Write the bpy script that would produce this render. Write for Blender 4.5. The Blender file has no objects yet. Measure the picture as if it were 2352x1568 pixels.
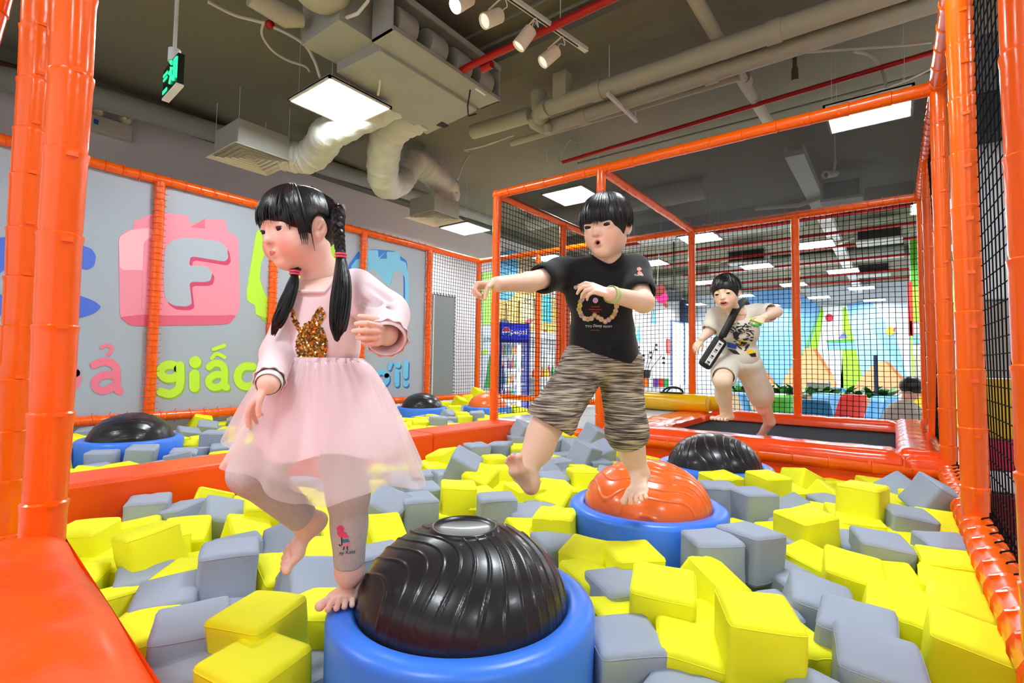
import bpy, bmesh, math, random
import numpy as np
from mathutils import Vector, Matrix

# ------------------------------------------------------------------ camera
C = bpy.context.scene.collection
W, H = 2352, 1568
F = 1158.7                                   # focal length in pixels of the 2352 frame
YAW, PITCH, ROLL = math.radians(37.227), math.radians(2.926), math.radians(0.785)
CX, CY = 1176.65, 773.48
EYE = np.array([0.0, 0.0, 1.25])
_w = np.array([math.cos(YAW) * math.cos(PITCH), math.sin(YAW) * math.cos(PITCH), math.sin(PITCH)])
_r = np.array([math.sin(YAW), -math.cos(YAW), 0.0]); _u = np.cross(_r, _w)
CR = math.cos(ROLL) * _r + math.sin(ROLL) * _u
CU = -math.sin(ROLL) * _r + math.cos(ROLL) * _u
CW = _w
RH = np.array([math.sin(YAW), -math.cos(YAW), 0.0])      # level right
WH = np.array([math.cos(YAW), math.sin(YAW), 0.0])       # level forward
UP = np.array([0, 0, 1.0])
cam = bpy.data.cameras.new('camera'); cam_o = bpy.data.objects.new('camera', cam); C.objects.link(cam_o)
cam.sensor_width = 36.0; cam.lens = F / W * 36.0
cam.shift_x = (W / 2 - CX) / W; cam.shift_y = (CY - H / 2) / W
cam.clip_start = 0.02; cam.clip_end = 200
M = Matrix.Identity(4)
for i in range(3):
    M[i][0], M[i][1], M[i][2], M[i][3] = CR[i], CU[i], -CW[i], EYE[i]
cam_o.matrix_world = M
bpy.context.scene.camera = cam_o

# ------------------------------------------------------------------ world, exposure, light levels
world = bpy.data.worlds.new('world'); bpy.context.scene.world = world; world.use_nodes = True
bg = world.node_tree.nodes['Background']; bg.inputs[0].default_value = (0.93, 0.96, 1.0, 1); bg.inputs[1].default_value = 0.62
vs = bpy.context.scene.view_settings
vs.view_transform = 'Standard'; vs.look = 'None'; vs.gamma = 1.0; vs.use_curve_mapping = False
vs.exposure = 0.88
PANEL_POWER = 31.0                           # emission of the ceiling light panels
try:
    bpy.context.scene.cycles.use_denoising = True
    bpy.context.scene.cycles.max_bounces = 7
    bpy.context.scene.cycles.transparent_max_bounces = 24
    bpy.context.scene.cycles.sample_clamp_indirect = 8
except Exception:
    pass

# ------------------------------------------------------------------ helpers
def ray(px, py):
    return CW + (px - CX) / F * CR - (py - CY) / F * CU
def at(px, py, axis, v):                     # point on the plane axis = v that is seen at this pixel
    d = ray(px, py); t = (v - EYE[axis]) / d[axis]
    return EYE + t * d
def dp(px, py, depth):                       # point seen at this pixel at this depth
    return EYE + depth * ray(px, py)
def pj(P):
    d = np.array(P, float) - EYE; z = d @ CW
    return CX + F * (d @ CR) / z, CY - F * (d @ CU) / z, z
def lin(c):
    return tuple(((x / 255) / 12.92 if x / 255 <= 0.04045 else ((x / 255 + 0.055) / 1.055) ** 2.4) for x in c[:3])
def nrm(v):
    v = np.array(v, float); return v / (np.linalg.norm(v) + 1e-12)

ORG = {}
def tag(o, label=None, cat=None, group=None, kind=None):
    if label: o['label'] = label
    if cat: o['category'] = cat
    if group: o['group'] = group
    if kind: o['kind'] = kind
    return o
def thing(name, label, cat, loc=(0, 0, 0), group=None, kind=None):
    o = bpy.data.objects.new(name, None); C.objects.link(o); o.location = loc; o.empty_display_size = 0.1
    ORG[o] = np.array(loc, float)
    return tag(o, label, cat, group, kind)

class MB:
    """collects shapes in world coordinates and builds ONE mesh object"""
    def __init__(self): self.v = []; self.f = []; self.n = 0
    def add(self, v, f):
        v = np.asarray(v, float).reshape(-1, 3)
        self.v.append(v); self.f += [tuple(i + self.n for i in q) for q in f]; self.n += len(v); return self
    def box(self, c, s, R=None):
        c = np.array(c, float); h = np.array(s, float) / 2
        q = np.array([(x, y, z) for x in (-1, 1) for y in (-1, 1) for z in (-1, 1)]) * h
        if R is not None: q = q @ np.array(R).T
        return self.add(q + c, [(0, 1, 3, 2), (4, 6, 7, 5), (0, 4, 5, 1), (2, 3, 7, 6), (0, 2, 6, 4), (1, 5, 7, 3)])
    def box2(self, a, b):
        a = np.minimum(a, b) if True else a
        return self
    def bb(self, x0, x1, y0, y1, z0, z1):
        return self.box(((x0 + x1) / 2, (y0 + y1) / 2, (z0 + z1) / 2), (abs(x1 - x0), abs(y1 - y0), abs(z1 - z0)))
    def tube(self, pts, r, seg=8, cap=True, closed=False, flat=1.0, up=None):
        P = np.array(pts, float); n = len(P)
        rr = np.full(n, r) if np.isscalar(r) else np.array(r, float)
        T = np.zeros_like(P)
        for i in range(n):
            a = P[(i - 1) % n] if (closed or i > 0) else P[i]; b = P[(i + 1) % n] if (closed or i < n - 1) else P[i]
            T[i] = nrm(b - a)
        ref = np.array(up, float) if up is not None else (np.array([0, 0, 1.0]) if abs(T[0][2]) < 0.9 else np.array([1.0, 0, 0]))
        N = nrm(ref - T[0] * (ref @ T[0])); vs_ = []
        for i in range(n):
            N = nrm(N - T[i] * (N @ T[i])); B = np.cross(T[i], N)
            for k in range(seg):
                t = 2 * math.pi * k / seg
                vs_.append(P[i] + rr[i] * (math.cos(t) * N * flat + math.sin(t) * B))
        f = []
        for i in range(n if closed else n - 1):
            j = (i + 1) % n
            for k in range(seg):
                f.append((i * seg + k, i * seg + (k + 1) % seg, j * seg + (k + 1) % seg, j * seg + k))
        if cap and not closed:
            f.append(tuple(range(seg))[::-1]); f.append(tuple((n - 1) * seg + k for k in range(seg)))
        return self.add(vs_, f)
    def lathe(self, prof, c, seg=32, axis=(0, 0, 1)):       # prof: list of (radius, height)
        A = nrm(axis); ref = np.array([1.0, 0, 0]) if abs(A[0]) < 0.9 else np.array([0, 1.0, 0])
        N = nrm(ref - A * (ref @ A)); B = np.cross(A, N); c = np.array(c, float); v = []; f = []
        for r, h in prof:
            for k in range(seg):
                t = 2 * math.pi * k / seg
                v.append(c + A * h + r * (math.cos(t) * N + math.sin(t) * B))
        for i in range(len(prof) - 1):
            for k in range(seg):
                f.append((i * seg + k, i * seg + (k + 1) % seg, (i + 1) * seg + (k + 1) % seg, (i + 1) * seg + k))
        if prof[0][0] > 1e-6: f.append(tuple(range(seg))[::-1])
        if prof[-1][0] > 1e-6: f.append(tuple((len(prof) - 1) * seg + k for k in range(seg)))
        return self.add(v, f)
    def prism(self, pts, o, ux, uy, thick):                  # 2D polygon in frame (o,ux,uy), extruded by thick along ux x uy
        ux, uy = np.array(ux, float), np.array(uy, float); nn = nrm(np.cross(ux, uy)); o = np.array(o, float)
        a = [o + p[0] * ux + p[1] * uy for p in pts]; n = len(a)
        b = [q + nn * thick for q in a]
        f = [tuple(range(n))[::-1], tuple(range(n, 2 * n))] + [(i, (i + 1) % n, n + (i + 1) % n, n + i) for i in range(n)]
        return self.add(a + b, f)
    def ball(self, c, r, seg=12, rings=8, R=None):
        r = np.array(r if hasattr(r, '__len__') else (r, r, r), float); v = []; f = []
        for i in range(rings + 1):
            p = math.pi * i / rings
            for k in range(seg):
                t = 2 * math.pi * k / seg
                v.append((math.sin(p) * math.cos(t), math.sin(p) * math.sin(t), math.cos(p)))
        v = np.array(v) * r
        if R is not None: v = v @ np.array(R).T
        for i in range(rings):
            for k in range(seg):
                f.append((i * seg + k, (i + 1) * seg + k, (i + 1) * seg + (k + 1) % seg, i * seg + (k + 1) % seg))
        return self.add(v + np.array(c, float), f)
    def mesh(self, name, org=(0, 0, 0)):
        me = bpy.data.meshes.new(name)
        v = np.concatenate(self.v) - np.array(org, float) if self.v else np.zeros((0, 3))
        me.from_pydata(v.tolist(), [], self.f); me.validate(); me.update(); return me
    def build(self, name, mat, parent=None, smooth=True, bevel=0, kind=None, angle=40):
        org = np.zeros(3)
        if parent is not None: org = ORG[parent]
        elif self.v:
            a = np.concatenate(self.v); org = np.array([(a[:, 0].min() + a[:, 0].max()) / 2, (a[:, 1].min() + a[:, 1].max()) / 2, a[:, 2].min()])
        me = self.mesh(name, org)
        o = bpy.data.objects.new(name, me); C.objects.link(o)
        if mat: me.materials.append(mat)
        if parent is not None: o.parent = parent; ORG[o] = org
        else: o.location = org; ORG[o] = org
        if smooth:
            bm = bmesh.new(); bm.from_mesh(me)
            bmesh.ops.recalc_face_normals(bm, faces=bm.faces)
            for fc in bm.faces: fc.smooth = True
            lim = math.radians(angle)
            for e in bm.edges:
                if len(e.link_faces) == 2 and e.calc_face_angle(0) > lim: e.smooth = False
            bm.to_mesh(me); bm.free()
        else:
            bm = bmesh.new(); bm.from_mesh(me); bmesh.ops.recalc_face_normals(bm, faces=bm.faces); bm.to_mesh(me); bm.free()
        if bevel:
            m = o.modifiers.new('bevel', 'BEVEL'); m.width = bevel; m.segments = 2; m.limit_method = 'ANGLE'; m.angle_limit = math.radians(50)
        if kind: o['kind'] = kind
        return o
def struct(mb, name, mat, **k):
    return tag(mb.build(name, mat, **k), kind='structure')

# ------------------------------------------------------------------ materials (all procedural)
MATS = {}
def mat(name, col, rough=0.5, spec=0.5, metal=0.0, bump=0.0, bscale=40.0, vary=0.0, vscale=3.0, coat=0.0, emit=0.0, sheen=0.0,
        alpha=1.0, trans=0.0, sss=0.0, stretch=None, attr=None, detail=3.0):
    if name in MATS: return MATS[name]
    m = bpy.data.materials.new(name); m.use_nodes = True; nt = m.node_tree; b = nt.nodes['Principled BSDF']
    c = lin(col) if max(col) > 1.0 else tuple(col)
    b.inputs['Base Color'].default_value = (*c, 1)
    b.inputs['Roughness'].default_value = rough; b.inputs['Metallic'].default_value = metal
    b.inputs['Specular IOR Level'].default_value = spec
    b.inputs['Coat Weight'].default_value = coat; b.inputs['Coat Roughness'].default_value = 0.08
    b.inputs['Sheen Weight'].default_value = sheen
    b.inputs['Alpha'].default_value = alpha
    b.inputs['Transmission Weight'].default_value = trans
    if sss:
        b.inputs['Subsurface Weight'].default_value = sss; b.inputs['Subsurface Radius'].default_value = (1, 0.35, 0.2); b.inputs['Subsurface Scale'].default_value = 0.012
    if emit:
        b.inputs['Emission Color'].default_value = (*c, 1); b.inputs['Emission Strength'].default_value = emit
    src = None
    if attr:
        a = nt.nodes.new('ShaderNodeAttribute'); a.attribute_name = attr; src = a.outputs['Color']
        nt.links.new(src, b.inputs['Base Color'])
    if vary or bump:
        tc = nt.nodes.new('ShaderNodeTexCoord'); mp = nt.nodes.new('ShaderNodeMapping')
        nt.links.new(tc.outputs['Object'], mp.inputs[0])
        if stretch: mp.inputs['Scale'].default_value = stretch
    if vary:
        n = nt.nodes.new('ShaderNodeTexNoise'); n.inputs['Scale'].default_value = vscale; n.inputs['Detail'].default_value = 4
        nt.links.new(mp.outputs[0], n.inputs['Vector'])
        mr = nt.nodes.new('ShaderNodeMapRange'); mr.inputs['From Min'].default_value = 0.3; mr.inputs['From Max'].default_value = 0.7
        mr.inputs['To Min'].default_value = 1 - vary; mr.inputs['To Max'].default_value = 1 + vary
        nt.links.new(n.outputs['Fac'], mr.inputs['Value'])
        mx = nt.nodes.new('ShaderNodeVectorMath'); mx.operation = 'SCALE'
        if src: nt.links.new(src, mx.inputs[0])
        else: mx.inputs[0].default_value = c
        nt.links.new(mr.outputs[0], mx.inputs['Scale']); nt.links.new(mx.outputs[0], b.inputs['Base Color'])
    if bump:
        n2 = nt.nodes.new('ShaderNodeTexNoise'); n2.inputs['Scale'].default_value = bscale; n2.inputs['Detail'].default_value = detail
        nt.links.new(mp.outputs[0], n2.inputs['Vector'])
        bp = nt.nodes.new('ShaderNodeBump'); bp.inputs['Strength'].default_value = bump; bp.inputs['Distance'].default_value = 0.01
        nt.links.new(n2.outputs['Fac'], bp.inputs['Height']); nt.links.new(bp.outputs[0], b.inputs['Normal'])
    MATS[name] = m; return m
ORANGE = mat('orange_vinyl', (255, 100, 2), 0.24, 0.5, bump=0.18, bscale=22, coat=0.25)
ORANGE_PAD = mat('orange_pad_vinyl', (255, 84, 8), 0.36, 0.4, bump=0.45, bscale=9, coat=0.05)
BLUE = mat('blue_vinyl', (62, 128, 246), 0.34, 0.45, bump=0.12, bscale=14)
YEL = mat('yellow_foam_cover', (246, 244, 38), 0.62, 0.25, bump=0.22, bscale=14, vary=0.03)
GREY = mat('grey_foam_cover', (158, 168, 186), 0.66, 0.25, bump=0.22, bscale=14, vary=0.05)
BLACKGLOSS = mat('black_glossy_plastic', (30, 30, 35), 0.30, 0.45, coat=0.1)
ORGLOSS = mat('orange_glossy_plastic', (255, 112, 40), 0.26, 0.5, coat=0.3)
NET = mat('black_net_cord', (16, 17, 20), 0.8, 0.1)
TIE = mat('orange_tie', (238, 88, 20), 0.4)
CEIL = mat('painted_concrete_ceiling', (122, 118, 100), 0.85, 0.2, vary=0.06, vscale=0.9, bump=0.1, bscale=6)
PIPE = mat('painted_pipe', (178, 176, 156), 0.55, 0.3, vary=0.03)
DUCT = mat('painted_duct_steel', (164, 166, 158), 0.5, 0.3, vary=0.04, vscale=4)
DUCTIN = mat('dark_duct_inside', (26, 28, 30), 0.7)
FLEX = mat('flexible_duct_cloth', (206, 208, 200), 0.5, 0.4, bump=1.0, bscale=16, vary=0.08, vscale=10)
REDPIPE = mat('red_sprinkler_pipe', (176, 16, 18), 0.4, 0.4)
WHITE = mat('white_paint', (232, 234, 236), 0.5, 0.3)
STEEL = mat('white_steel', (222, 222, 218), 0.4, 0.4)
WALLP = mat('wall_paint', (218, 212, 210), 0.8, 0.2, vary=0.02)
BANNER = mat('white_banner_print', (170, 180, 196), 0.42, 0.35, bump=0.08, bscale=3)
PANEL = mat('lit_panel', (0.90, 0.97, 1.0), 0.5, emit=PANEL_POWER)
# ------------------------------------------------------------------ the room
CEILZ = 4.05
XF, XB, YR, YQ1, YQ2, ZT, ZB = 3.68, 6.0, -0.222, 3.0, 1.9, 2.85, 0.676
YM = 5.24
FLOORM = mat('pale_floor_vinyl', (206, 206, 204), 0.35, 0.4, vary=0.03)
struct(MB().bb(-6, 22, -8, 9, -0.05, 0), 'floor', FLOORM, smooth=False)
struct(MB().bb(-6, 22, -8, 9, CEILZ, CEILZ + 0.1), 'ceiling', CEIL, smooth=False)
struct(MB().bb(-6, 21, 6.6, 6.75, 0, CEILZ), 'wall_left', WALLP, smooth=False)
FARW = mat('far_wall_paint', (206, 216, 228), 0.7)
struct(MB().bb(20.5, 20.65, -8, 6.6, 0, CEILZ), 'wall_far', FARW, smooth=False)
struct(MB().bb(-6, 20.5, -7.2, -7.05, 0, CEILZ), 'wall_right', WALLP, smooth=False)
# concrete beams under the slab
BEAMC = mat('painted_beam', (108, 106, 92), 0.85, 0.2, vary=0.05)
k = 1
for y in (5.75,):
    tag(MB().bb(-6, 20.5, 6.42, 6.6, 3.88, CEILZ).build('trim_%d' % k, BEAMC, smooth=False), kind='structure'); k += 1
for x in (3.3, 9.5, 14.5):
    tag(MB().bb(x, x + 0.28, -7, 5.75, 3.86, CEILZ).build('trim_%d' % k, BEAMC, smooth=False), kind='structure'); k += 1
# pit floors
PITM = mat('pit_floor_mat', (60, 62, 66), 0.8)
struct(MB().bb(-0.1, XB, YR, YM, 0.0, 0.12), 'floor_pit', PITM, smooth=False)
def smoothpath(pts, n=8):
    P = [np.array(p, float) for p in pts]; P = [2 * P[0] - P[1]] + P + [2 * P[-1] - P[-2]]; out = []
    for i in range(1, len(P) - 2):
        for s in range(n):
            t = s / n; p0, p1, p2, p3 = P[i - 1:i + 3]
            out.append(0.5 * ((2 * p1) + (-p0 + p2) * t + (2 * p0 - 5 * p1 + 4 * p2 - p3) * t * t + (-p0 + 3 * p1 - 3 * p2 + p3) * t ** 3))
    out.append(P[-2]); return out
# ------------------------------------------------------------------ padded play frame
rnd = random.Random(4)
def padded(p0, p1, r=0.04, step=0.2, phase=0.5, seg=14, strap=True):
    p0, p1 = np.array(p0, float), np.array(p1, float); L = np.linalg.norm(p1 - p0); d = (p1 - p0) / L
    t = [0.0]; rr = [r]
    s = step * phase
    while s < L - 0.03:
        for ds, k in ((-0.022, 1.0), (-0.008, 1.05), (-0.002, 1.06), (0.002, 0.93), (0.012, 0.97)):
            t.append(s + ds); rr.append(r * k * (1 + rnd.uniform(-.012, .012)))
        s += step * rnd.uniform(0.92, 1.08)
    t.append(L); rr.append(r)
    side = nrm(np.cross(d, (0.3, 0.5, 0.81)))
    mb = MB(); P = []
    for i, a in enumerate(t):
        off = 0.0015 * math.sin(a * 9 + p0[0] * 5)
        P.append(p0 + d * a + side * off)
    mb.tube(P, rr, seg)
    if strap:                                   # little buckle tabs on the sleeves
        s = step * phase
        nd = nrm(-(p0 + p1) / 2 + EYE); nd = nrm(nd - d * (nd @ d)); nd2 = np.cross(d, nd)
        while s < L - 0.05:
            c = p0 + d * s + nd * (r * 0.96) + nd2 * r * 0.25
            Rm = np.stack([nd2, nd, d], 1)
            mb.box(c, (0.022, 0.008, 0.012), Rm)
            s += step
    return mb
def net(o, u, L, v, Hh, cell=0.05, r=0.0034, wob=0.008, seed=1, mat_=None, parent=None, name='net'):
    """knotted netting: every cord is a thin three-sided strand"""
    o, u, v = np.array(o, float), nrm(u), nrm(v); nn = np.cross(u, v); rg = random.Random(seed); mb = MB()
    ph = [rg.uniform(0, 6) for _ in range(6)]
    def P(a, b):
        bul = math.sin(math.pi * min(max(a / L, 0), 1)) * math.sin(math.pi * min(max(b / Hh, 0), 1))
        return (o + u * (a + wob * math.sin(b * 7 + ph[0]) * math.sin(a * 3 + ph[1])) + v * (b + wob * math.sin(a * 6 + ph[2]) * math.sin(b * 4 + ph[3]))
                + nn * (0.03 * bul * math.sin(a * 1.7 + ph[4])))
    nu, nv = int(L / cell), int(Hh / cell)
    for i in range(nu + 1):
        a = min(i * cell, L); n = max(2, int(Hh / 0.3))
        mb.tube([P(a, Hh * k / n) for k in range(n + 1)], r, 3, cap=False)
    for j in range(nv + 1):
        b = min(j * cell, Hh); n = max(2, int(L / 0.3))
        mb.tube([P(L * k / n, b) for k in range(n + 1)], r, 3, cap=False)
    return tag(mb.build(name, mat_ or NET, parent, smooth=False), kind='stuff' if parent is None else None)
def ties(path0, path1, side, step=0.055, r=0.046):
    """zip ties standing off a padded bar"""
    p0, p1 = np.array(path0, float), np.array(path1, float); L = np.linalg.norm(p1 - p0); d = (p1 - p0) / L; mb = MB()
    side = nrm(side); oth = np.cross(d, side); s = 0.05
    while s < L:
        c = p0 + d * s
        ring = [c + (math.cos(t) * side + math.sin(t) * oth) * r for t in np.linspace(0, 2 * math.pi, 9)[:-1]]
        mb.tube(ring, 0.0028, 4, closed=True)
        for sg in (-1, 1): mb.tube([c + sg * side * r * 0.8, c + sg * side * (r + 0.016) + d * 0.004], 0.003, 4)
        s += step
    return mb

# --- cage around the trampoline
cage = thing('trampoline_cage', 'orange padded cage with black net around the trampoline', 'play frame', (XF, 1.4, 0))
def post(x, y, z0=0.1, z1=ZT, r=0.04, parent=cage, ph=None): return padded((x, y, z0), (x, y, z1), r, 0.2, ph or rnd.uniform(.3, .9)).build('post', ORANGE, parent)
def bar(p, q, r=0.04, parent=cage, step=0.2): return padded(p, q, r, step, rnd.uniform(.3, .9)).build('bar', ORANGE, parent)
for x, y in ((XF, YQ1), (XF, YQ2), (XF, YR), (4.88, YQ1), (XB, YQ1), (XB, YQ2), (XB, 0.82), (XB, YR), (4.9, YR), (XB, 4.1)):
    post(x, y)
bar((XF, YQ1, ZT), (XF, YR, ZT)); bar((XB, YM, ZT), (XB, YR, ZT)); bar((XF, YQ1, ZT), (XB, YQ1, ZT)); bar((XF, YQ2, ZT), (XB, YQ2, ZT))
bar((XF, YR, ZT), (XB, YR, ZT)); bar((XF, YR, ZB), (XF, YQ1, ZB), 0.05); bar((XB, YQ1, 0.74), (XB, YM, 0.74))
for p in ((XF, YQ1, ZT), (XF, YR, ZT), (XB, YM, ZT)): MB().ball(p, 0.047, 14, 10).build('corner_joint', ORANGE, cage)
net((XB, YM, 0.72), (0, -1, 0), YM - YR, (0, 0, 1), ZT - 0.72, seed=3, parent=cage)
net((XF, YQ1, 0.76), (1, 0, 0), XB - XF, (0, 0, 1), ZT - 0.76, seed=5, parent=cage)
net((XF, YR, 0.76), (1, 0, 0), XB - XF, (0, 0, 1), ZT - 0.76, seed=6, parent=cage)
# fine dark roof net: sheer, so the lamps and pipes show through
rm = bpy.data.materials.new('sheer_roof_net'); rm.use_nodes = True; nt = rm.node_tree; b = nt.nodes['Principled BSDF']
b.inputs['Base Color'].default_value = (0.014, 0.018, 0.021, 1); b.inputs['Roughness'].default_value = 0.7
tc = nt.nodes.new('ShaderNodeTexCoord'); wv = nt.nodes.new('ShaderNodeTexChecker'); wv.inputs['Scale'].default_value = 260
nt.links.new(tc.outputs['Object'], wv.inputs['Vector'])
mr = nt.nodes.new('ShaderNodeMapRange'); mr.inputs['To Min'].default_value = 0.74; mr.inputs['To Max'].default_value = 0.92
nt.links.new(wv.outputs['Fac'], mr.inputs['Value']); nt.links.new(mr.outputs[0], b.inputs['Alpha'])
def sheet(x0, x1, y0, y1, z, sag):
    mb = MB(); n = 14; v = []; f = []
    for i in range(n + 1):
        for j in range(n + 1):
            a, c = i / n, j / n
            v.append((x0 + (x1 - x0) * a, y0 + (y1 - y0) * c, z - sag * math.sin(math.pi * a) * math.sin(math.pi * c)))
    for i in range(n):
        for j in range(n): k = i * (n + 1) + j; f.append((k, k + 1, k + n + 2, k + n + 1))
    return mb.add(v, f)
sheet(XF + .02, XB - .02, YR + .03, YQ2 - .02, ZT + 0.0, 0.05).build('roof_net', rm, cage)
sheet(XF + .02, XB - .02, YQ2 + .02, YQ1 - .03, ZT + 0.0, 0.03).build('roof_net', rm, cage)
tag(ties((XB - .01, YR, ZT - .0), (XB - .01, YQ1, ZT - .0), (0, 0, 1), 0.12).build('ties', TIE, cage), kind='stuff')
tag(ties((XF, YR, ZT), (XB, YR, ZT), (0, 0, 1), 0.10).build('ties', TIE, cage), kind='stuff')

# --- net wall on the right of the pit
rw = thing('net_wall', 'orange padded posts with black net along the right side of the pit', 'play frame', (2.0, YR, 0))
for x in (2.525, 1.385): post(x, YR, 0.3, 3.3, 0.042, rw)
bar((XF, YR, ZB), (0.5, YR, ZB), 0.05, rw, 0.12); bar((XF, YR, ZT), (0.4, YR, ZT), 0.04, rw)
net((0.6, YR - 0.05, ZB + .02), (1, 0, 0), XF - 0.6, (0, 0, 1), ZT + 0.5 - ZB, seed=8, parent=rw, cell=0.055, r=0.0024)
tag(ties((XF, YR - .03, ZB + .03), (0.7, YR - .03, ZB + .03), (0, 0, 1), 0.10, 0.030).build('ties', NET, rw), kind='stuff')
MB().bb(0.5, XF, YR - 0.03, YR - 0.01, 0.1, ZB).build('skirt_panel', ORANGE_PAD, rw, smooth=False)

# --- near frame on the left
nf = thing('entrance_frame', 'orange padded posts beside the sloping pad at lower left', 'play frame', (0.3, 1.55, 0))
post(0.290, 1.553, 0.80, 3.3, 0.042, nf, 0.6)
padded((0.34, 2.32, 0.4), (0.34, 2.32, 2.62), 0.045, 0.17, 0.6).build('post', ORANGE, nf)
padded((0.34, 2.32, 2.62), (-0.4, 2.5, 2.66), 0.045, 0.17).build('bar', ORANGE, nf)
MB().ball((0.34, 2.32, 2.62), 0.06, 14, 10).build('corner_joint', ORANGE, nf)
padded((0.25, 2.42, 2.5), (0.08, 2.42, 1.2), 0.04, 0.17).build('brace', ORANGE, nf)
padded((0.34, 2.32, 2.66), (0.29, 1.56, 3.2), 0.045, 0.17).build('bar', ORANGE, nf)

# --- printed banner fence on the left wall side
fence = thing('banner_fence', 'orange padded fence holding the large white printed banner', 'banner fence', (2.5, YM, 0))
for x in (0.5, 1.63, 2.69, 3.82, 4.93, XB):
    padded((x, YM, 0.1), (x, YM, ZT), 0.041, 0.12, rnd.uniform(.3, .9)).build('post', ORANGE, fence)
    if x < 5: tag(ties((x, YM, 0.75), (x, YM, ZT), (1, 0, 0)).build('ties', TIE, fence), kind='stuff')
padded((-1.2, YM, ZT), (XB, YM, ZT), 0.042, 0.12).build('bar', ORANGE, fence)
padded((-1.2, YM, 0.73), (XB, YM, 0.73), 0.042, 0.12).build('bar', ORANGE, fence)
tag(ties((-0.5, YM, ZT), (4.9, YM, ZT), (0, 0, 1), 0.12).build('ties', TIE, fence), kind='stuff')
tag(ties((-0.5, YM, 0.73), (4.9, YM, 0.73), (0, 0, 1), 0.12).build('ties', TIE, fence), kind='stuff')
banner = MB().bb(-1.2, 4.9, YM + 0.030, YM + 0.036, 0.74, 2.82).build('banner', BANNER, fence, smooth=False)
net((4.95, YM + .01, 0.74), (1, 0, 0), 1.03, (0, 0, 1), ZT - 0.74, seed=11, parent=fence)
gm = mat('grey_vinyl_flap', (128, 134, 142), 0.3, 0.5, bump=0.1, bscale=4)
fl = MB().bb(4.985, 5.44, YM - 0.022, YM - 0.012, 0.70, 2.22).build('door_flap', gm, fence, smooth=False, bevel=0.003)
mbz = MB()
for z in np.arange(0.75, 2.2, 0.05): mbz.tube([(5.43, YM - .03, z), (5.47, YM - .015, z + 0.01)], 0.006, 4)
for x in np.arange(5.02, 5.44, 0.06): mbz.tube([(x, YM - .03, 2.2), (x, YM - .015, 2.245)], 0.006, 4)
mbz.build('lacing', NET, fence)
MB().bb(5.0, 5.012, YM - 0.034, YM - 0.02, 0.72, 2.2).build('zip_strip', WHITE, fence, smooth=False)

# --- print on the banner: thin cut sheets just proud of the vinyl
YP = YM + 0.028
def bp(px, py): q = at(px, py, 1, YP); return (q[0], q[2])
def smoothpoly(pts, n=6):                       # closed Catmull-Rom through the points
    out = []; N = len(pts)
    for i in range(N):
        p0, p1, p2, p3 = (np.array(pts[(i + k) % N], float) for k in (-1, 0, 1, 2))
        for s in range(n):
            t = s / n
            out.append(tuple(0.5 * ((2 * p1) + (-p0 + p2) * t + (2 * p0 - 5 * p1 + 4 * p2 - p3) * t * t + (-p0 + 3 * p1 - 3 * p2 + p3) * t ** 3)))
    return out
def roundpoly(pts, rad=0.3, n=5):               # rounds the corners of a polygon
    out = []; N = len(pts)
    for i in range(N):
        a, b_, c = (np.array(pts[(i + k) % N], float) for k in (-1, 0, 1))
        p = b_ + (a - b_) * rad; q = b_ + (c - b_) * rad
        for s in range(n + 1):
            t = s / n; out.append(tuple((1 - t) ** 2 * p + 2 * t * (1 - t) * b_ + t * t * q))
    return out
def cut(name, pts, col, layer, curve=None, parent=banner):
    P = [bp(*p) for p in pts]
    if curve == 's': P = smoothpoly(P)
    elif curve: P = roundpoly(P, curve)
    mb = MB(); y0 = YP - 0.0015 * layer
    o3 = [(x, y0, z) for x, z in P]; n = len(o3)
    mb.add(o3 + [(x, YP + 0.003, z) for x, z in P], [tuple(range(n))] + [(i, n + i, n + (i + 1) % n, (i + 1) % n) for i in range(n)])
    o = mb.build(name, mat('print_%d_%d_%d' % col, col, 0.42, 0.35), parent, smooth=False)
    return o
ORG[banner] = ORG[fence]
PK1, PK2, PK3, PK4 = (244, 150, 172), (236, 110, 140), (214, 78, 116), (250, 190, 204)
BN = (178, 188, 204)
# pink toy brick with the letter F
cut('brick_side', [(272, 545), (290, 530), (306, 525), (306, 508), (345, 493), (372, 488), (432, 494), (437, 515), (478, 502), (518, 505), (523, 532), (548, 545), (551, 712), (525, 745), (300, 749), (275, 728)], PK1, 1, 0.18)
cut('brick_light', [(272, 545), (300, 528), (372, 520), (372, 650), (330, 620), (275, 620)], PK4, 2, 0.2)
cut('brick_base', [(325, 722), (545, 722), (525, 745), (300, 749), (275, 728)], (228, 104, 134), 2, 0.2)
cut('brick_face', [(330, 556), (345, 545), (530, 545), (548, 556), (550, 700), (530, 724), (345, 724), (325, 710)], PK1, 3, 0.14)
cut('brick_notch', [(437, 522), (470, 502), (470, 525)], PK2, 3)
F_ = [(378, 566), (398, 550), (430, 546), (500, 553), (520, 568), (524, 592), (516, 601), (480, 595), (437, 588), (433, 611), (470, 610), (487, 625), (483, 644), (470, 648), (434, 647), (438, 680), (440, 698), (428, 704), (398, 702), (378, 688), (374, 630)]
cut('letter_shadow', [(x + 6, y + 9) for x, y in F_], PK3, 4, 0.3)
cut('letter', F_, BN, 5, 0.3)
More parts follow.
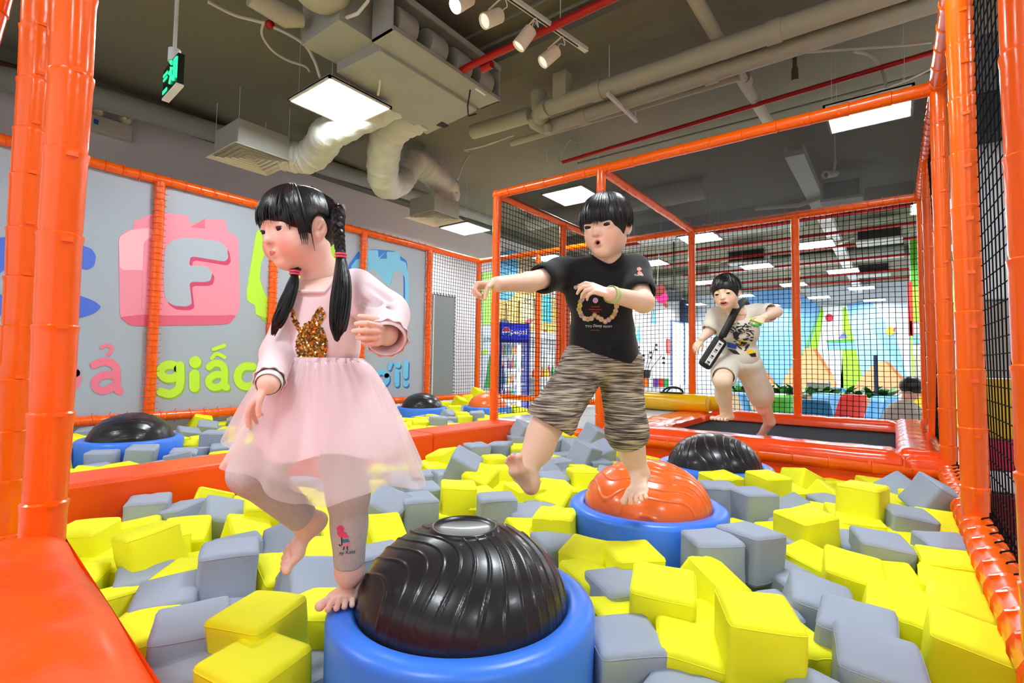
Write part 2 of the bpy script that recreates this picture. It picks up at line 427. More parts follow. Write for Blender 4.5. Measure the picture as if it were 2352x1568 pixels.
# lime toy brick with the letter U
LM, LM2, LM3 = (190, 240, 74), (152, 206, 92), (120, 186, 80)
cut('brick_side', [(590, 545), (640, 515), (770, 520), (790, 545), (790, 715), (770, 755), (660, 765), (600, 735), (585, 700)], LM2, 1, 0.12)
cut('brick_face', [(588, 535), (598, 521), (615, 520), (790, 530), (790, 700), (770, 735), (650, 745), (587, 722), (586, 702), (568, 690), (566, 670)], LM, 2, 0.15)
U_ = [(628, 540), (650, 530), (655, 600), (668, 640), (690, 640), (700, 600), (705, 540), (740, 540), (740, 620), (720, 690), (680, 705), (640, 702), (610, 680), (596, 640), (600, 600)]
cut('letter_shadow', [(x + 5, y + 7) for x, y in U_], LM3, 3, 0.3)
cut('letter', U_, BN, 4, 0.3)
# sky-blue toy brick with the letter N
SK, SK2, SK3 = (128, 206, 246), (38, 122, 222), (160, 224, 250)
cut('brick_side', [(800, 610), (822, 578), (858, 572), (905, 576), (935, 600), (938, 700), (935, 742), (912, 757), (840, 752), (805, 730)], SK2, 1, 0.12)
cut('brick_face', [(806, 612), (818, 596), (826, 594), (826, 575), (868, 574), (869, 592), (886, 578), (918, 579), (919, 597), (932, 603), (939, 640), (938, 720), (925, 742), (830, 740), (806, 720)], SK, 2, 0.14)
cut('brick_notch', [(871, 594), (888, 576), (888, 594)], SK2, 3)
N_ = [(846, 622), (858, 617), (875, 640), (896, 658), (903, 624), (918, 620), (926, 632), (926, 700), (922, 730), (905, 734), (890, 715), (870, 690), (872, 725), (848, 728), (843, 690)]
cut('letter_shadow', [(x + 4, y + 6) for x, y in N_], SK2, 3, 0.3)
cut('letter', N_, BN, 4, 0.3)
# blue letter C at the left
BL = (84, 116, 222)
C_ = [(-60, 560), (0, 544), (60, 545), (150, 552), (210, 570), (221, 588), (216, 612), (200, 620), (170, 612), (100, 602), (40, 605), (0, 625), (-20, 660), (20, 690), (60, 694), (105, 690), (92, 678), (84, 668), (86, 658), (110, 655), (160, 670), (215, 690), (233, 704), (220, 718), (180, 732), (100, 738), (30, 732), (-40, 715), (-80, 660)]
cut('letter', C_, BL, 2, 0.3)

def text_mesh(txt, size, extrude, offset=0.0, align='LEFT', shear=0.0, res=3):
    cu = bpy.data.curves.new('text', 'FONT'); cu.body = txt; cu.size = size; cu.extrude = extrude; cu.offset = offset
    cu.align_x = align; cu.resolution_u = res; cu.shear = shear; cu.fill_mode = 'BOTH'
    ob = bpy.data.objects.new('text', cu); C.objects.link(ob)
    bpy.context.view_layer.update()
    me = bpy.data.meshes.new_from_object(ob.evaluated_get(bpy.context.evaluated_depsgraph_get()))
    bpy.data.objects.remove(ob); bpy.data.curves.remove(cu)
    v = np.array([q.co[:] for q in me.vertices]).reshape(-1, 3); f = [tuple(p.vertices) for p in me.polygons]
    bpy.data.meshes.remove(me); return v, f
def put_text(name, txt, o, ux, uy, height, width, matr, parent, extrude=0.002, offset=0.0, shear=0.0, proud=0.0):
    """text fitted into a width x height box whose lower left corner is o"""
    v, f = text_mesh(txt, 1.0, 0.0, offset, shear=shear)
    if not len(v): return None
    lo, hi = v.min(0), v.max(0)
    ux, uy = nrm(ux), nrm(uy); nn = np.cross(ux, uy); o = np.array(o, float)
    a = (v[:, 0] - lo[0]) / (hi[0] - lo[0]) * width; b_ = (v[:, 1] - lo[1]) / (hi[1] - lo[1]) * height
    top = o + a[:, None] * ux + b_[:, None] * uy + nn * (proud + extrude)
    mb = MB().add(top, f)
    return mb.build(name, matr, parent, smooth=False)
def stroke(lines, w, col, name='lettering', sh=None, dots=()):
    """a rounded thick-stroke letter, widths in pixels of the print"""
    for dx, dy, c_, lay in (((3, 4, sh, .0005),) if sh else ()) + ((0, 0, col, .003),):
        mb = MB()
        for li, ln in enumerate(lines):
            lay = lay + .0006 * (li > 0)
            P = smoothpath([np.array((x + dx, y + dy, 0.0)) for x, y in ln], 5) if len(ln) > 2 else [np.array((x + dx, y + dy, 0.0)) for x, y in ln]
            v = []
            for i in range(len(P)):
                T = nrm(P[min(i + 1, len(P) - 1)] - P[max(i - 1, 0)]); N = np.array((-T[1], T[0], 0)) * w; v += [P[i] + N, P[i] - N]
            pts = [bp(q[0], q[1]) for q in v]; mb.add([(x, YP - lay, z) for x, z in pts], [(2 * i, 2 * i + 1, 2 * i + 3, 2 * i + 2) for i in range(len(P) - 1)])
            for e in (P[0], P[-1]):
                pts = [bp(e[0] + w * math.cos(t), e[1] + w * math.sin(t)) for t in np.linspace(0, 2 * math.pi, 17)[:-1]]; mb.add([(x, YP - lay - .0002, z) for x, z in pts], [tuple(range(16))])
        for x_, y_, r_ in dots:
            pts = [bp(x_ + dx + r_ * math.cos(t), y_ + dy + r_ * math.sin(t)) for t in np.linspace(0, 2 * math.pi, 21)[:-1]]; mb.add([(x, YP - lay, z) for x, z in pts], [tuple(range(20))])
        mb.build(name if lay > .001 else 'lettering_shadow', mat('print_%d_%d_%d' % c_, c_, 0.42), banner, smooth=False)
def ringpts(cx_, cy_, rx, ry): return [(cx_ + rx * math.cos(t), cy_ + ry * math.sin(t)) for t in np.linspace(-.4, 2 * math.pi - .46, 15)]
PKT, LMT, LMS, SKT, SKS = (240, 124, 152), (196, 242, 64), (150, 196, 70), (112, 200, 240), (44, 110, 190)
stroke([[(22, 795), (22, 900)], [(22, 872), (40, 858), (62, 860), (72, 876), (72, 900)]], 9.5, PKT); stroke([ringpts(150, 868, 27, 27)], 9.5, PKT)
stroke([[(216, 838), (232, 831), (252, 832), (266, 844), (268, 864), (269, 892), (275, 898)], [(268, 863), (240, 861), (220, 872), (218, 886), (230, 896), (250, 893), (267, 880)]], 9, PKT)
stroke([[(232, 798), (244, 793), (256, 797), (256, 806), (246, 814)]], 4, PKT, 'accent_mark')
stroke([ringpts(389, 853, 21, 16), [(413, 838), (414, 870), (409, 893), (390, 904), (368, 899)]], 9.5, LMT, sh=LMS)
stroke([[(446, 860), (446, 888)]], 12, LMT, sh=LMS, dots=((448, 831, 14),))
stroke([[(480, 842), (492, 834), (507, 836), (515, 848), (515, 884), (520, 889)], [(515, 861), (495, 860), (480, 870), (480, 882), (491, 889), (506, 886), (515, 876)]], 8, LMT, sh=LMS)
stroke([[(486, 822), (497, 812), (515, 820)]], 4.5, LMT, 'accent_mark'); stroke([[(490, 802), (515, 793)]], 4.5, LMT, 'accent_mark')
stroke([[(580, 841), (562, 841), (549, 851), (545, 868), (552, 882), (567, 887), (583, 883)]], 9, LMT, sh=LMS)
stroke([ringpts(876, 868, 13, 14)], 6, SKT, sh=SKS); stroke([[(894, 846), (898, 834)]], 4, SKT, 'accent_mark', sh=SKS)
stroke([[(911, 853), (911, 882)]], 6, SKT, sh=SKS, dots=((913, 838, 7),)); stroke([[(932, 832), (931, 864)]], 6, SKT, sh=SKS, dots=((931, 881, 7),))

# --- orange divider beam between the two pits
BT = 0.726
beam = thing('divider_beam', 'long orange padded beam dividing the two foam pits', 'padded beam', (2.0, 2.85, 0))
def segbox(x0, x1, y0, y1, z0, z1): return MB().bb(x0, x1, y0, y1, z0, z1)
for x0, x1 in ((0.50, 1.55), (1.553, 2.62), (2.623, 3.62)):
    segbox(x0, x1, 2.70, 3.0, 0.12, BT).build('beam_pad', ORANGE_PAD, beam, smooth=False, bevel=0.018)

# --- trampoline, its pads and the grey mat beside it
tr = thing('trampoline', 'black trampoline bed framed by shiny orange pads', 'trampoline', (4.8, 0.9, 0))
def pad(x0, x1, y0, y1, z0, z1, name='edge_pad', r=0.03, mt=None):
    """soft pad with a wavy wrinkled top"""
    nx, ny = max(6, int((x1 - x0) / 0.05)), max(6, int((y1 - y0) / 0.05)); v = []; f = []
    for i in range(nx + 1):
        for j in range(ny + 1):
            a, c = i / nx, j / ny; e = min(a * (x1 - x0), (1 - a) * (x1 - x0), c * (y1 - y0), (1 - c) * (y1 - y0))
            z = z1 - r * max(0, 1 - e / 0.05) ** 2 + 0.004 * math.sin(a * (x1 - x0) * 23 + math.sin(c * 9) * 2) * math.sin(c * (y1 - y0) * 19 + a * 5)
            v.append((x0 + (x1 - x0) * a, y0 + (y1 - y0) * c, z))
    for i in range(nx):
        for j in range(ny): k = i * (ny + 1) + j; f.append((k, k + 1, k + ny + 2, k + ny + 1))
    edge = [i * (ny + 1) for i in range(nx + 1)] + [nx * (ny + 1) + j for j in range(1, ny + 1)] + [i * (ny + 1) + ny for i in range(nx - 1, -1, -1)] + [j for j in range(ny - 1, 0, -1)]
    n0 = len(v); v += [(v[i][0], v[i][1], z0) for i in edge]; m = len(edge)
    for q in range(m): f.append((edge[q], edge[(q + 1) % m], n0 + (q + 1) % m, n0 + q))
    f.append(tuple(range(n0, n0 + m)))
    return MB().add(v, f).build(name, mt or PADSH, tr, angle=60)
PADSH = mat('shiny_orange_pad', (255, 80, 20), 0.22, 0.45, bump=0.5, bscale=7, coat=0.25)
MB().bb(3.86, 5.78, -0.05, 1.66, 0.655, 0.665).build('bed', mat('black_trampoline_weave', (30, 33, 40), 0.85, 0.08), tr, smooth=False)
pad(3.635, 3.90, -0.02, 1.9, 0.70, 0.772)
pad(5.72, 5.97, -0.02, 1.62, 0.67, 0.765)
pad(3.90, 5.72, 1.58, 1.93, 0.67, 0.752)
pad(3.70, 5.95, YR + .01, 0.01, 0.70, 0.785)
pad(3.635, 3.69, YR + .01, -0.03, 0.69, 0.765)
MB().bb(XF - 0.01, XF + 0.02, YR, YQ1, 0.1, 0.64).build('front_panel', ORANGE_PAD, tr, smooth=False)
mg = mat('grey_mat_vinyl', (196, 204, 212), 0.28, 0.5, bump=0.1, bscale=5)
mt_ = thing('grey_mat', 'pale grey padded mat platform left of the trampoline', 'mat', (4.8, 2.45, 0))
for x0, x1 in ((3.66, 4.45), (4.453, 5.2), (5.203, 5.98)):
    MB().bb(x0, x1, 1.94, 2.985, 0.12, 0.735).build('mat_block', mg, mt_, smooth=False, bevel=0.03)
# yellow bolsters on the mat
YELV = mat('yellow_vinyl', (252, 200, 10), 0.25, 0.5, coat=0.3, bump=0.06, bscale=8)
def bolster(x, y0, y1, r, label):
    prof = [(0.02, 0.0), (r * .8, 0.002), (r * .96, 0.012), (r, 0.03), (r, (y1 - y0) / 2), (r, y1 - y0 - .03), (r * .96, y1 - y0 - .012), (r * .8, y1 - y0 - .002), (0.02, y1 - y0)]
    o = MB().lathe(prof, (x, y0, 0.74 + r), 36, (0, 1, 0)).build('foam_bolster', YELV, smooth=True)
    return tag(o, label, 'bolster')
bolster(5.60, 1.60, 2.9, 0.098, 'yellow vinyl bolster roll lying in front on the grey mat')
bolster(5.82, 1.52, 2.9, 0.090, 'yellow vinyl bolster roll lying behind the other roll')
st = MB()
st.tube([(5.60 + .02 * math.sin(t), 1.99 + 0.11 * math.cos(t), 0.945 + 0.055 * max(0, math.sin(t))) for t in np.linspace(0, math.pi, 12)], 0.012, 8, flat=0.5)
st.box((5.60, 2.0, 0.942), (0.08, 0.26, 0.01)); st.tube([(5.6, 2.06, 0.95), (5.6, 2.02, 0.985)], 0.008, 6)
tag(st.build('flip_flop', mat('black_rubber', (18, 19, 22), 0.6)), 'black rubber flip-flop lying on the front yellow bolster', 'sandal')
# salmon pad standing by the cage post
tag(MB().bb(5.05, 5.13, 3.04, 3.2, 0.0, 2.3).build('padded_panel', mat('salmon_vinyl', (246, 104, 70), 0.35, bump=0.1, bscale=6), smooth=False, bevel=0.02), 'salmon padded panel standing behind the cage net', 'padded panel')

# --- near platform with sloping orange pad
pl = thing('platform_pad', 'wrinkled orange pad at the lower left corner', 'padded platform', (-0.3, 0.9, 0))
nx, ny = 60, 90; v = []; f = []
for i in range(nx + 1):
    for j in range(ny + 1):
        y = -0.6 + 2.17 * j / ny; a = i / nx; edge = 0.262 + (y - 0.717) * 0.080
        x = -1.0 + (edge + 1.0) * a; e = edge - x
        z = 0.852 - 0.028 * max(0, 1 - e / 0.05) ** 2 - 0.02 * max(0, 1 - (1.57 - y) / 0.06) ** 2
        z += 0.0060 * math.sin(y * 34 + x * 26 + math.sin(x * 9) * 1.6) * min(1, e / 0.08) + 0.004 * math.sin(y * 13 - x * 21)
        z -= 0.012 * math.exp(-((e - 0.055) / 0.009) ** 2)
        v.append((x, y, z))
for i in range(nx):
    for j in range(ny): k_ = i * (ny + 1) + j; f.append((k_, k_ + 1, k_ + ny + 2, k_ + ny + 1))
MB().add(v, f).build('pad_cover', ORANGE_PAD, pl, angle=80)
v2 = [(0.262 + (y - 0.717) * 0.080 + 0.002, y, z) for y in (-0.6, 1.57) for z in (0.826, 0.12)] + [(-1.0, 1.575, 0.826), (-1.0, 1.575, 0.12)]
MB().add(v2, [(0, 1, 3, 2), (2, 3, 5, 4)]).build('side_cover', ORANGE_PAD, pl, smooth=False)
# ------------------------------------------------------------------ ceiling services
def cz(px, py, z): return at(px, py, 2, z)
def light_panel(x, y, z=3.4, s=0.6, label=None, group='ceiling light panels'):
    t = thing('ceiling_light_panel', label or 'square white light panel hanging far back under the ceiling', 'ceiling light', (x, y, z), group)
    h = s / 2
    MB().bb(x - h + .018, x + h - .018, y - h + .018, y + h - .018, z, z + 0.006).build('diffuser', PANEL, t, smooth=False)
    fr = MB()
    for a, b_, c, d in ((x - h, x + h, y - h, y - h + .018), (x - h, x + h, y + h - .018, y + h), (x - h, x - h + .018, y - h, y + h), (x + h - .018, x + h, y - h, y + h)):
        fr.bb(a, b_, c, d, z - .004, z + .02)
    fr.bb(x - h, x + h, y - h, y + h, z + .008, z + .022)
    fr.build('frame', STEEL, t, smooth=False)
    w_ = MB()
    for sx in (-1, 1):
        for sy in (-1, 1): w_.tube([(x + sx * h * .8, y + sy * h * .8, z + .02), (x + sx * h * .8, y + sy * h * .8, CEILZ)], 0.0018, 4)
    w_.build('hanger_wires', STEEL, t, smooth=False)
light_panel(2.41, 3.68, label='large square light panel in front of the air conditioner')
light_panel(5.10, 0.14, label='square light panel above the trampoline roof net at upper right')
light_panel(5.55, 3.27, label='square light panel seen through the roof net above the boy in black')
light_panel(5.95, 5.50, label='square light panel beyond the far end of the banner fence')
for i in range(1, 5):
    for y, tx in ((1.3, 'inner right'), (-2.2, 'outer right'), (4.3, 'inner left')):  # extra panel rows added to brighten the far hall
        light_panel(7.1 + 3.15 * i, y - 0.2 * i, label='%s added light panel of the %s row in the hall behind the net' % (('nearest', 'second', 'third', 'farthest')[i - 1], tx), group='far light panels')
    for y, tx in ((-0.25, 'right'), (2.85, 'middle'), (5.6, 'left')):
        light_panel(5.5 + 3.15 * i, y - 0.25 * i * (y < 5), label='%s added light panel of the %s row in the hall behind the net' % (('nearest', 'second', 'third', 'farthest')[i - 1], tx), group='far light panels')
for n_, (x, y) in enumerate(((1.95, 0.45), (-1.2, 0.6), (-1.2, 3.6), (2.0, -2.8), (5.2, -3.0), (-1.2, -2.8), (8.4, -3.4))):
    light_panel(x, y, label='square light panel overhead, out of view, ' + ('above the pit', 'above the camera', 'behind the left posts', 'beyond the right net', 'right of the trampoline', 'behind on the right', 'far right of the hall')[n_], group='light panels near the camera')

# pipes running across the room (along Y)
def pipe(name, pts, r, m, label, cat='pipe', couplings=(), seg=16, group=None):
    mb = MB().tube(pts, r, seg)
    P = np.array(pts, float)
    for c in couplings:
        a, b_ = P[0] + (P[-1] - P[0]) * c, P[0] + (P[-1] - P[0]) * c
        d = nrm(P[-1] - P[0]); mb.tube([a - d * .05, a + d * .05], r * 1.12, seg)
    return tag(mb.build(name, m), label, cat, group)
pipe('sprinkler_pipe', [(2.80, 1.0, 3.55), (2.82, 2.6, 3.55), (2.90, 3.6, 3.53), (3.03, 5.2, 3.50)], 0.027, REDPIPE, 'red sprinkler pipe crossing in front of the air conditioner', couplings=(0.35,))
pipe('sprinkler_pipe', [(5.05, -3.0, 3.75), (5.08, -0.3, 3.75), (5.27, 3.25, 3.75)], 0.022, REDPIPE, 'thin dark red sprinkler pipe above the trampoline cage')
ct = MB().tube([(5.27, 3.25, 3.75), (5.3, 3.33, 3.8), (5.27, 3.22, 3.95), (5.2, 3.1, 3.98), (5.2, 2.98, 3.9)], 0.008, 6)
tag(ct.build('conduit_loop', PIPE), 'small bent grey conduit at the left end of the dark red pipe', 'conduit')
for x, nth in ((9.2, 'nearest'), (10.4, 'second'), (11.6, 'third'), (13.2, 'fourth'), (15.2, 'fifth'), (16.6, 'farthest')):
    pipe('sprinkler_pipe', [(x, -4, 3.62), (x, 4.4, 3.60)], 0.028, REDPIPE, nth + ' red sprinkler pipe across the hall ceiling behind the net', group='far red pipes')
pipe('drain_pipe', [(4.06, -2.5, 3.7), (3.98, 1.2, 3.7), (3.95, 2.60, 3.7)], 0.078, PIPE, 'upper thick pale pipe of the pair crossing overhead', couplings=(.3, .62, .9))
pipe('drain_pipe', [(4.23, -2.5, 3.66), (4.21, 1.2, 3.66), (4.22, 2.75, 3.66)], 0.068, PIPE, 'lower thick pale pipe of the pair crossing overhead', couplings=(.35, .7, .93))
pipe('drain_pipe', [(4.43, 1.0, 3.68), (4.40, 2.0, 3.68), (4.34, 3.35, 3.68)], 0.034, PIPE, 'thin pale pipe beside the thick pair of pipes', couplings=(.6,))
pipe('cross_pipe', [(2.2, 1.06, 3.84), (3.45, 1.08, 3.84), (4.4, 1.05, 3.80), (5.75, 1.01, 3.80)], 0.05, PIPE, 'pale pipe with collars crossing above the thick pair', couplings=(.25, .72))
pipe('wall_pipe', [at(-60, 168, 1, 6.25), at(230, 226, 1, 6.25), at(480, 300, 1, 6.25), at(1100, 494, 1, 6.25), at(1130, 505, 1, 6.25)], 0.11, mat('insulated_pipe', (150, 152, 142), 0.7, bump=0.15, bscale=8), 'thick grey insulated pipe running along the left wall')
pipe('wall_pipe', [at(-60, 130, 1, 6.35), at(230, 208, 1, 6.35), at(480, 282, 1, 6.35), at(1000, 445, 1, 6.35)], 0.03, mat('dark_red_pipe', (92, 30, 28), 0.5), 'thin dark red pipe along the left wall under the beam')
# valve cluster where the pipes bend
vc = MB()
vc.tube([(3.95, 2.60, 3.7), (3.97, 2.68, 3.7), (3.99, 2.73, 3.76), (3.99, 2.75, 3.9)], 0.085, 14)
vc.tube([(4.22, 2.75, 3.66), (4.18, 2.82, 3.66), (4.1, 2.86, 3.68), (4.0, 2.84, 3.72)], 0.07, 14)
vc.tube([(4.0, 2.86, 3.72), (3.98, 3.6, 3.74)], 0.075, 14); vc.tube([(4.12, 2.72, 3.62), (4.12, 2.72, 3.54)], 0.04, 10)
vc.ball((4.05, 2.76, 3.72), 0.10, 12, 8); vc.bb(3.86, 3.98, 2.36, 2.5, 3.72, 3.95)
tag(vc.build('pipe_elbow_cluster', PIPE), 'cluster of pale pipe elbows and valves at the end of the thick pipes', 'pipe fittings')
hb = MB().box((4.2, 1.95, 3.60), (0.62, 0.03, 0.03)); hb.tube([(3.92, 1.95, 3.6), (3.92, 1.95, CEILZ)], 0.004, 5); hb.tube([(4.48, 1.95, 3.6), (4.48, 1.95, CEILZ)], 0.004, 5)
tag(hb.build('pipe_hanger', STEEL, smooth=False), 'steel hanger bar under the two thick pipes', 'pipe hanger')
# long thin cables along Y on the slab
for x, z, lab in ((3.05, 4.0, 'near the track lights'), (3.22, 3.99, 'beside the concrete beam'), (5.9, 3.98, 'beyond the trampoline cage')):
    pipe('conduit', [(x, -2, z), (x + .03, 1.2, z), (x, 3.4, z)], 0.012, mat('grey_conduit', (116, 116, 106), 0.7), 'thin grey conduit on the ceiling ' + lab, cat='conduit', seg=6)

# air conditioner with open fan grille and plenum
ac = thing('air_conditioner', 'ducted ceiling air conditioner with open fan wheels', 'air conditioner', (2.75, 3.1, 3.5))
z0, z1 = 3.50, 3.80
m_ = MB(); m_.bb(2.13, 3.30, 2.68, 2.90, z0, z0 + .012); m_.bb(2.13, 3.30, 2.68, 2.90, z1, z1 + .012)
m_.bb(2.13, 2.142, 2.68, 2.90, z0, z1); m_.bb(3.288, 3.30, 2.68, 2.90, z0, z1); m_.bb(2.13, 3.30, 2.67, 2.682, z0, z0 + .03); m_.bb(2.13, 3.30, 2.67, 2.682, z1 - .03, z1 + .012)
m_.build('casing', DUCT, ac, smooth=False)
MB().bb(2.145, 3.285, 2.86, 2.885, z0 + .012, z1).build('dark_interior', DUCTIN, ac, smooth=False)
for x in (2.28, 2.58, 2.86, 3.13):
    prof = [(0.05, -0.085), (0.118, -0.085), (0.122, -0.06), (0.122, 0.06), (0.118, 0.085), (0.05, 0.085)]
    MB().lathe(prof, (x, 2.79, z0 + .13), 24, (1, 0, 0)).build('fan_housing', DUCT, ac)
    MB().lathe([(0.02, -.02), (0.05, -.02), (0.05, .02), (0.02, .02)], (x + .115, 2.78, z0 + .15), 16, (1, 0, 0)).build('motor_shaft', DUCTIN, ac)
pl_ = MB(); A = [(2.20, 2.90), (3.26, 2.90), (3.33, 3.62), (2.18, 3.40)]
pl_.add([(x, y, 3.47) for x, y in A] + [(x, y, 3.92) for x, y in A], [(0, 1, 2, 3), (4, 7, 6, 5), (0, 4, 5, 1), (1, 5, 6, 2), (2, 6, 7, 3), (3, 7, 4, 0)])
pl_.build('plenum_box', DUCT, ac, smooth=False, bevel=0.006)
MB().bb(1.90, 2.2, 2.95, 3.42, 3.55, 4.0).build('side_duct', DUCT, ac, smooth=False)
MB().bb(3.02, 3.14, 2.695, 2.715, 3.492, 3.4995).build('name_plate', WHITE, ac, smooth=False)
MB().tube([(3.0, 2.75, 3.49), (3.08, 2.85, 3.42), (3.2, 2.95, 3.41), (3.3, 2.95, 3.47)], 0.007, 6).build('cable', DUCTIN, ac)
MB().prism([(0, 0), (.09, 0), (.1, .06), (.02, .09)], (3.22, 3.3, 3.462), (1, 0, 0), (0, 1, 0), 0.006).build('drain_hole', DUCTIN, ac, smooth=False)
# second unit at the top edge
a2 = thing('air_conditioner', 'pale curved air conditioner unit cut off at the top edge', 'air conditioner', (1.7, 3.1, 3.6))
MB().tube([(1.50, 3.36, 3.66), (1.74, 3.34, 3.64), (1.84, 3.30, 3.66)], [0.07, 0.075, 0.05], 14).build('drain_pan', PIPE, a2)
MB().ball((1.78, 2.98, 3.72), (0.19, 0.2, 0.14), 18, 12).build('fan_scroll', PIPE, a2)
MB().bb(1.55, 1.98, 2.75, 3.15, 3.72, 3.98).build('casing', PIPE, a2, smooth=False, bevel=0.03)
MB().tube([(2.0, 2.7, 3.95), (2.0, 2.78, 3.66), (1.98, 2.86, 3.6), (1.93, 3.05, 3.59)], 0.012, 8).build('edge_pipe', STEEL, a2)
# flexible ducts and diffusers
def flex(pts, r, label):
    P = smoothpath(pts, 14); rr = [r * (1 + 0.04 * math.sin(i * 2.1) + 0.03 * math.sin(i * 5.3)) for i in range(len(P))]
    return tag(MB().tube(P, rr, 22).build('flexible_duct', FLEX), label, 'duct')
def aty(px, py, y): return at(px, py, 1, y)
flex([(2.9, 3.55, 3.62), aty(765, 300, 4.15), aty(738, 335, 4.5), aty(705, 362, 4.75), (2.60, 4.95, 3.34)], 0.155, 'crumpled flexible duct curving down to the near square diffuser')
flex([(3.2, 3.55, 3.62), aty(898, 300, 3.95), aty(880, 370, 4.3), aty(885, 420, 4.55), aty(918, 415, 4.75), aty(950, 372, 4.85), aty(985, 395, 4.9), aty(1030, 440, 4.95), (4.75, 5.0, 3.36)], 0.165, 'long flexible duct looping down then running to the far diffuser')
def diffuser(x, y, z, s, label, boxh=0.26):
    t = thing('ceiling_diffuser', label, 'air diffuser', (x, y, z), 'square air diffusers'); h = s / 2
    MB().bb(x - h * .82, x + h * .82, y - h * .82, y + h * .82, z + 0.02, z + boxh).build('plenum_box', DUCT, t, smooth=False, bevel=0.004)
    fm = mat('cream_diffuser', (226, 222, 206), 0.5)
    k_ = 0
    for q in (1.0, .80, .62, .45, .29, .14):
        a = h * q; b_ = a - h * (.085 if q < 1 else .14); zz = z + 0.03 * (1 - q) * 0.6
        v = []
        for hh, dz in ((a, 0), (b_, -0.0 + 0.028)): v += [(x - hh, y - hh, zz + dz), (x + hh, y - hh, zz + dz), (x + hh, y + hh, zz + dz), (x - hh, y + hh, zz + dz)]
        MB().add(v, [(i, (i + 1) % 4, 4 + (i + 1) % 4, 4 + i) for i in range(4)]).build('louvre', fm, t, smooth=False)
    MB().bb(x - h * .8, x + h * .8, y - h * .8, y + h * .8, z + 0.045, z + 0.05).build('dark_interior', DUCTIN, t, smooth=False)
    w_ = MB()
    for sx in (-1, 1):
        for sy in (-1, 1): w_.tube([(x + sx * h * .8, y + sy * h * .8, z + boxh), (x + sx * h * .8, y + sy * h * .8, CEILZ - 0.3)], 0.002, 4)
    w_.build('hanger_wires', STEEL, t, smooth=False)
diffuser(2.31, 5.0, 3.2, 0.6, 'near square louvred air diffuser above the girl')
diffuser(4.78, 5.0, 3.2, 0.58, 'far square louvred air diffuser left of the trampoline cage')
# track with four spotlights
tk = thing('spotlight_track', 'white ceiling track carrying the cylindrical spotlights', 'track', (2.6, 1.85, 3.55))
MB().box((2.45, 1.895, 3.56), (1.5, 0.035, 0.03), np.array(Matrix.Rotation(math.radians(-9.5), 3, 'Z'))).build('rail', STEEL, tk, smooth=False)
MB().box((2.45, 1.895, 3.543), (1.3, 0.008, 0.006), np.array(Matrix.Rotation(math.radians(-9.5), 3, 'Z'))).build('groove', DUCTIN, tk, smooth=False)
MB().tube([(2.9, 1.82, 3.57), (2.9, 1.82, CEILZ)], 0.003, 5).build('hanger_wire', STEEL, tk)
sm = mat('cream_lamp_shell', (232, 222, 198), 0.45)
for i, (px, py, ax, ay, az, lab) in enumerate(((1062, 4, -.7, .15, -.7, 'lit cream spotlight leftmost at the top edge'), (1130, 42, -.75, .25, -.6, 'second cream spotlight from the left on the track'),
                                   (1205, 88, -.35, .45, -.8, 'third cream spotlight from the left on the track'), (1262, 130, -.55, .45, -.7, 'lowest cream spotlight at the end of the track'))):
    c = cz(px, py, 3.42); d = nrm((ax, ay, az))
    t = thing('spotlight', lab, 'spotlight', tuple(c), 'track spotlights')
    MB().lathe([(0.0, -.075), (0.04, -.075), (0.045, -.07), (0.048, .07), (0.043, .072), (0.043, .055), (0.0, .055)], c, 24, d).build('shell', sm, t)
    MB().lathe([(0, .056), (0.042, .0562)], c, 20, d).build('lens', mat('spot_lens', (1, .97, .9), 0.3, emit=26.0) if i == 0 else mat('spot_lens_off', (.8, .78, .7), 0.3, emit=.4), t)
    top = np.array([c[0] + .02, 1.895 - (c[0] + .02 - 2.45) * 0.167, 3.545])
    MB().tube(smoothpath([c - d * .07, c - d * .11 + UP * .03, top + np.array([.03, 0, -.05]), top]), 0.004, 6).build('cable', STEEL, t)
    MB().tube([c + np.cross(d, UP) * .05, c + np.cross(d, UP) * .05 + UP * .08, top], 0.006, 6).build('bracket', sm, t)
# loose cables
for pts, r, lab in (([cz(478, 4, 3.9), cz(540, 35, 3.9), cz(610, 55, 3.88), cz(690, 95, 3.7), cz(720, 135, 3.6), cz(736, 180, 3.45)], 0.012, 'pale flexible conduit dropping to the left corner of the large light panel'),
                    ([cz(606, 48, 3.86), cz(602, 80, 3.8), cz(625, 115, 3.75), cz(660, 138, 3.72), cz(700, 152, 3.7), cz(712, 165, 3.66)], 0.010, 'pale flexible conduit with a red joint hanging beside the panel'),
                    ([cz(822, 25, 3.75), cz(845, 60, 3.65), cz(858, 120, 3.55), cz(872, 180, 3.48), cz(868, 218, 3.43)], 0.010, 'pale flexible conduit dropping to the right corner of the large light panel'),
                    ([cz(1770, 110, 3.9), cz(1835, 120, 3.9), cz(1960, 112, 3.9), cz(2060, 105, 3.9), cz(2140, 97, 3.88)], 0.012, 'pale conduit running along the ceiling at upper right'),
                    ([cz(1960, 118, 3.9), cz(2000, 128, 3.88), cz(2025, 160, 3.75), cz(2036, 200, 3.45)], 0.012, 'pale conduit curving down to the upper right light panel'),
                    ([cz(1950, 230, 3.8), cz(2010, 208, 3.8), cz(2080, 185, 3.8), cz(2142, 155, 3.8)], 0.012, 'pale sagging conduit just above the upper right light panel'),
                    ([cz(1180, 310, 3.85), cz(1110, 335, 3.85), cz(1065, 345, 3.85)], 0.012, 'pale conduit leaving the thin pipe towards the left wall'),
                    ([cz(1067, 345, 3.85), cz(1080, 352, 3.8), cz(1065, 375, 3.6), cz(1052, 412, 3.35)], 0.010, 'thin white cable drooping beside the far flexible duct')):
    tag(MB().tube(smoothpath(pts), r, 8).build('ceiling_cable', mat('pale_conduit', (206, 202, 184), 0.5)), lab, 'cable')
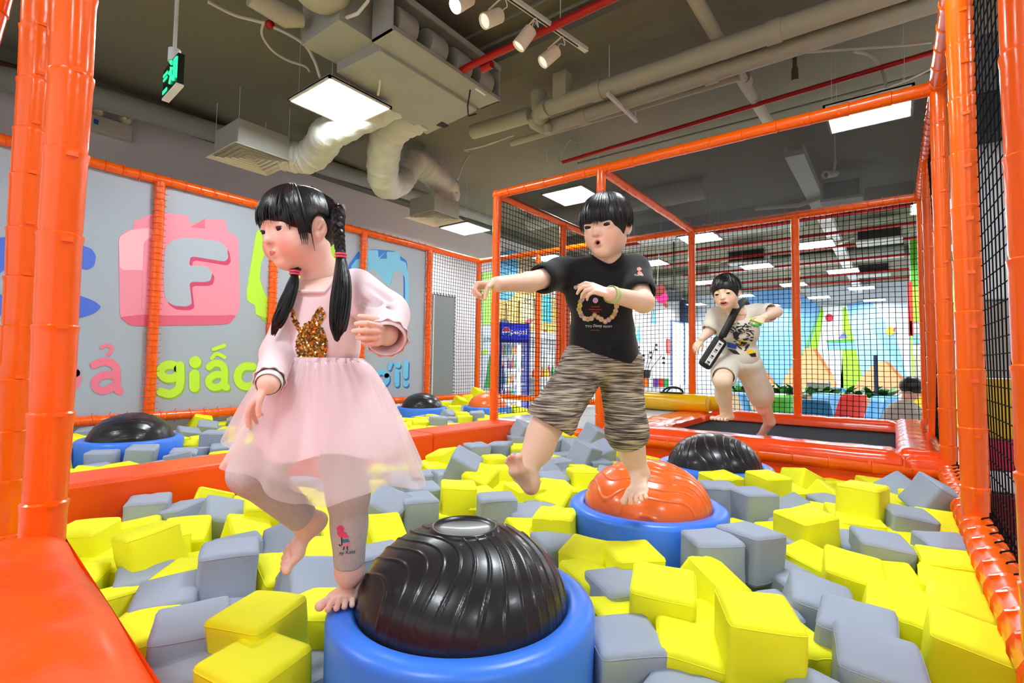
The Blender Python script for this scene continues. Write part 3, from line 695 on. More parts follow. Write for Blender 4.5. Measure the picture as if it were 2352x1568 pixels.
tag(MB().ball(cz(620, 57, 3.86), 0.035, 10, 8).build('junction_cap', REDPIPE), 'small red junction cap on the ceiling conduit', 'junction cap')
sk = MB().lathe([(0.028, 0), (0.028, .10), (0.018, .12), (0.018, .2), (0.03, .2), (0.03, .26)], cz(1826, 185, 3.7), 12, (0, 0, 1))
tag(sk.build('lamp_socket', mat('dark_brass', (96, 82, 70), 0.4)), 'bare hanging lamp socket below the conduit at upper right', 'lamp socket')
# exit sign
xs = thing('exit_sign', 'hanging green running man exit sign', 'exit sign', tuple(at(396, 178, 1, 3.6)))
c = at(398, 178, 1, 3.6); R_ = np.array(Matrix.Rotation(math.radians(-4), 3, 'Z'))
ux, uy = R_ @ np.array([0, -1.0, 0]), np.array([0, 0, 1.0])
bxm = mat('exit_sign_black', (14, 20, 18), 0.3); grn = mat('exit_green', (30, 235, 120), 0.4, emit=1.6)
MB().box(c, (0.035, 0.30, 0.19), R_).build('housing', bxm, xs, smooth=False)
MB().box(c - np.array([0, 0, .1]), (0.04, 0.30, 0.012), R_).build('lower_edge', WHITE, xs, smooth=False)
ff = c + R_ @ np.array([-0.0185, 0.0, 0]); exu = R_ @ np.array([0, -1.0, 0])
g = MB()
for a, b_, w_, h_ in ((-.10, .05, .09, .016), (-.10, .02, .08, .014), (-.10, -.06, .09, .02)): g.box(ff + exu * a + uy * b_, (0.003, w_, h_), R_)
for p in ([(.0, -.05), (.03, .0), (.02, .05)], [(.03, 0), (.07, -.05)], [(-.02, .02), (.05, .035)], [(.09, -.06), (.09, .07), (.14, .07), (.14, -.06)]):
    g.tube([ff + exu * a + uy * b_ for a, b_ in p], 0.007, 6)
g.ball(ff + exu * .03 + uy * .075, 0.014, 8, 6); g.build('pictogram', grn, xs)
MB().tube([c + UP * .1, c + UP * .17, c + UP * .18 + np.array([.0, 0, .0])], 0.035, 12).build('mount', WHITE, xs)
MB().tube([c + UP * .17, (c[0], c[1], CEILZ)], 0.012, 8).build('drop_rod', STEEL, xs)
# emergency lamp on the beam
em = thing('emergency_light', 'twin-head emergency light box on the left wall', 'emergency light', (1.52, 6.55, 3.6))
MB().bb(1.36, 1.74, 6.50, 6.60, 3.58, 3.74).build('box', mat('beige_steel', (196, 186, 166), 0.5), em, smooth=False, bevel=0.008)
for x in (1.45, 1.68):
    MB().lathe([(0.02, .05), (0.06, .0), (0.062, -.05), (0.052, -.055), (0.03, -.045), (0.0, -.04)], (x, 6.50, 3.80), 20, (0, -1, 0)).build('lamp_head', mat('reflector', (214, 204, 168), 0.25, metal=.4), em)
MB().bb(1.41, 1.45, 6.496, 6.50, 3.64, 3.69).build('blue_mark', mat('blue_print', (40, 80, 150), 0.5), em, smooth=False)
# security camera
cc = thing('security_camera', 'white bullet security camera under the trampoline roof', 'camera', (6.6, .55, 3.4))
c = dp(1908, 400, 5.6)
MB().lathe([(0.0, -.09), (0.035, -.085), (0.04, .07), (0.045, .09), (0.036, .09), (0.03, .06), (0, .06)], c, 20, nrm((-.8, .5, -.25))).build('barrel', WHITE, cc)
MB().lathe([(0, .062), (.029, .062)], c, 16, nrm((-.8, .5, -.25))).build('lens', DUCTIN, cc)
MB().tube([c, c + np.array([.05, -.03, .06]), c + np.array([.06, -.04, .16])], 0.014, 8).build('bracket', WHITE, cc)
MB().tube([c + np.array([.06, -.04, .16]), (c[0] + .06, c[1] - .04, CEILZ)], 0.008, 8).build('drop_rod', WHITE, cc)
# ------------------------------------------------------------------ stepping domes
def dome_mesh(r, hgt, seed, dimple=False, press=None, seg=360, rings=150, lines=6.2):
    """half ball with thin raised winding lines"""
    a = np.arange(rings + 1)[:, None] / rings; t = 2 * math.pi * np.arange(seg)[None, :] / seg; th = a * math.pi / 2
    x, y = r * np.sin(th) * np.cos(t), r * np.sin(th) * np.sin(t); z = hgt * np.cos(th) * np.ones_like(t)
    X, Y = x / r, y / r
    u = X + .30 * np.sin(3.1 * Y + .9 * X + seed) + .07 * np.sin(6.0 * Y - 2.2 * X + seed * 1.7)
    s = np.abs(np.sin(u * lines * math.pi + seed)); g = np.clip(1 - s / .36, 0, 1); g = g * g * (3 - 2 * g)
    e = np.clip((1 - a) / .05, 0, 1); d = .0030 * g * e
    if dimple:
        q = np.sqrt(X ** 2 + Y ** 2) / .30; d = d * (q > 1.1); d = d - .014 * np.clip(1 - q * q, 0, 1) + .006 * np.exp(-((q - 1.02) / .09) ** 2)
    if press is not None: d = d - press[3] * np.exp(-((x - press[0]) ** 2 + (y - press[1]) ** 2) / (2 * press[2] ** 2))
    n = np.stack([x / r ** 2, y / r ** 2, z / hgt ** 2 + 1e-9], -1); n /= np.linalg.norm(n, axis=-1, keepdims=True)
    V = np.stack([x, y, z], -1) + n * d[..., None]
    f = [(i * seg + k, (i + 1) * seg + k, (i + 1) * seg + (k + 1) % seg, i * seg + (k + 1) % seg) for i in range(rings) for k in range(seg)]
    return V.reshape(-1, 3), f
RT = 0.69
def stepping_dome(x, y, col, seed, label, rot=0.0, dimple=False, press=None, hgt=0.185, fine=True):
    t = thing('stepping_dome', label, 'stepping dome', (x, y, 0.12), 'half-ball stepping domes in the foam pits')
    R0, R1 = 0.311, 0.249
    prof = [(R0, 0.0), (R0 + .002, 0.16), (R0 + .002, 0.385), (R0 - .004, 0.39), (R0 + .001, 0.395), (R0 + .002, 0.55), (R0 - .004, 0.562), (R0 - .016, 0.57), (R0 - .03, 0.5715), (R1 + .012, 0.570), (R1 + .002, 0.562), (R1 - .004, 0.54), (R1 - .01, .50)]
    MB().lathe(prof, (x, y, 0.12), 72).build('foam_ring', BLUE, t)
    v, f = dome_mesh(R1, hgt, seed, dimple, press, 400 if fine else 120, 170 if fine else 50)
    c, s = math.cos(rot), math.sin(rot)
    V = np.array(v); V = np.stack([V[:, 0] * c - V[:, 1] * s + x, V[:, 0] * s + V[:, 1] * c + y, V[:, 2] + RT - 0.016], 1)
    MB().add(V, f).build('dome', BLACKGLOSS if col == 'k' else ORGLOSS, t, angle=180)
    return t
RIMS = [(0.925, 0.84), (2.0, 0.82), (3.03, 0.84), (1.24, 4.30), (4.35, 4.70), (5.02, 4.2)]
stepping_dome(*RIMS[0], 'k', 0.6, 'large black stepping dome with concave top in the near blue ring', rot=YAW - 1.5, dimple=True)
ps = np.array(dp(1462, 1135, 1.72))[:2] - np.array(RIMS[1])
stepping_dome(*RIMS[1], 'o', 2.0, 'orange stepping dome under the foot of the boy in black', rot=0.0, press=(ps[0], ps[1], 0.06, 0.02))
stepping_dome(*RIMS[2], 'k', 4.0, 'black stepping dome in the blue ring just before the trampoline', rot=YAW - 1.2)
stepping_dome(*RIMS[3], 'k', 1.3, 'black stepping dome in front of the pink printed letter F', rot=YAW, fine=False)
stepping_dome(*RIMS[4], 'k', 2.6, 'black stepping dome at the right end of the banner', rot=YAW, fine=False)
stepping_dome(*RIMS[5], 'o', 5.0, 'orange stepping dome behind the cage corner post', rot=YAW, fine=False)

# ------------------------------------------------------------------ foam cubes
SZ = 0.156
def cube_mesh(name, seed, matl, slit=False, n=10):
    rg = random.Random(seed); v = []; idx = {}; f = []
    rad = 0.13                                     # corner rounding, share of the half edge
    ph = [rg.uniform(0, 6.28) for _ in range(6)]
    def key(p): return tuple(round(c_, 5) for c_ in p)
    def add(p):
        k_ = key(p)
        if k_ in idx: return idx[k_]
        q = np.array(p, float)
        inner = np.clip(q, -(1 - rad), 1 - rad); d = q - inner; L = np.linalg.norm(d)
        if L > 1e-9: q = inner + d / L * rad * min(1.0, L / rad) if L < rad else inner + d / L * rad
        m = np.abs(q).max()
        puff = 0.035 * (1 - min(1, (sorted(np.abs(q))[1]) ** 2))          # slightly pillowed faces
        q = q * (1 + puff)
        q = q * (1 + 0.018 * math.sin(2.2 * q[0] + ph[0]) * math.sin(2.0 * q[1] + ph[1]) + 0.018 * math.sin(2.4 * q[2] + ph[2] + q[0]))
        q = q + 0.035 * np.array([math.sin(q[1] * 1.3 + ph[3]), math.sin(q[2] * 1.3 + ph[4]), math.sin(q[0] * 1.3 + ph[5])])
        if slit and q[2] > 0.6: q = q - np.array([0, 0, 0.05]) * math.exp(-((q[0] - 0.1 * math.sin(q[1] * 3)) / 0.10) ** 2)
        idx[k_] = len(v); v.append(q * SZ / 2); return idx[k_]
    g = [-1 + 2 * i / n for i in range(n + 1)]
    g = [-(abs(t) ** .8) if t < 0 else abs(t) ** .8 for t in g]
    for ax in range(3):
        for sg in (-1, 1):
            for i in range(n):
                for j in range(n):
                    q = []
                    for a, b_ in ((i, j), (i + 1, j), (i + 1, j + 1), (i, j + 1)):
                        p = [0, 0, 0]; p[ax] = sg; p[(ax + 1) % 3] = g[a]; p[(ax + 2) % 3] = g[b_]; q.append(add(p))
                    f.append(tuple(q) if sg > 0 else tuple(q[::-1]))
    loops = []
    for zc in (-.86, .86):                         # sewn seams around two faces
        ring = [(-1 + 2 * k / 10, -1, zc) for k in range(10)] + [(1, -1 + 2 * k / 10, zc) for k in range(10)] + [(1 - 2 * k / 10, 1, zc) for k in range(10)] + [(-1, 1 - 2 * k / 10, zc) for k in range(10)]
        loops.append([add(p) for p in ring])
    n0 = len(v); mbs = MB()
    for lp in loops: mbs.tube([v[i] * 1.002 for i in lp], .0013, 4, closed=True)
    f += [tuple(i + n0 for i in q) for q in mbs.f]; v = v + list(np.concatenate(mbs.v))
    me = bpy.data.meshes.new(name); me.from_pydata([tuple(p) for p in v], [], f); me.update()
    for p in me.polygons: p.use_smooth = True
    me.materials.append(matl); return me
YM_ = [cube_mesh('yellow_foam_cube', i, YEL, i == 3) for i in range(4)]
GM_ = [cube_mesh('grey_foam_cube', 10 + i, GREY, i == 2) for i in range(4)]
# (pixel x, pixel y, colour, centre height, yaw from the viewer, tilt forward, tilt sideways)
CUBES = '''
190 1158 Y .60 25 20 22|198 1262 Y .58 8 4 -4|335 1180 G .56 30 2 0|420 1167 G .52 20 25 -20|482 1168 Y .55 35 -20 18|505 1200 G .55 30 25 20|603 1196 Y .57 30 5 3|550 1133 G .53 15 5 0|345 1268 Y .60 -35 8 -10|425 1250 Y .52 20 20 0|566 1240 Y .53 40 20 12|525 1315 G .60 28 0 2|668 1262 G .55 25 40 -25
265 1213 G .48 20 10 10|335 1362 G .50 35 5 -5|388 1412 G .52 25 10 -5|432 1490 G .56 30 5 3|596 1470 Y .59 -18 4 -4|585 1585 Y .56 -25 5 3|640 1345 Y .52 40 20 10|700 1362 G .54 30 30 20|745 1300 Y .50 20 10 5|722 1440 Y .50 10 5 5|430 1335 Y .47 20 5 0|550 1400 G .42 20 0 0|770 1232 Y .50 20 30 0|872 1245 Y .55 40 35 10|235 1325 Y .50 10 5 10
1020 1062 Y .60 -30 10 -12|1066 1080 G .66 -10 15 28|1094 1046 G .60 30 3 0|1148 1042 G .59 -20 2 -3|1193 1047 Y .57 10 5 0|1178 1012 G .57 20 0 0|1214 992 G .62 35 25 20|1104 1110 Y .60 -30 20 15|1157 1108 Y .57 15 -8 8|971 1118 G .55 30 0 0|1024 1114 G .57 25 0 2|998 1094 Y .54 30 8 5|932 1126 G .53 25 5 0|968 1150 G .58 25 3 2|1044 1158 Y .60 12 0 4
1096 1160 Y .55 20 0 0|1137 1145 Y .52 30 15 0|957 1180 G .58 28 2 0|886 1178 G .60 -15 18 22|1151 1184 G .60 12 -2 0|1016 1196 Y .53 25 10 5|1098 1190 Y .53 15 5 5|1198 1208 G .56 10 8 0|1213 1150 Y .58 30 4 2|1272 1147 Y .56 20 8 8|1253 1168 Y .55 -25 20 10|1255 1184 G .53 30 8 0|1268 1224 Y .59 -18 0 0|1212 1250 Y .54 30 20 10|1337 1110 Y .58 8 -4 0
1267 1122 G .55 20 5 0|1283 1090 G .55 25 0 0|1316 1078 G .53 25 0 5|1372 1082 G .52 20 0 0|1250 1092 G .56 15 30 20|1339 1048 G .62 45 18 15|1384 1048 G .59 30 20 -15|1364 1004 G .68 25 20 22|1318 1036 G .58 30 15 0|1274 1024 G .60 20 15 -20|1310 1014 Y .60 15 5 8|1135 1074 Y .54 20 0 0|1290 1106 G .52 40 0 0|1210 1112 Y .52 20 5 5|1400 1076 G .50 10 0 0
1278 1282 G .54 20 5 0|1349 1308 Y .55 -25 6 4|1452 1314 Y .58 8 3 2|1362 1362 Y .53 30 10 5|1408 1388 G .54 20 4 0|1519 1394 Y .62 -15 8 5|1625 1362 Y .57 35 28 15|1633 1284 G .62 3 0 0|1722 1268 G .63 28 0 2|1422 1455 Y .52 20 5 5|1427 1530 G .55 8 4 0|1575 1530 Y .55 -15 8 8|1615 1478 Y .50 25 15 10|1738 1472 Y .64 -8 4 3|1872 1416 G .55 -25 12 15
1965 1490 G .58 -35 8 6|2005 1560 G .57 -30 10 5|1957 1346 Y .57 -28 14 10|2062 1438 Y .56 -40 10 12|2222 1520 Y .58 -38 6 8|2240 1448 Y .55 -40 4 6|2190 1375 Y .54 -35 6 0|2215 1342 Y .56 -32 4 0|2192 1292 G .57 -12 5 2|2030 1300 G .56 -20 5 4|2047 1360 G .48 20 0 0|1850 1335 Y .51 30 10 0|1815 1362 G .51 20 10 0|1890 1310 G .50 30 15 10|1812 1290 G .54 30 10 20|1844 1230 Y .62 14 2 -4
1948 1214 Y .55 -20 8 5|1936 1254 Y .54 -15 5 5|1975 1235 Y .55 -20 0 0|1928 1276 G .53 -15 8 0|2025 1218 G .55 30 15 0|2092 1230 G .57 -20 4 5|2118 1206 Y .56 -25 8 0|2080 1262 Y .53 -20 10 0|2195 1238 Y .57 -35 30 0|2155 1158 G .66 -10 15 28|2060 1142 G .60 20 30 -28|1980 1155 Y .67 38 0 3|1838 1116 Y .60 20 -10 25|1897 1157 Y .56 25 30 20|1812 1153 Y .56 10 5 0
1803 1126 G .54 15 0 10|1796 1168 G .55 10 10 -10|1727 1165 G .62 12 0 0|1649 1150 G .62 -3 0 0|1650 1112 Y .63 15 4 0|1718 1115 Y .62 20 5 0|1780 1198 G .54 20 5 0|1790 1222 G .52 20 5 0|1904 1178 G .54 10 5 0|2056 1176 Y .56 20 5 0|2102 1174 Y .57 -15 5 5|2125 1290 Y .50 -20 5 0|1760 1332 G .50 -25 3 0|1700 1340 G .49 20 3 0|2150 1320 G .48 20 0 0|1880 1375 G .46 20 0 0
337 950 Y .62 35 15 20|447 955 Y .60 15 5 0|520 944 G .66 30 20 20|515 929 Y .66 20 5 0|562 919 G .66 20 3 0|558 948 G .62 30 30 15|500 964 Y .60 25 10 0|592 912 Y .66 20 10 0|179 997 G .60 30 5 -5|48 1062 Y .62 30 30 10|52 1004 G .60 20 20 0|486 1016 G .62 15 3 0|474 991 G .60 30 15 10|541 1007 Y .61 25 4 0|430 1006 G .60 40 10 10
443 978 Y .58 20 5 0|396 970 Y .56 20 5 0|324 1052 G .60 25 5 6|240 1062 G .58 25 0 0|545 976 G .60 25 10 0|1008 913 Y .68 10 0 0|1032 906 Y .70 40 20 10|1055 925 Y .66 35 20 15|1022 935 Y .62 15 0 0|1044 946 Y .63 5 0 0|1030 959 G .61 40 20 10|1006 975 G .64 15 0 0|1060 962 Y .60 15 0 0|1066 970 Y .60 10 0 0|1098 963 G .63 10 4 0
1040 974 G .58 20 0 0|966 983 Y .60 20 4 0|1081 912 G .66 30 30 20|1108 908 G .66 20 30 0|26 1135 G .62 30 10 20|590 960 G .58 20 5 0|640 975 Y .58 15 5 0|620 1000 G .58 25 5 0|600 985 Y .56 25 5 0|640 945 G .56 25 5 0|455 1035 Y .56 20 5 0|510 1045 G .55 30 5 0|575 1035 Y .55 30 5 0|1120 935 G .62 20 5 0|1110 975 Y .58 15 5 0
'''
cl = []
for ent in CUBES.replace('\n', '|').split('|'):
    p = ent.split()
    if len(p) != 7: continue
    px, py, col, zc, yw, tf, ts = float(p[0]), float(p[1]), p[2], float(p[3]), float(p[4]), float(p[5]), float(p[6])
    cl.append([at(px, py, 2, zc), col, yw, tf, ts, True])
rg = random.Random(21)
def pit_of(q): return 1 if q[1] < 2.7 else 2
# extra cubes that fill the gaps of the top layer
def free(q, dmin):
    if any((q[0] - x) ** 2 + (q[1] - y) ** 2 < (0.311 + 0.10) ** 2 for x, y in RIMS): return False
    return all(np.linalg.norm((c[0] - q)[:2]) > dmin for c in cl)
extra = []
XY = np.zeros((1400, 2)); nxy = len(cl); XY[:nxy] = [c[0][:2] for c in cl]; RA = np.array(RIMS)
for pit in (1, 2):
    x0, x1, y0, y1 = (0.08, 3.58, -0.12, 2.60) if pit == 1 else (0.50, 5.88, 3.10, 5.12)
    for tr_ in range(7000):
        q = np.array([rg.uniform(x0, x1), rg.uniform(y0, y1), rg.uniform(0.48, 0.54) if pit == 1 else rg.uniform(.51, .57)])
        if pit == 1 and q[0] < .45 and q[1] < 1.70: continue
        if ((RA - q[:2]) ** 2).sum(1).min() < 0.396 ** 2 or ((XY[:nxy] - q[:2]) ** 2).sum(1).min() < 0.139 ** 2: continue
        extra.append([q, rg.choice('YYG'), rg.uniform(-45, 45), rg.uniform(-9, 9), rg.uniform(-9, 9), False]); XY[nxy] = q[:2]; nxy += 1
extra.sort(key=lambda c: np.linalg.norm(c[0][:2]))
cl += extra[:max(0, 300 - len(cl))]; rest = extra[max(0, 300 - len([c for c in cl if c[5]])):]
# let the cubes push each other apart a little
P = np.array([c[0] for c in cl]); P0 = P.copy()
for it in range(40):
    D_ = P[None] - P[:, None]; L = np.sqrt((D_ ** 2).sum(-1)); np.fill_diagonal(L, 9)
    push = np.where(L < 0.140, (0.140 - L) * 0.30, 0)[..., None] * D_ / (L[..., None] + 1e-6) * np.array([1, 1, .6]); P = P - push.sum(1)
    for x, y in RIMS:
        d = P[:, :2] - np.array([x, y]); L = np.linalg.norm(d, axis=1); m = L < 0.311 + 0.072
        P[m, :2] += d[m] / L[m][:, None] * (0.383 - L[m])[:, None] * 0.6
    f1 = (P0[:, 1] < 2.7) & (P0[:, 0] > 0.3)
    P[f1, 1] = np.clip(P[f1, 1], YR + 0.10, 2.60); P[f1, 0] = np.minimum(P[f1, 0], XF - .10)
    P[~f1, 1] = np.clip(P[~f1, 1], 3.10 if True else 0, YM - .10) * (P0[~f1, 0] > 0.4) + P0[~f1, 1] * (P0[~f1, 0] <= 0.4)
    P[~f1, 0] = np.minimum(P[~f1, 0], XB - .11)
    P += (P0 - P) * 0.06 * (np.abs(P0[:, :1]) < XB - .11)
for i, c in enumerate(cl): c[0] = P[i]
# labels: nearest landmark, side and rank
LAND = [(np.array([0.925, .84]), 'the large black dome'), (np.array([2.0, .82]), 'the orange dome under the boy'), (np.array([3.03, .84]), 'the black dome by the trampoline'),
        (np.array([1.24, 4.3]), 'the black dome under the letter F'), (np.array([4.35, 4.7]), 'the black dome at the banner end'), (np.array([5.02, 4.2]), 'the far orange dome'),
        (np.array([2.52, -.2]), 'the right net wall'), (np.array([3.6, -.1]), 'the right corner of the trampoline'), (np.array([.35, 1.5]), 'the lower left post'),
        (np.array([1.6, 2.6]), 'the front of the orange beam'), (np.array([3.4, 2.5]), 'the far right end of the orange beam'), (np.array([2.4, 3.1]), 'the back of the orange beam'), (np.array([2.7, 5.1]), 'the middle of the printed banner')]
ORD = ['nearest to', 'second nearest to', 'third nearest to', 'fourth nearest to', 'fifth nearest to', 'sixth nearest to', 'seventh nearest to', 'eighth nearest to', 'ninth nearest to', 'tenth nearest to']
def NTH(n):
    ones = 'zeroth first second third fourth fifth sixth seventh eighth ninth tenth eleventh twelfth thirteenth fourteenth fifteenth sixteenth seventeenth eighteenth nineteenth twentieth'.split()
    if n <= 20: return ones[n]
    tens = {2: 'twenty', 3: 'thirty', 4: 'forty', 5: 'fifty'}[n // 10]
    return tens + '-' + ones[n % 10] if n % 10 else tens[:-1] + 'ieth'
def cube_rot(yw, tf, ts):
    base = np.stack([RH, WH, UP], 1)
    R = np.array(Matrix.Rotation(math.radians(yw), 3, 'Z') @ Matrix.Rotation(math.radians(tf), 3, 'X') @ Matrix.Rotation(math.radians(ts), 3, 'Y'))
    return base @ R
bins = {}
for i, c in enumerate(cl):
    k_ = min(range(len(LAND)), key=lambda a: np.linalg.norm(LAND[a][0] - c[0][:2])); bins.setdefault((k_, c[1]), []).append((np.linalg.norm(LAND[k_][0] - c[0][:2]), i))
lab = {}
for (k_, col), lst in bins.items():
    lst.sort()
    for rk, (d, i) in enumerate(lst):
        cn = 'yellow' if col == 'Y' else 'grey'
        lab[i] = '%s foam cube %s %s' % (cn, ORD[rk] if rk < len(ORD) else NTH(rk + 1) + ' nearest to', LAND[k_][1])
for i, c in enumerate(cl):
    me = (YM_ if c[1] == 'Y' else GM_)[i % 4]
    o = bpy.data.objects.new('foam_cube', me); C.objects.link(o)
    R = cube_rot(*c[2:5]); Mx = Matrix([[*R[a], c[0][a]] for a in range(3)] + [[0, 0, 0, 1]]); o.matrix_world = Mx
    tag(o, lab[i], 'foam cube', 'foam cubes in the pits')
# the hidden lower layers, joined
low = {'Y': MB(), 'G': MB()}
bmv = {k_: (np.array([v_.co[:] for v_ in m_[0].vertices]), [tuple(p_.vertices) for p_ in m_[0].polygons]) for k_, m_ in (('Y', YM_), ('G', GM_))}
top = {'Y': MB(), 'G': MB()}
for c in rest: top[c[1]].add(bmv[c[1]][0] @ cube_rot(*c[2:5]).T + c[0], bmv[c[1]][1])
for pit in (1, 2):
    x0, x1, y0, y1 = (0.02, 3.64, -0.16, 2.66) if pit == 1 else (0.2, 5.94, 3.06, 5.18)
    for layer, z in enumerate((0.25, 0.40)):
        y = y0 + 0.075
        while y < y1 - .04:
            x = x0 + 0.075
            while x < x1 - .04:
                q = np.array([x + rg.uniform(-.02, .02), y + rg.uniform(-.02, .02), z + rg.uniform(-.02, .02)])
                if not (pit == 1 and q[0] < .46 and q[1] < 1.70) and not any((q[0] - a) ** 2 + (q[1] - b_) ** 2 < (0.311 + 0.09) ** 2 for a, b_ in RIMS):
                    low[rg.choice('YYG')].box(q, (SZ * .97,) * 3, np.array(Matrix.Rotation(rg.uniform(-.25, .25), 3, 'Z')))
                x += 0.160
            y += 0.160
for k_, nm in (('Y', 'yellow'), ('G', 'grey')):
    tag(low[k_].build('foam_cube_underlayer', YEL if k_ == 'Y' else GREY, smooth=False, bevel=0.011), nm + ' foam cubes buried below the top layer of the pits', 'foam cubes', kind='stuff')
    if top[k_].v: tag(top[k_].build('foam_cube_field', YEL if k_ == 'Y' else GREY, angle=180), 'remaining small ' + nm + ' foam cubes far back in the pits', 'foam cubes', kind='stuff')
# ------------------------------------------------------------------ smooth solid modelling for the figures
def RC(a, b, ra, rb):
    a, b = np.array(a, float), np.array(b, float); m = max(ra, rb)
    ab = b - a; L2 = ab @ ab + 1e-12
    def fn(P):
        t = np.clip(((P - a) @ ab) / L2, 0, 1)
        return np.linalg.norm(P - a - t[..., None] * ab, axis=-1) - (ra + (rb - ra) * t)
    return np.minimum(a, b) - m, np.maximum(a, b) + m, fn
def EL(c, rad, R=None):
    c = np.array(c, float); rad = np.array(rad, float); R = np.eye(3) if R is None else np.array(R, float)
    ext = np.sqrt(((R * rad) ** 2).sum(1))
    def fn(P):
        q = (P - c) @ R; k0 = np.sqrt(((q / rad) ** 2).sum(-1)); k1 = np.sqrt(((q / rad ** 2) ** 2).sum(-1)) + 1e-9
        return k0 * (k0 - 1) / k1
    return c - ext, c + ext, fn
def PL(p, n):                                   # half space kept on the side opposite to n
    p = np.array(p, float); n = nrm(n)
    return None, None, (lambda P: (P - p) @ n)
class Field:
    """ops: list of (primitive, mode, k); mode '+' join, '-' carve, '&' keep inside"""
    def __init__(self, ops, h):
        lo = np.min([o[0][0] for o in ops if o[1] == '+'], 0) - 4 * h; hi = np.max([o[0][1] for o in ops if o[1] == '+'], 0) + 4 * h
        n = np.ceil((hi - lo) / h).astype(int) + 1
        self.lo, self.h, self.n = lo, h, n
        ax = [lo[i] + h * np.arange(n[i]) for i in range(3)]
        D = np.full(n, 0.5)
        for pr, mode, k in ops:
            if pr[0] is None: s = (slice(0, n[0]), slice(0, n[1]), slice(0, n[2]))
            else:
                mg = k + 5 * h
                a = np.clip(np.floor((pr[0] - mg - lo) / h).astype(int), 0, n); b = np.clip(np.ceil((pr[1] + mg - lo) / h).astype(int) + 1, 0, n)
                if np.any(b <= a): continue
                s = tuple(slice(a[i], b[i]) for i in range(3))
            P = np.stack(np.meshgrid(ax[0][s[0]], ax[1][s[1]], ax[2][s[2]], indexing='ij'), -1)
            d = pr[2](P); A = D[s]
            if mode == '+':
                if k > 0: q = np.maximum(k - np.abs(A - d), 0) / k; D[s] = np.minimum(A, d) - q * q * k / 4
                else: D[s] = np.minimum(A, d)
            else:
                d2 = -d if mode == '-' else d
                if k > 0: q = np.maximum(k - np.abs(A - d2), 0) / k; D[s] = np.maximum(A, d2) + q * q * k / 4
                else: D[s] = np.maximum(A, d2)
        self.D = D
    def sample(self, P):
        q = (np.asarray(P, float) - self.lo) / self.h; i = np.clip(np.floor(q).astype(int), 0, self.n - 2); f = np.clip(q - i, 0, 1)
        D = self.D; r = 0
        for a in (0, 1):
            for b in (0, 1):
                for c in (0, 1):
                    w_ = (f[:, 0] if a else 1 - f[:, 0]) * (f[:, 1] if b else 1 - f[:, 1]) * (f[:, 2] if c else 1 - f[:, 2])
                    r = r + w_ * D[i[:, 0] + a, i[:, 1] + b, i[:, 2] + c]
        return r
    def onto(self, P, d, off=0.0015, far=0.25):     # slide points along d until they meet the surface
        P = np.array(P, float); d = nrm(d); t = np.zeros(len(P)); done = np.zeros(len(P), bool)
        st = self.h * 0.8; pv = self.sample(P)
        for _ in range(int(far / st)):
            v = self.sample(P + t[:, None] * d); hit = (v < off) & ~done
            back = np.where(pv - v > 1e-9, np.clip((off - v) / np.where(pv - v > 1e-9, pv - v, 1), 0, 1), 0) * st
            t = np.where(hit, t - back, t); done |= hit; t = np.where(done, t, t + st); pv = v
            if done.all(): break
        return P + t[:, None] * d, done
    def mesh(self):
        D, h, lo = self.D, self.h, self.lo; S = D < 0
        c = [S[a:D.shape[0] - 1 + a, b:D.shape[1] - 1 + b, e:D.shape[2] - 1 + e] for a in (0, 1) for b in (0, 1) for e in (0, 1)]
        cnt = sum(x.astype(np.int8) for x in c); act = (cnt > 0) & (cnt < 8)
        I = np.argwhere(act); idx = np.full(act.shape, -1, np.int64); idx[tuple(I.T)] = np.arange(len(I))
        pos = np.zeros((len(I), 3)); num = np.zeros(len(I))
        co = [(a, b, e) for a in (0, 1) for b in (0, 1) for e in (0, 1)]
        for i in range(8):
            for j in range(i + 1, 8):
                if sum(abs(co[i][k] - co[j][k]) for k in range(3)) != 1: continue
                d0 = D[tuple((I + co[i]).T)]; d1 = D[tuple((I + co[j]).T)]; m = (d0 < 0) != (d1 < 0)
                t = np.where(m, d0 / np.where(m, d0 - d1, 1), 0)
                pos += np.where(m[:, None], np.array(co[i]) + t[:, None] * (np.array(co[j]) - np.array(co[i])), 0); num += m
        V = lo + h * (I + pos / num[:, None]); F_all = []
        for ax in range(3):
            e = [0, 0, 0]; e[ax] = 1; u, w_ = (ax + 1) % 3, (ax + 2) % 3
            sl0 = tuple(slice(0, D.shape[k] - e[k]) for k in range(3)); sl1 = tuple(slice(e[k], D.shape[k]) for k in range(3))
            ed = np.argwhere(S[sl0] != S[sl1]); ed = ed[(ed[:, u] > 0) & (ed[:, w_] > 0) & (ed[:, u] < D.shape[u] - 1) & (ed[:, w_] < D.shape[w_] - 1)]
            if not len(ed): continue
            def at_(du, dw):
                q = ed.copy(); q[:, u] -= du; q[:, w_] -= dw; return idx[tuple(q.T)]
            q = np.stack([at_(1, 1), at_(0, 1), at_(0, 0), at_(1, 0)], 1); flip = ~S[tuple(ed.T)]
            q[flip] = q[flip][:, ::-1]; F_all.append(q)
        return V, np.concatenate(F_all)
def smooth_verts(V, Fq, it=2, lam=0.5):
    e = np.concatenate([Fq[:, [0, 1]], Fq[:, [1, 2]], Fq[:, [2, 3]], Fq[:, [3, 0]]])
    for _ in range(it):
        acc = np.zeros_like(V); n = np.zeros(len(V))
        for a, b in ((0, 1), (1, 0)):
            np.add.at(acc, e[:, a], V[e[:, b]]); np.add.at(n, e[:, a], 1)
        V = V + lam * (acc / np.maximum(n, 1)[:, None] - V)
    return V
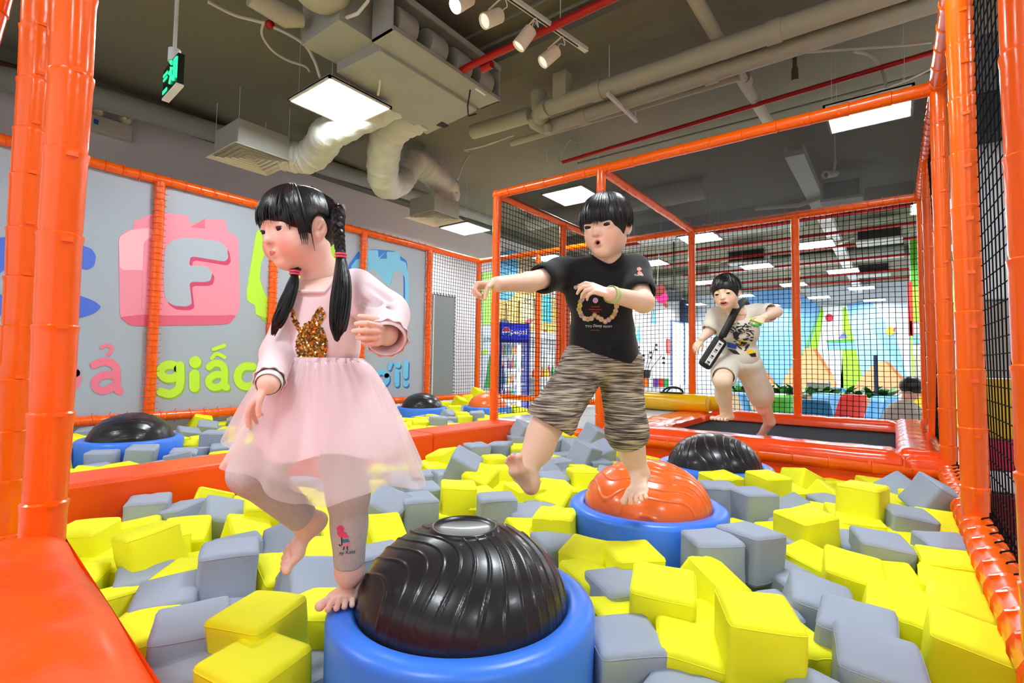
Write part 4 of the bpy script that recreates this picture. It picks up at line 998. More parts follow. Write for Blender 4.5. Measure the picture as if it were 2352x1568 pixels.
def figure_part(name, fields, matl, parent, color=None, it=2):
    """one mesh object out of one or more solid fields"""
    Vs, Fs, n = [], [], 0
    for fd in fields:
        V, Fq = fd.mesh() if isinstance(fd, Field) else fd
        if isinstance(fd, Field): V = smooth_verts(V, Fq, it)
        Vs.append(V); Fs.append(Fq + n); n += len(V)
    V = np.concatenate(Vs); Fq = np.concatenate(Fs); org = ORG[parent]
    me = bpy.data.meshes.new(name); me.from_pydata((V - org).tolist(), [], Fq.tolist()); me.update()
    for p in me.polygons: p.use_smooth = True
    if color is not None:
        colr = np.concatenate([color(V), np.ones((len(V), 1))], 1)
        at_ = me.color_attributes.new('Col', 'FLOAT_COLOR', 'POINT'); at_.data.foreach_set('color', colr.ravel())
    me.materials.append(matl); o = bpy.data.objects.new(name, me); C.objects.link(o); o.parent = parent; ORG[o] = org
    return o
def hand_ops(wrist, d, n, t, L, curl, spread=0.12, thumb=(0.75, 0.55, 0.35), thumb2=(0.9, 0.2, 0.35), fr=1.0):
    """wrist point, finger direction, palm normal, thumb side; curl: per finger three angles in degrees"""
    d = nrm(d); n = nrm(np.array(n) - d * (np.array(n) @ d)); t = nrm(np.array(t) - d * (np.array(t) @ d) - n * (np.array(t) @ n)); w = np.array(wrist, float); ops = []
    ks = [(.50, .155), (.53, .05), (.50, -.055), (.45, -.15)]
    for i, (kd, kt) in enumerate(ks):
        ops.append((RC(w + d * .02 * L + t * kt * .55 * L, w + d * kd * L + t * kt * L, .078 * L, .064 * L), '+', .03 * L))
    ops.append((RC(w - d * .1 * L, w + d * .08 * L, .10 * L, .10 * L), '+', .05 * L))
    ln = [.40, .45, .41, .32]
    for i in range(4):
        p = w + d * ks[i][0] * L + t * ks[i][1] * L; th = 0; dd = nrm(d + t * spread * (1.5 - i) / 1.5 * (1 if i < 3 else 1.2))
        c = curl[i] if hasattr(curl[0], '__len__') else curl
        r = [.056, .050, .044, .037]
        if i == 3: r = [q * .88 for q in r]
        for s in range(3):
            th += math.radians(c[s]); q = p + (dd * math.cos(th) + n * math.sin(th)) * ln[i] * L * (.44, .31, .25)[s]
            ops.append((RC(p, q, r[s] * L * fr, r[s + 1] * L * fr), '+', .012 * L)); p = q
    p = w + d * .12 * L + t * .10 * L; q = p + nrm(d * thumb[0] + t * thumb[1] + n * thumb[2]) * .24 * L
    ops.append((RC(p, q, .082 * L, .062 * L), '+', .03 * L))
    p = q; v = nrm(d * thumb2[0] + t * thumb2[1] + n * thumb2[2]); q = p + v * .17 * L; ops.append((RC(p, q, .058 * L * fr, .052 * L * fr), '+', .012 * L))
    q2 = q + nrm(v + n * .25) * .13 * L; ops.append((RC(q, q2, .052 * L * fr, .043 * L * fr), '+', .01 * L))
    return ops
def foot_ops(o, f, n, m, L, ankle, r_ank, curl=0.0):
    """o: under the heel's back edge, f forward, n up from the sole, m towards the big toe"""
    f = nrm(f); n = nrm(np.array(n) - f * (np.array(n) @ f)); m = nrm(np.array(m) - f * (np.array(m) @ f) - n * (np.array(m) @ n)); o = np.array(o, float)
    def q(a, b, c): return o + f * a * L + m * b * 1.18 * L + n * c * L
    R = np.stack([f, m, n], 1); ops = []
    ops.append((EL(q(.13, 0, .115), (.135 * L, .118 * L, .12 * L), R), '+', .02))
    ops.append((RC(q(.20, 0, .18), ankle, .125 * L, r_ank), '+', .02))
    ops.append((RC(q(.27, 0.01, .20), q(.62, .02, .085), .125 * L, .085 * L), '+', .02))
    ops.append((RC(q(.15, -.05, .08), q(.58, -.125, .06), .085 * L, .064 * L), '+', .015))
    ops.append((RC(q(.64, .095, .072), q(.56, -.14, .058), .078 * L, .060 * L), '+', .015))
    ops.append((RC(q(.66, .05, .072), q(.60, -.08, .062), .070 * L, .060 * L), '+', .012))
    for i, (b0, tip, r) in enumerate(((.125, .985, .066), (.030, .985, .046), (-.048, .935, .043), (-.117, .875, .041), (-.180, .80, .040))):
        base = .68 - .035 * i
        mid = q(base + (tip - base) * .58, b0, .085 + curl * .05); end = q(tip - r, b0 + (.012 if i == 0 else -.006 * i), r + .006 + curl * .12)
        ops.append((RC(q(base, b0 * .95, .06), mid, r * .98 * L, r * .86 * L), '+', .005)); ops.append((RC(mid, end, r * .86 * L, r * 1.06 * L), '+', .0025))
    return ops
class Head:
    """a child's head: S to the figure's left, F forward, U up"""
    def __init__(self, c, F_, U_, Hh, neck_end, neck_r, mouth='closed', eye_open=0.022, smile=0.0, gaze=(0, 0), nose=1.0, slim=1.0, jowl=1.0):
        self.slim = slim
        self.c = np.array(c, float); self.F = nrm(F_); self.U = nrm(np.array(U_) - self.F * (np.array(U_) @ self.F)); self.S = np.cross(self.U, self.F)
        self.H = Hh; self.R = np.stack([self.S, self.F, self.U], 1); h = Hh; q = self.q; ops = []
        E_ = lambda c_, r_, m_='+', k_=.03, R=None: ops.append((EL(q(*c_), np.array(r_) * h * np.array([slim, 1, 1]), self.R if R is None else R), m_, k_ * 1.0))
        E_((0, -.06, .10), (.385, .45, .40)); E_((0, .13, .10), (.31, .27, .27), '+', .02); E_((0, .09, -.17), (.305 * (.4 + .6 * jowl), .30, .29), '+', .03)
        for s in (-1, 1):
            E_((s * .175 * jowl, .205, -.185), (.145 * jowl, .13, .135), '+', .02); E_((s * .225 * jowl, -.02, -.24), (.11 * jowl, .16, .13), '+', .02)
        E_((0, .245, -.375), (.135, .13, .105), '+', .02)
        for s in (-1, 1): E_((s * .165, .435, .005), (.105, .075, .062), '-', .012)
        # nose
        ops.append((RC(q(0, .355, .03), q(0, .405, -.10), .030 * h, .040 * h), '+', .012)); E_((0, .425 * 1.0 + .012 * nose, -.125), (.050, .045, .042), '+', .008)
        for s in (-1, 1):
            E_((s * .050, .392, -.135), (.034, .040, .030), '+', .006); E_((s * .026, .425, -.165), (.015, .02, .012), '-', .003)
        # eyelids over the eyeballs, then the slit between them
        for s in (-1, 1):
            E_((s * .165, .315, .005), (.086, .082, .076), '+', .008)
        for s in (-1, 1):
            tilt = Matrix.Rotation(0.05 * s, 3, self.F.tolist()); Rt = np.array(tilt) @ self.R
            E_((s * .168, .402, -.006), (.072, .06, eye_open), '-', .0022, Rt)
            ops.append((RC(q(s * .105, .378, .030), q(s * .225, .362, .034), .010 * h, .008 * h), '+', .004))
        # mouth
        self.mouth = mouth; mu = -.262
        if mouth == 'closed':
            E_((0, .355, mu), (.085, .06, .05), '+', .012)
            ops.append((RC(q(-.050, .388, mu + .008), q(.050, .388, mu + .008), .015 * h, .015 * h), '+', .006)); ops.append((RC(q(-.038, .384, mu - .020), q(.038, .384, mu - .020), .019 * h, .019 * h), '+', .006))
            ops.append((RC(q(-.062, .400, mu - .005), q(.062, .400, mu - .005), .006 * h, .006 * h), '-', .003))
        elif mouth == 'round':
            E_((0, .355, mu), (.075, .06, .055), '+', .015)
            for a in np.linspace(0, 2 * math.pi, 13)[:-1]:
                a2 = a + 2 * math.pi / 12; k_ = lambda z: q(.046 * math.cos(z), .400 - .006 * abs(math.cos(z)), mu + .036 * math.sin(z))
                ops.append((RC(k_(a), k_(a2), .014 * h, .014 * h), '+', .006))
            E_((0, .42, mu), (.036, .075, .026), '-', .003)
        else:
            E_((0, .36, mu), (.11, .06, .07), '+', .015)
            up = lambda x: mu + .020 + smile * x * x * 3.0; dn = lambda x: mu - .048 + smile * x * x * 8
            xs = np.linspace(-.115, .115, 9)
            for a, b in zip(xs[:-1], xs[1:]):
                ops.append((RC(q(a, .400 - a * a * 2.2, up(a)), q(b, .400 - b * b * 2.2, up(b)), .017 * h, .017 * h), '+', .004))
                ops.append((RC(q(a, .392 - a * a * 2.2, dn(a)), q(b, .392 - b * b * 2.2, dn(b)), .020 * h, .020 * h), '+', .004))
            E_((0, .41, mu - .010), (.088, .075, .026), '-', .003)
        # ears
        for s in (-1, 1):
            Re = np.array(Matrix.Rotation(s * -0.45, 3, self.U.tolist())) @ np.array(Matrix.Rotation(-0.12, 3, self.S.tolist())) @ self.R
            E_((s * .385, -.035, -.035), (.036, .074, .115), '+', .010, Re); E_((s * .420, -.02, -.022), (.032, .044, .076), '-', .005, Re)
            ops.append((RC(q(s * .395, -.005, -.04), q(s * .40, -.045, .015), .013 * h, .013 * h), '+', .005)); E_((s * .375, .0, -.125), (.030, .036, .035), '+', .008)
        ops.append((RC(q(0, -.10, -.25), neck_end, neck_r, neck_r * 1.08), '+', .02))
        self.ops = ops; self.gaze = gaze; self.eye_open = eye_open
    def q(self, s, f, u): return self.c + (self.S * s * self.slim + self.F * f + self.U * u) * self.H
    def local(self, P): return ((P - self.c) @ self.R) / self.H / np.array([self.slim, 1, 1])
    def eyes(self, parent):
        out = []
        for s in (-1, 1):
            c = self.q(s * .165, .320, .003); mb = MB(); mb.ball((0, 0, 0), 1, 28, 20)
            V = np.concatenate(mb.v); r = .072 * self.H
            g = nrm(self.F + self.S * self.gaze[0] + self.U * self.gaze[1]); B = nrm(self.U - g * (self.U @ g)); A = np.cross(g, B)
            Rm = np.stack([A, B, g], 1); W_ = (V @ Rm.T) * r + c
            o = MB().add(W_, mb.f).build('eye', mat('eye_surface', (1, 1, 1), 0.08, 0.5, attr='Col'), parent, angle=180)
            z = V[:, 2]; col = np.tile(np.array([.80, .78, .76]), (len(V), 1)); col[z > .68] = (.020, .010, .008); col[z > .88] = (.004, .004, .004)
            a = o.data.color_attributes.new('Col', 'FLOAT_COLOR', 'POINT'); a.data.foreach_set('color', np.concatenate([col, np.ones((len(V), 1))], 1).ravel())
            out.append(o)
        # lashes along the upper lid
        for s in (-1, 1):
            P = [self.q(s * (.165 + x), .392 - 1.6 * (x + .01) ** 2 - .012, .003 + self.eye_open * 1.02 * (1 - (x / .072) ** 2) + x * .04) for x in np.linspace(-.062, .070, 9)]
            MB().tube(P, [.002 * self.H] + [.0048 * self.H] * 7 + [.002 * self.H], 6).build('eyelash', mat('lash', (22, 16, 15), 0.6), parent)
        return out
    def brows(self, parent, fd, u0=.12, col=(38, 28, 26)):
        for s in (-1, 1):
            P = np.array([self.q(s * x, .55, u0 + .02 * math.sin((x - .07) / .17 * 3.0) ) for x in np.linspace(.075, .245, 9)])
            Q, ok = fd.onto(P, -self.F, 0.0008)
            MB().tube(Q, np.array([.006, .011, .013, .013, .012, .011, .009, .007, .004]) * self.H, 6, flat=.5).build('eyebrow', mat('brow', col, 0.8), parent)
    def color(self, base=(236, 186, 160), lip=(206, 92, 92), blush=(232, 120, 100), blush_amt=0.6):
        b, l, bl = (np.array(lin(x)) for x in (base, lip, blush))
        def fn(P):
            q = self.local(P); col = np.tile(b, (len(P), 1))
            for s in (-1, 1):
                w_ = np.exp(-(((q - np.array([s * .20, .26, -.18])) / np.array([.12, .2, .11])) ** 2).sum(1)) * blush_amt; col = col * (1 - w_[:, None]) + bl * w_[:, None]
                w_ = np.exp(-(((q - np.array([s * .40, -.04, -.03])) / np.array([.05, .08, .10])) ** 2).sum(1)) * .25; col = col * (1 - w_[:, None]) + bl * w_[:, None]
            w_ = np.exp(-(((q - np.array([0, .44, -.13])) / np.array([.06, .06, .05])) ** 2).sum(1)) * .25; col = col * (1 - w_[:, None]) + bl * w_[:, None]
            mu = -.262; f_ = q[:, 1] > .33
            if self.mouth == 'closed': e = (np.abs(q[:, 0]) / .066) ** 2 + ((q[:, 2] - mu + .006) / .030) ** 2
            elif self.mouth == 'round': e = (q[:, 0] / .060) ** 2 + ((q[:, 2] - mu) / .050) ** 2
            else: e = (q[:, 0] / .125) ** 2 + ((q[:, 2] - mu + .012) / .062) ** 2
            w_ = np.clip((1.15 - e) / .3, 0, 1) * f_ * .85; col = col * (1 - w_[:, None]) + l * w_[:, None]
            if self.mouth != 'closed':
                i_ = (e < .55) & (q[:, 1] > .2) & (q[:, 1] < .388); col[i_] = lin((70, 18, 18))
            return col
        return fn
def hair_locks(hd, n, seed, hem, center=(0, -.04, .09), rad=(.43, .50, .45), crown=(0, -.16, .53), r=.030, start=6, jitter=.03, phi=(-180, 180), lift=0.0, tip=.25):
    """hanging locks of hair laid over the skull from the crown to the hem angle hem(phi)"""
    rg = random.Random(seed); mb = MB(); c = np.array(center); rad = np.array(rad)
    for i in range(n):
        ph = math.radians(phi[0] + (phi[1] - phi[0]) * (i + rg.random()) / n); te = math.radians(hem(math.degrees(ph)) + rg.uniform(-1, 1) * 100 * jitter); P = []; rr = []
        lay = 1 + rg.uniform(-.03, .03) + lift; m = 11; sw = rg.uniform(-.10, .10)
        for k_ in range(m):
            t = k_ / (m - 1); th = math.radians(start) + (te - math.radians(start)) * t; p2 = ph + sw * t * t
            x = math.sin(th) * math.sin(p2); y = math.sin(th) * math.cos(p2); z = math.cos(th)
            o = np.array([x, y, z]) * rad * lay + c
            o = o + (np.array(crown) - (c + np.array([0, 0, rad[2]]))) * (1 - t) ** 2 * .8
            P.append(hd.q(*o)); rr.append(r * hd.H * (0.55 + .55 * math.sin(math.pi * min(1, t * .9 + .1))) * (1 if t < .8 else 1 - (1 - tip) * (t - .8) / .2))
        mb.tube(P, rr, 6, flat=0.75)
    return mb
# ------------------------------------------------------------------ the girl in the pink dress
SKIN = mat('child_skin', (238, 190, 166), 0.42, 0.35, sss=0.25, attr='Col')
HAIRM = mat('black_hair', (15, 13, 15), 0.36, 0.5, bump=0.25, bscale=60, stretch=(1, 1, .2))
BAND = mat('pink_hair_tie', (238, 92, 120), 0.4)
girl = thing('person', 'small girl in a pale pink tulle dress stepping on the blue ring', 'person', tuple(np.append(at(790, 1385, 2, .69)[:2], .69)))
PINK = mat('pale_pink_jersey', (248, 224, 230), 0.75, 0.2, sheen=0.3, bump=0.12, bscale=30)
G_skin = (252, 214, 198)
gF = nrm(-.57 * RH - .82 * WH - .24 * UP); gU = nrm(UP + .10 * gF + .0 * RH)
gn = dp(745, 645, 1.195)
gh = Head(dp(688, 527, 1.15), gF, gU, .186, gn, .038, 'closed', eye_open=.023, gaze=(-.05, -.12), slim=.96, jowl=.97)
gh.ops.append((RC(gn, dp(742, 700, 1.2), .042, .07), '+', .03))
for s in (-1, 1): gh.ops.append((EL(gh.q(s * .19, .235, -.20), np.array((.135, .125, .13)) * gh.H, gh.R), '+', .02))
ghf = Field(gh.ops, .0021)
# arms and hands
eL, wL = dp(886, 722, 1.13), dp(888, 768, 1.05)
shL, shR = dp(818, 668, 1.17), dp(688, 698, 1.19)
handL = [(RC(eL, wL, .03, .024), '+', .01)] + hand_ops(wL, -WH * .9 - RH * .10 - UP * .05, -RH * 1.0 - WH * .1, UP * 1.0 + RH * .2, .112, [(46, 46, 18), (52, 46, 20), (56, 50, 20), (60, 50, 22)], .30, (.5, .7, .4), (.45, .15, .85), 1.08)
eR, wR = dp(641, 812, 1.13), dp(617, 880, 1.01)
handR = [(RC(eR, wR, .028, .022), '+', .01)] + hand_ops(wR, -UP * .80 - RH * .50 - WH * .05, RH * .75 - UP * .45 + WH * .2, -WH, .100, [(12, 18, 10), (16, 20, 12), (22, 24, 15), (28, 28, 18)], .12, (.75, .45, .3), (.9, .1, .4), 1.1)
# legs
kL, aL = dp(800, 1135, 1.14), dp(803, 1312, 1.165)
hipL, hipR = dp(770, 955, 1.17), dp(715, 955, 1.2)
toeT, heelT = at(757, 1408, 2, .695), at(822, 1338, 2, .70)
fdir = nrm((toeT - heelT) * np.array([1, 1, 0])); fm = np.cross(fdir, UP)
footL = foot_ops(toeT - fdir * .150, fdir, UP, fm, .158, aL, .029); footL.append((RC(aL, kL, .029, .042), '+', .02))
kR, aR = dp(578, 1085, 1.10), dp(708, 1200, 1.20)
tR, hR = dp(650, 1312, 1.16), dp(748, 1200, 1.225)
fd2 = nrm(tR - hR); sh2 = nrm(aR - kR); n2 = nrm(nrm(kR - aR) - fd2 * (nrm(kR - aR) @ fd2)); m2 = np.cross(n2, fd2)
footR = foot_ops(tR - fd2 * .146, fd2, n2, m2, .150, aR, .028); footR.append((RC(aR, kR, .028, .042), '+', .02))
tors = [(RC(dp(742, 700, 1.19), dp(742, 900, 1.19), .07, .07), '+', .02), (RC(shL, eL, .03, .03), '+', .02), (RC(shR, eR, .03, .028), '+', .02), (RC(hipL, kL, .05, .042), '+', .03), (RC(hipR, kR, .05, .042), '+', .03), (RC(shL, shR, .04, .04), '+', .03)]
hc = gh.color(G_skin, (206, 96, 100), (240, 112, 100), .75)
def gcol(P):
    col = hc(P); b, red = np.array(lin(G_skin)), np.array(lin((228, 120, 100)))
    for c_, r_ in ((dp(855, 765, 1.0), .03), (dp(575, 950, .99), .03), (toeT, .03), (tR, .035)):
        w_ = np.exp(-((P - c_) ** 2).sum(1) / r_ ** 2) * .45; col = col * (1 - w_[:, None]) + red * w_[:, None]
    return col
body = figure_part('body', [ghf, Field(handL, .0017), Field(handR, .0018), Field(footL, .0018), Field(footR, .0018), Field(tors, .006)], SKIN, girl, gcol)
gh.eyes(girl)
# dress top with long sleeves
VG = np.stack([RH, WH, UP], 1)
dr = [(EL(dp(740, 712, 1.19), (.080, .072, .085), VG), '+', .03), (EL(dp(740, 790, 1.185), (.088, .079, .11), VG), '+', .03), (RC(shL, shR, .048, .038), '+', .03),
      (RC(dp(740, 634, 1.18) + UP * .08, dp(740, 634, 1.18) - UP * .012 - WH * .012, .054, .047), '-', .008), (PL(dp(740, 838, 1.19), -UP), '&', .01)]
slv = [(RC(shL, eL, .052, .050), '+', .03), (RC(eL, wL + (wL - eL) * .06, .048, .042), '+', .02), (RC(shR, eR, .043, .037), '+', .02), (RC(eR, wR - (wR - eR) * .16, .036, .030), '+', .02),
       (RC(wL - (wL - eL) * .2, wL + (wL - eL) * .9, .033, .036), '-', .004), (RC(wR - (wR - eR) * .3, wR + (wR - eR) * .8, .026, .028), '-', .004)]
for a, b, r in ((dp(835, 660, 1.10), dp(870, 700, 1.08), .006), (dp(830, 690, 1.105), dp(880, 715, 1.075), .006), (dp(850, 740, 1.08), dp(905, 705, 1.07), .005), (dp(842, 650, 1.11), dp(893, 690, 1.09), .005), (dp(640, 790, 1.13), dp(665, 800, 1.12), .004), (dp(640, 770, 1.14), dp(668, 760, 1.13), .004)):
    slv.append((RC(a, b, r, r), '-', .012))
drf = Field(dr, .003); bod = figure_part('bodice', [drf, Field(slv, .003)], PINK, girl)
# neckline rib, cuffs
ngp = np.array([dp(740, 634, 1.18) - WH * .006 + (math.cos(t) * RH * .058 + math.sin(t) * WH * .056) + UP * .08 for t in np.linspace(0, 2 * math.pi, 41)[:-1]])
ngq, okk = drf.onto(ngp, -UP, 0.001); ngq[:, 2] = np.maximum(ngq[:, 2], dp(740, 634, 1.18)[2] - .045)
MB().tube(ngq, .0042, 8, closed=True).build('neckline', PINK, girl)
def ruffle(c, ax, r, matl, n=11, amp=.12, w_=.014, name='cuff'):
    ax = nrm(ax); a = nrm(np.cross(ax, UP + .01)); b = np.cross(ax, a); v = []; f = []; N = 66
    for k_ in range(5):
        for i in range(N):
            t = 2 * math.pi * i / N; rr = r * (1 + amp * (k_ / 4) * math.sin(n * t) + .10 * k_ / 4)
            v.append(np.array(c) + ax * w_ * (k_ / 4 - .3) + rr * (math.cos(t) * a + math.sin(t) * b))
    for k_ in range(4):
        for i in range(N): f.append((k_ * N + i, k_ * N + (i + 1) % N, (k_ + 1) * N + (i + 1) % N, (k_ + 1) * N + i))
    o = MB().add(v, f).build(name, matl, girl, angle=180); m = o.modifiers.new('thick', 'SOLIDIFY'); m.thickness = .002; return o
ruffle(wL + (wL - eL) * .06, (wL - eL), .041, PINK, amp=.06, w_=.018); ruffle(wR - (wR - eR) * .15, (wR - eR), .029, PINK, 9, .06)
# skirt: an opaque lining under two sheer tulle layers
def tulle_mat(name, alpha):
    m = bpy.data.materials.new(name); m.use_nodes = True; nt_ = m.node_tree; b = nt_.nodes['Principled BSDF']
    b.inputs['Base Color'].default_value = (*lin((255, 240, 244)), 1); b.inputs['Roughness'].default_value = 0.8; b.inputs['Specular IOR Level'].default_value = .1
    tr_ = nt_.nodes.new('ShaderNodeBsdfTranslucent'); tr_.inputs[0].default_value = (*lin((255, 236, 240)), 1)
    tp = nt_.nodes.new('ShaderNodeBsdfTransparent'); m1 = nt_.nodes.new('ShaderNodeMixShader'); m2_ = nt_.nodes.new('ShaderNodeMixShader')
    m1.inputs[0].default_value = .4; nt_.links.new(b.outputs[0], m1.inputs[1]); nt_.links.new(tr_.outputs[0], m1.inputs[2])
    lw = nt_.nodes.new('ShaderNodeLayerWeight'); lw.inputs[0].default_value = .35; mr_ = nt_.nodes.new('ShaderNodeMapRange'); mr_.inputs['To Min'].default_value = alpha; mr_.inputs['To Max'].default_value = min(1, alpha + .35)
    nt_.links.new(lw.outputs['Facing'], mr_.inputs['Value']); nt_.links.new(mr_.outputs[0], m2_.inputs[0])
    nt_.links.new(tp.outputs[0], m2_.inputs[1]); nt_.links.new(m1.outputs[0], m2_.inputs[2]); nt_.links.new(m2_.outputs[0], nt_.nodes['Material Output'].inputs['Surface'])
    return m
def skirt(name, matl, length, r1, seed, nf, amp, tilt=0.0):
    rg_ = random.Random(seed); top = dp(740, 826, 1.185); N, K = 220, 26; ph = [rg_.uniform(0, 6.28) for _ in range(5)]; v = []; f = []
    for k_ in range(K + 1):
        t = k_ / K
        for i in range(N):
            a = 2 * math.pi * i / N
            fold = math.sin(nf * a + ph[0] + .8 * math.sin(3 * a + ph[1])) * .6 + .4 * math.sin((nf * 2 + 1) * a + ph[2] + t)
            rr = (.092 + (r1 - .092) * t ** .66) * (1 + amp * (.12 + .88 * t) * fold * (.6 + .4 * math.sin(2 * a + ph[3])))
            gather = 1 + .05 * (1 - t) ** 4 * math.sin(34 * a + ph[4])
            x, y = math.cos(a) * rr * gather, math.sin(a) * rr * gather * (.85 + .15 * t)
            x += .030 * t; drop = length * t * (1 + .05 * math.sin(5 * a + ph[1])) - tilt * t * max(0, -math.cos(a)) * .08
            v.append(top + RH * (x * 1.0) + WH * y - UP * drop)
    for k_ in range(K):
        for i in range(N): f.append((k_ * N + i, k_ * N + (i + 1) % N, (k_ + 1) * N + (i + 1) % N, (k_ + 1) * N + i))
    return MB().add(v, f).build(name, matl, girl, angle=180)
skirt('skirt_lining', mat('pink_lining', (252, 230, 235), 0.8, .1), .20, .165, 5, 5, .07)
skirt('tulle_layer', tulle_mat('pink_tulle_inner', .34), .262, .205, 7, 6, .14, 1.0)
skirt('tulle_layer', tulle_mat('pink_tulle_outer', .38), .270, .218, 9, 7, .20, 1.2)
v = []; f = []; N = 260
for k_ in range(3):
    for i in range(N):
        t = 2 * math.pi * i / N; rr = 1 + (.05 + .05 * math.sin(31 * t) + .04 * math.sin(17 * t + 1)) * (1 - abs(k_ - 1)); v.append(dp(740, 829, 1.185) + (RH * math.cos(t) * .092 + WH * math.sin(t) * .082) * rr + UP * (.008 - .008 * k_))
for k_ in range(2):
    for i in range(N): f.append((k_ * N + i, k_ * N + (i + 1) % N, (k_ + 1) * N + (i + 1) % N, (k_ + 1) * N + i))
MB().add(v, f).build('waist_gathers', PINK, girl, angle=180)
# leggings
LEG = mat('grey_marl_leggings', (204, 198, 202), 0.85, .15, vary=.06, vscale=120, bump=.15, bscale=40)
lg = [(RC(hipL, kL, .062, .046), '+', .02), (RC(kL, aL + (kL - aL) * .10, .045, .035), '+', .02), (RC(dp(797, 1190, 1.15), dp(800, 1215, 1.16), .045, .044), '+', .02), (RC(hipR, kR, .062, .047), '+', .02), (RC(kR, aR + (kR - aR) * .06, .046, .036), '+', .02), (RC(hipL, hipR, .07, .07), '+', .03),
      (PL(aL + (kL - aL) * .12, aL - kL), '&', .003)]
lgL = [(RC(hipL, kL, .062, .045), '+', .02), (RC(kL, aL, .044, .033), '+', .02), (EL(dp(803, 1195, 1.175), (.040, .04, .06)), '+', .02), (RC(hipL, hipR, .07, .07), '+', .03), (PL(aL + (kL - aL) * .10, aL - kL), '&', .003)]
for yy in (1148, 1160, 1172, 1186): lgL.append((RC(dp(772, yy + 7, 1.128), dp(826, yy - 4, 1.128), .007, .006), '+', .006))
lgR = [(RC(hipR, kR, .062, .046), '+', .02), (RC(kR, aR, .046, .034), '+', .02), (PL(aR + (kR - aR) * .10, aR - kR), '&', .003)]
lgLf = Field(lgL, .0028); lgo = figure_part('leggings', [lgLf, Field(lgR, .0028)], LEG, girl)
# print on the leggings: a pink figure under an umbrella, a pink bow and lettering
def wrap_prism(fd, pts_px, depth, d, matl, name, parent, off=.0012, sub=1):
    P = np.array([dp(x, y, depth) for x, y in pts_px]); Q, ok = fd.onto(P, d, off)
    n = len(Q); mb = MB().add(np.concatenate([Q, Q.mean(0, keepdims=True)]), [(i, (i + 1) % n, n) for i in range(n)])
    return mb.build(name, matl, parent, smooth=False)
def wrap_text(fd, txt, px, py, pw, ph_, depth, matl, name, parent, d=None, off=.0013, shear=0.0, rot=0.0, boff=0.0):
    v, f = text_mesh(txt, 1.0, 0.0, boff, shear=shear, res=2); lo, hi = v.min(0), v.max(0)
    a = (v[:, 0] - lo[0]) / (hi[0] - lo[0]) * pw; b = (v[:, 1] - lo[1]) / (hi[1] - lo[1]) * ph_
    c, s = math.cos(rot), math.sin(rot)
    P = np.array([dp(px + x * c - y * s, py - (x * s + y * c), depth) for x, y in zip(a, b)])
    Q, ok = fd.onto(P, CW if d is None else d, off)
    return MB().add(Q, f).build(name, matl, parent, smooth=False)
pk = mat('print_hot_pink', (240, 84, 140), .6); bkp = mat('print_black', (26, 24, 26), .6); blp = mat('print_blue', (60, 140, 180), .6); lpk = mat('print_rose', (250, 150, 180), .6)
dL = nrm(ray(800, 1230))
def circ(x, y, r, n=10): return [(x + r * math.cos(t), y + r * math.sin(t)) for t in np.linspace(0, 2 * math.pi, n + 1)[:-1]]
wrap_prism(lgLf, circ(780, 1213, 10), 1.0, dL, pk, 'print', lgo)
wrap_prism(lgLf, [(770, 1222), (780, 1217), (794, 1222), (802, 1234), (790, 1236), (776, 1232)], 1.0, dL, pk, 'print', lgo)
wrap_prism(lgLf, [(783, 1240), (800, 1238), (804, 1246), (788, 1248)], 1.0, dL, blp, 'print', lgo)
wrap_prism(lgLf, [(784, 1250), (807, 1246), (806, 1256), (787, 1258)], 1.0, dL, lpk, 'print', lgo)
for pts in ([(783, 1234), (784, 1252), (779, 1256), (776, 1252)], [(790, 1258), (787, 1266)], [(797, 1257), (798, 1266)]):
    Q, ok = lgLf.onto(np.array([dp(x, y, 1.0) for x, y in pts]), dL, .001); MB().tube(Q, .0012, 5).build('print', bkp, lgo)
wrap_text(lgLf, 'ny Kate', 777, 1283, 42, 13, 1.0, bkp, 'print_lettering', lgo, dL, shear=.3, rot=.12)
# gold sequin rabbit on the chest
gold = mat('gold_sequin', (206, 150, 62), .22, .5, metal=.9); gold2 = mat('dark_gold_sequin', (120, 84, 40), .3, .5, metal=.8); spark = mat('bright_sequin', (250, 240, 210), .12, metal=1.0)
def in_rabbit(x, y):
    e = ((x - 716) / 39) ** 2 + ((y - 795) / 60) ** 2 < 1 and y < 829
    def seg(ax, ay, bx, by, r):
        t = max(0, min(1, ((x - ax) * (bx - ax) + (y - ay) * (by - ay)) / ((bx - ax) ** 2 + (by - ay) ** 2))); return math.hypot(x - ax - t * (bx - ax), y - ay - t * (by - ay)) < r
    return e or seg(664, 703, 680, 745, 4) or seg(672, 735, 690, 765, 4) or seg(720, 735, 737, 702, 4.5) or seg(740, 700, 746, 716, 3.5) or seg(746, 716, 732, 745, 4.5)
sq = {0: MB(), 1: MB(), 2: MB()}; rg3 = random.Random(3); pts = []
y = 698.0
while y < 831:
    x = 655.0 + (2.2 if int(y / 4) % 2 else 0)
    while x < 765:
        if in_rabbit(x, y): pts.append((x + rg3.uniform(-.8, .8), y + rg3.uniform(-.8, .8)))
        x += 4.2
    y += 3.9
Q, ok = drf.onto(np.array([dp(x, y, 1.02) for x, y in pts]), nrm(ray(710, 770)), .0012)
for q, k_ in zip(Q, ok):
    if not k_: continue
    n_ = nrm(-nrm(ray(710, 770)) + np.array([rg3.uniform(-.5, .5) for _ in range(3)])); r_ = rg3.random()
    sq[0 if r_ < .62 else (1 if r_ < .9 else 2)].lathe([(0, 0), (.0026, .0002)], q + n_ * .0012, 7, n_)
for k_, m_ in ((0, gold), (1, gold2), (2, spark)): tag(sq[k_].build('sequin_rabbit', m_, bod, smooth=False), kind='stuff')
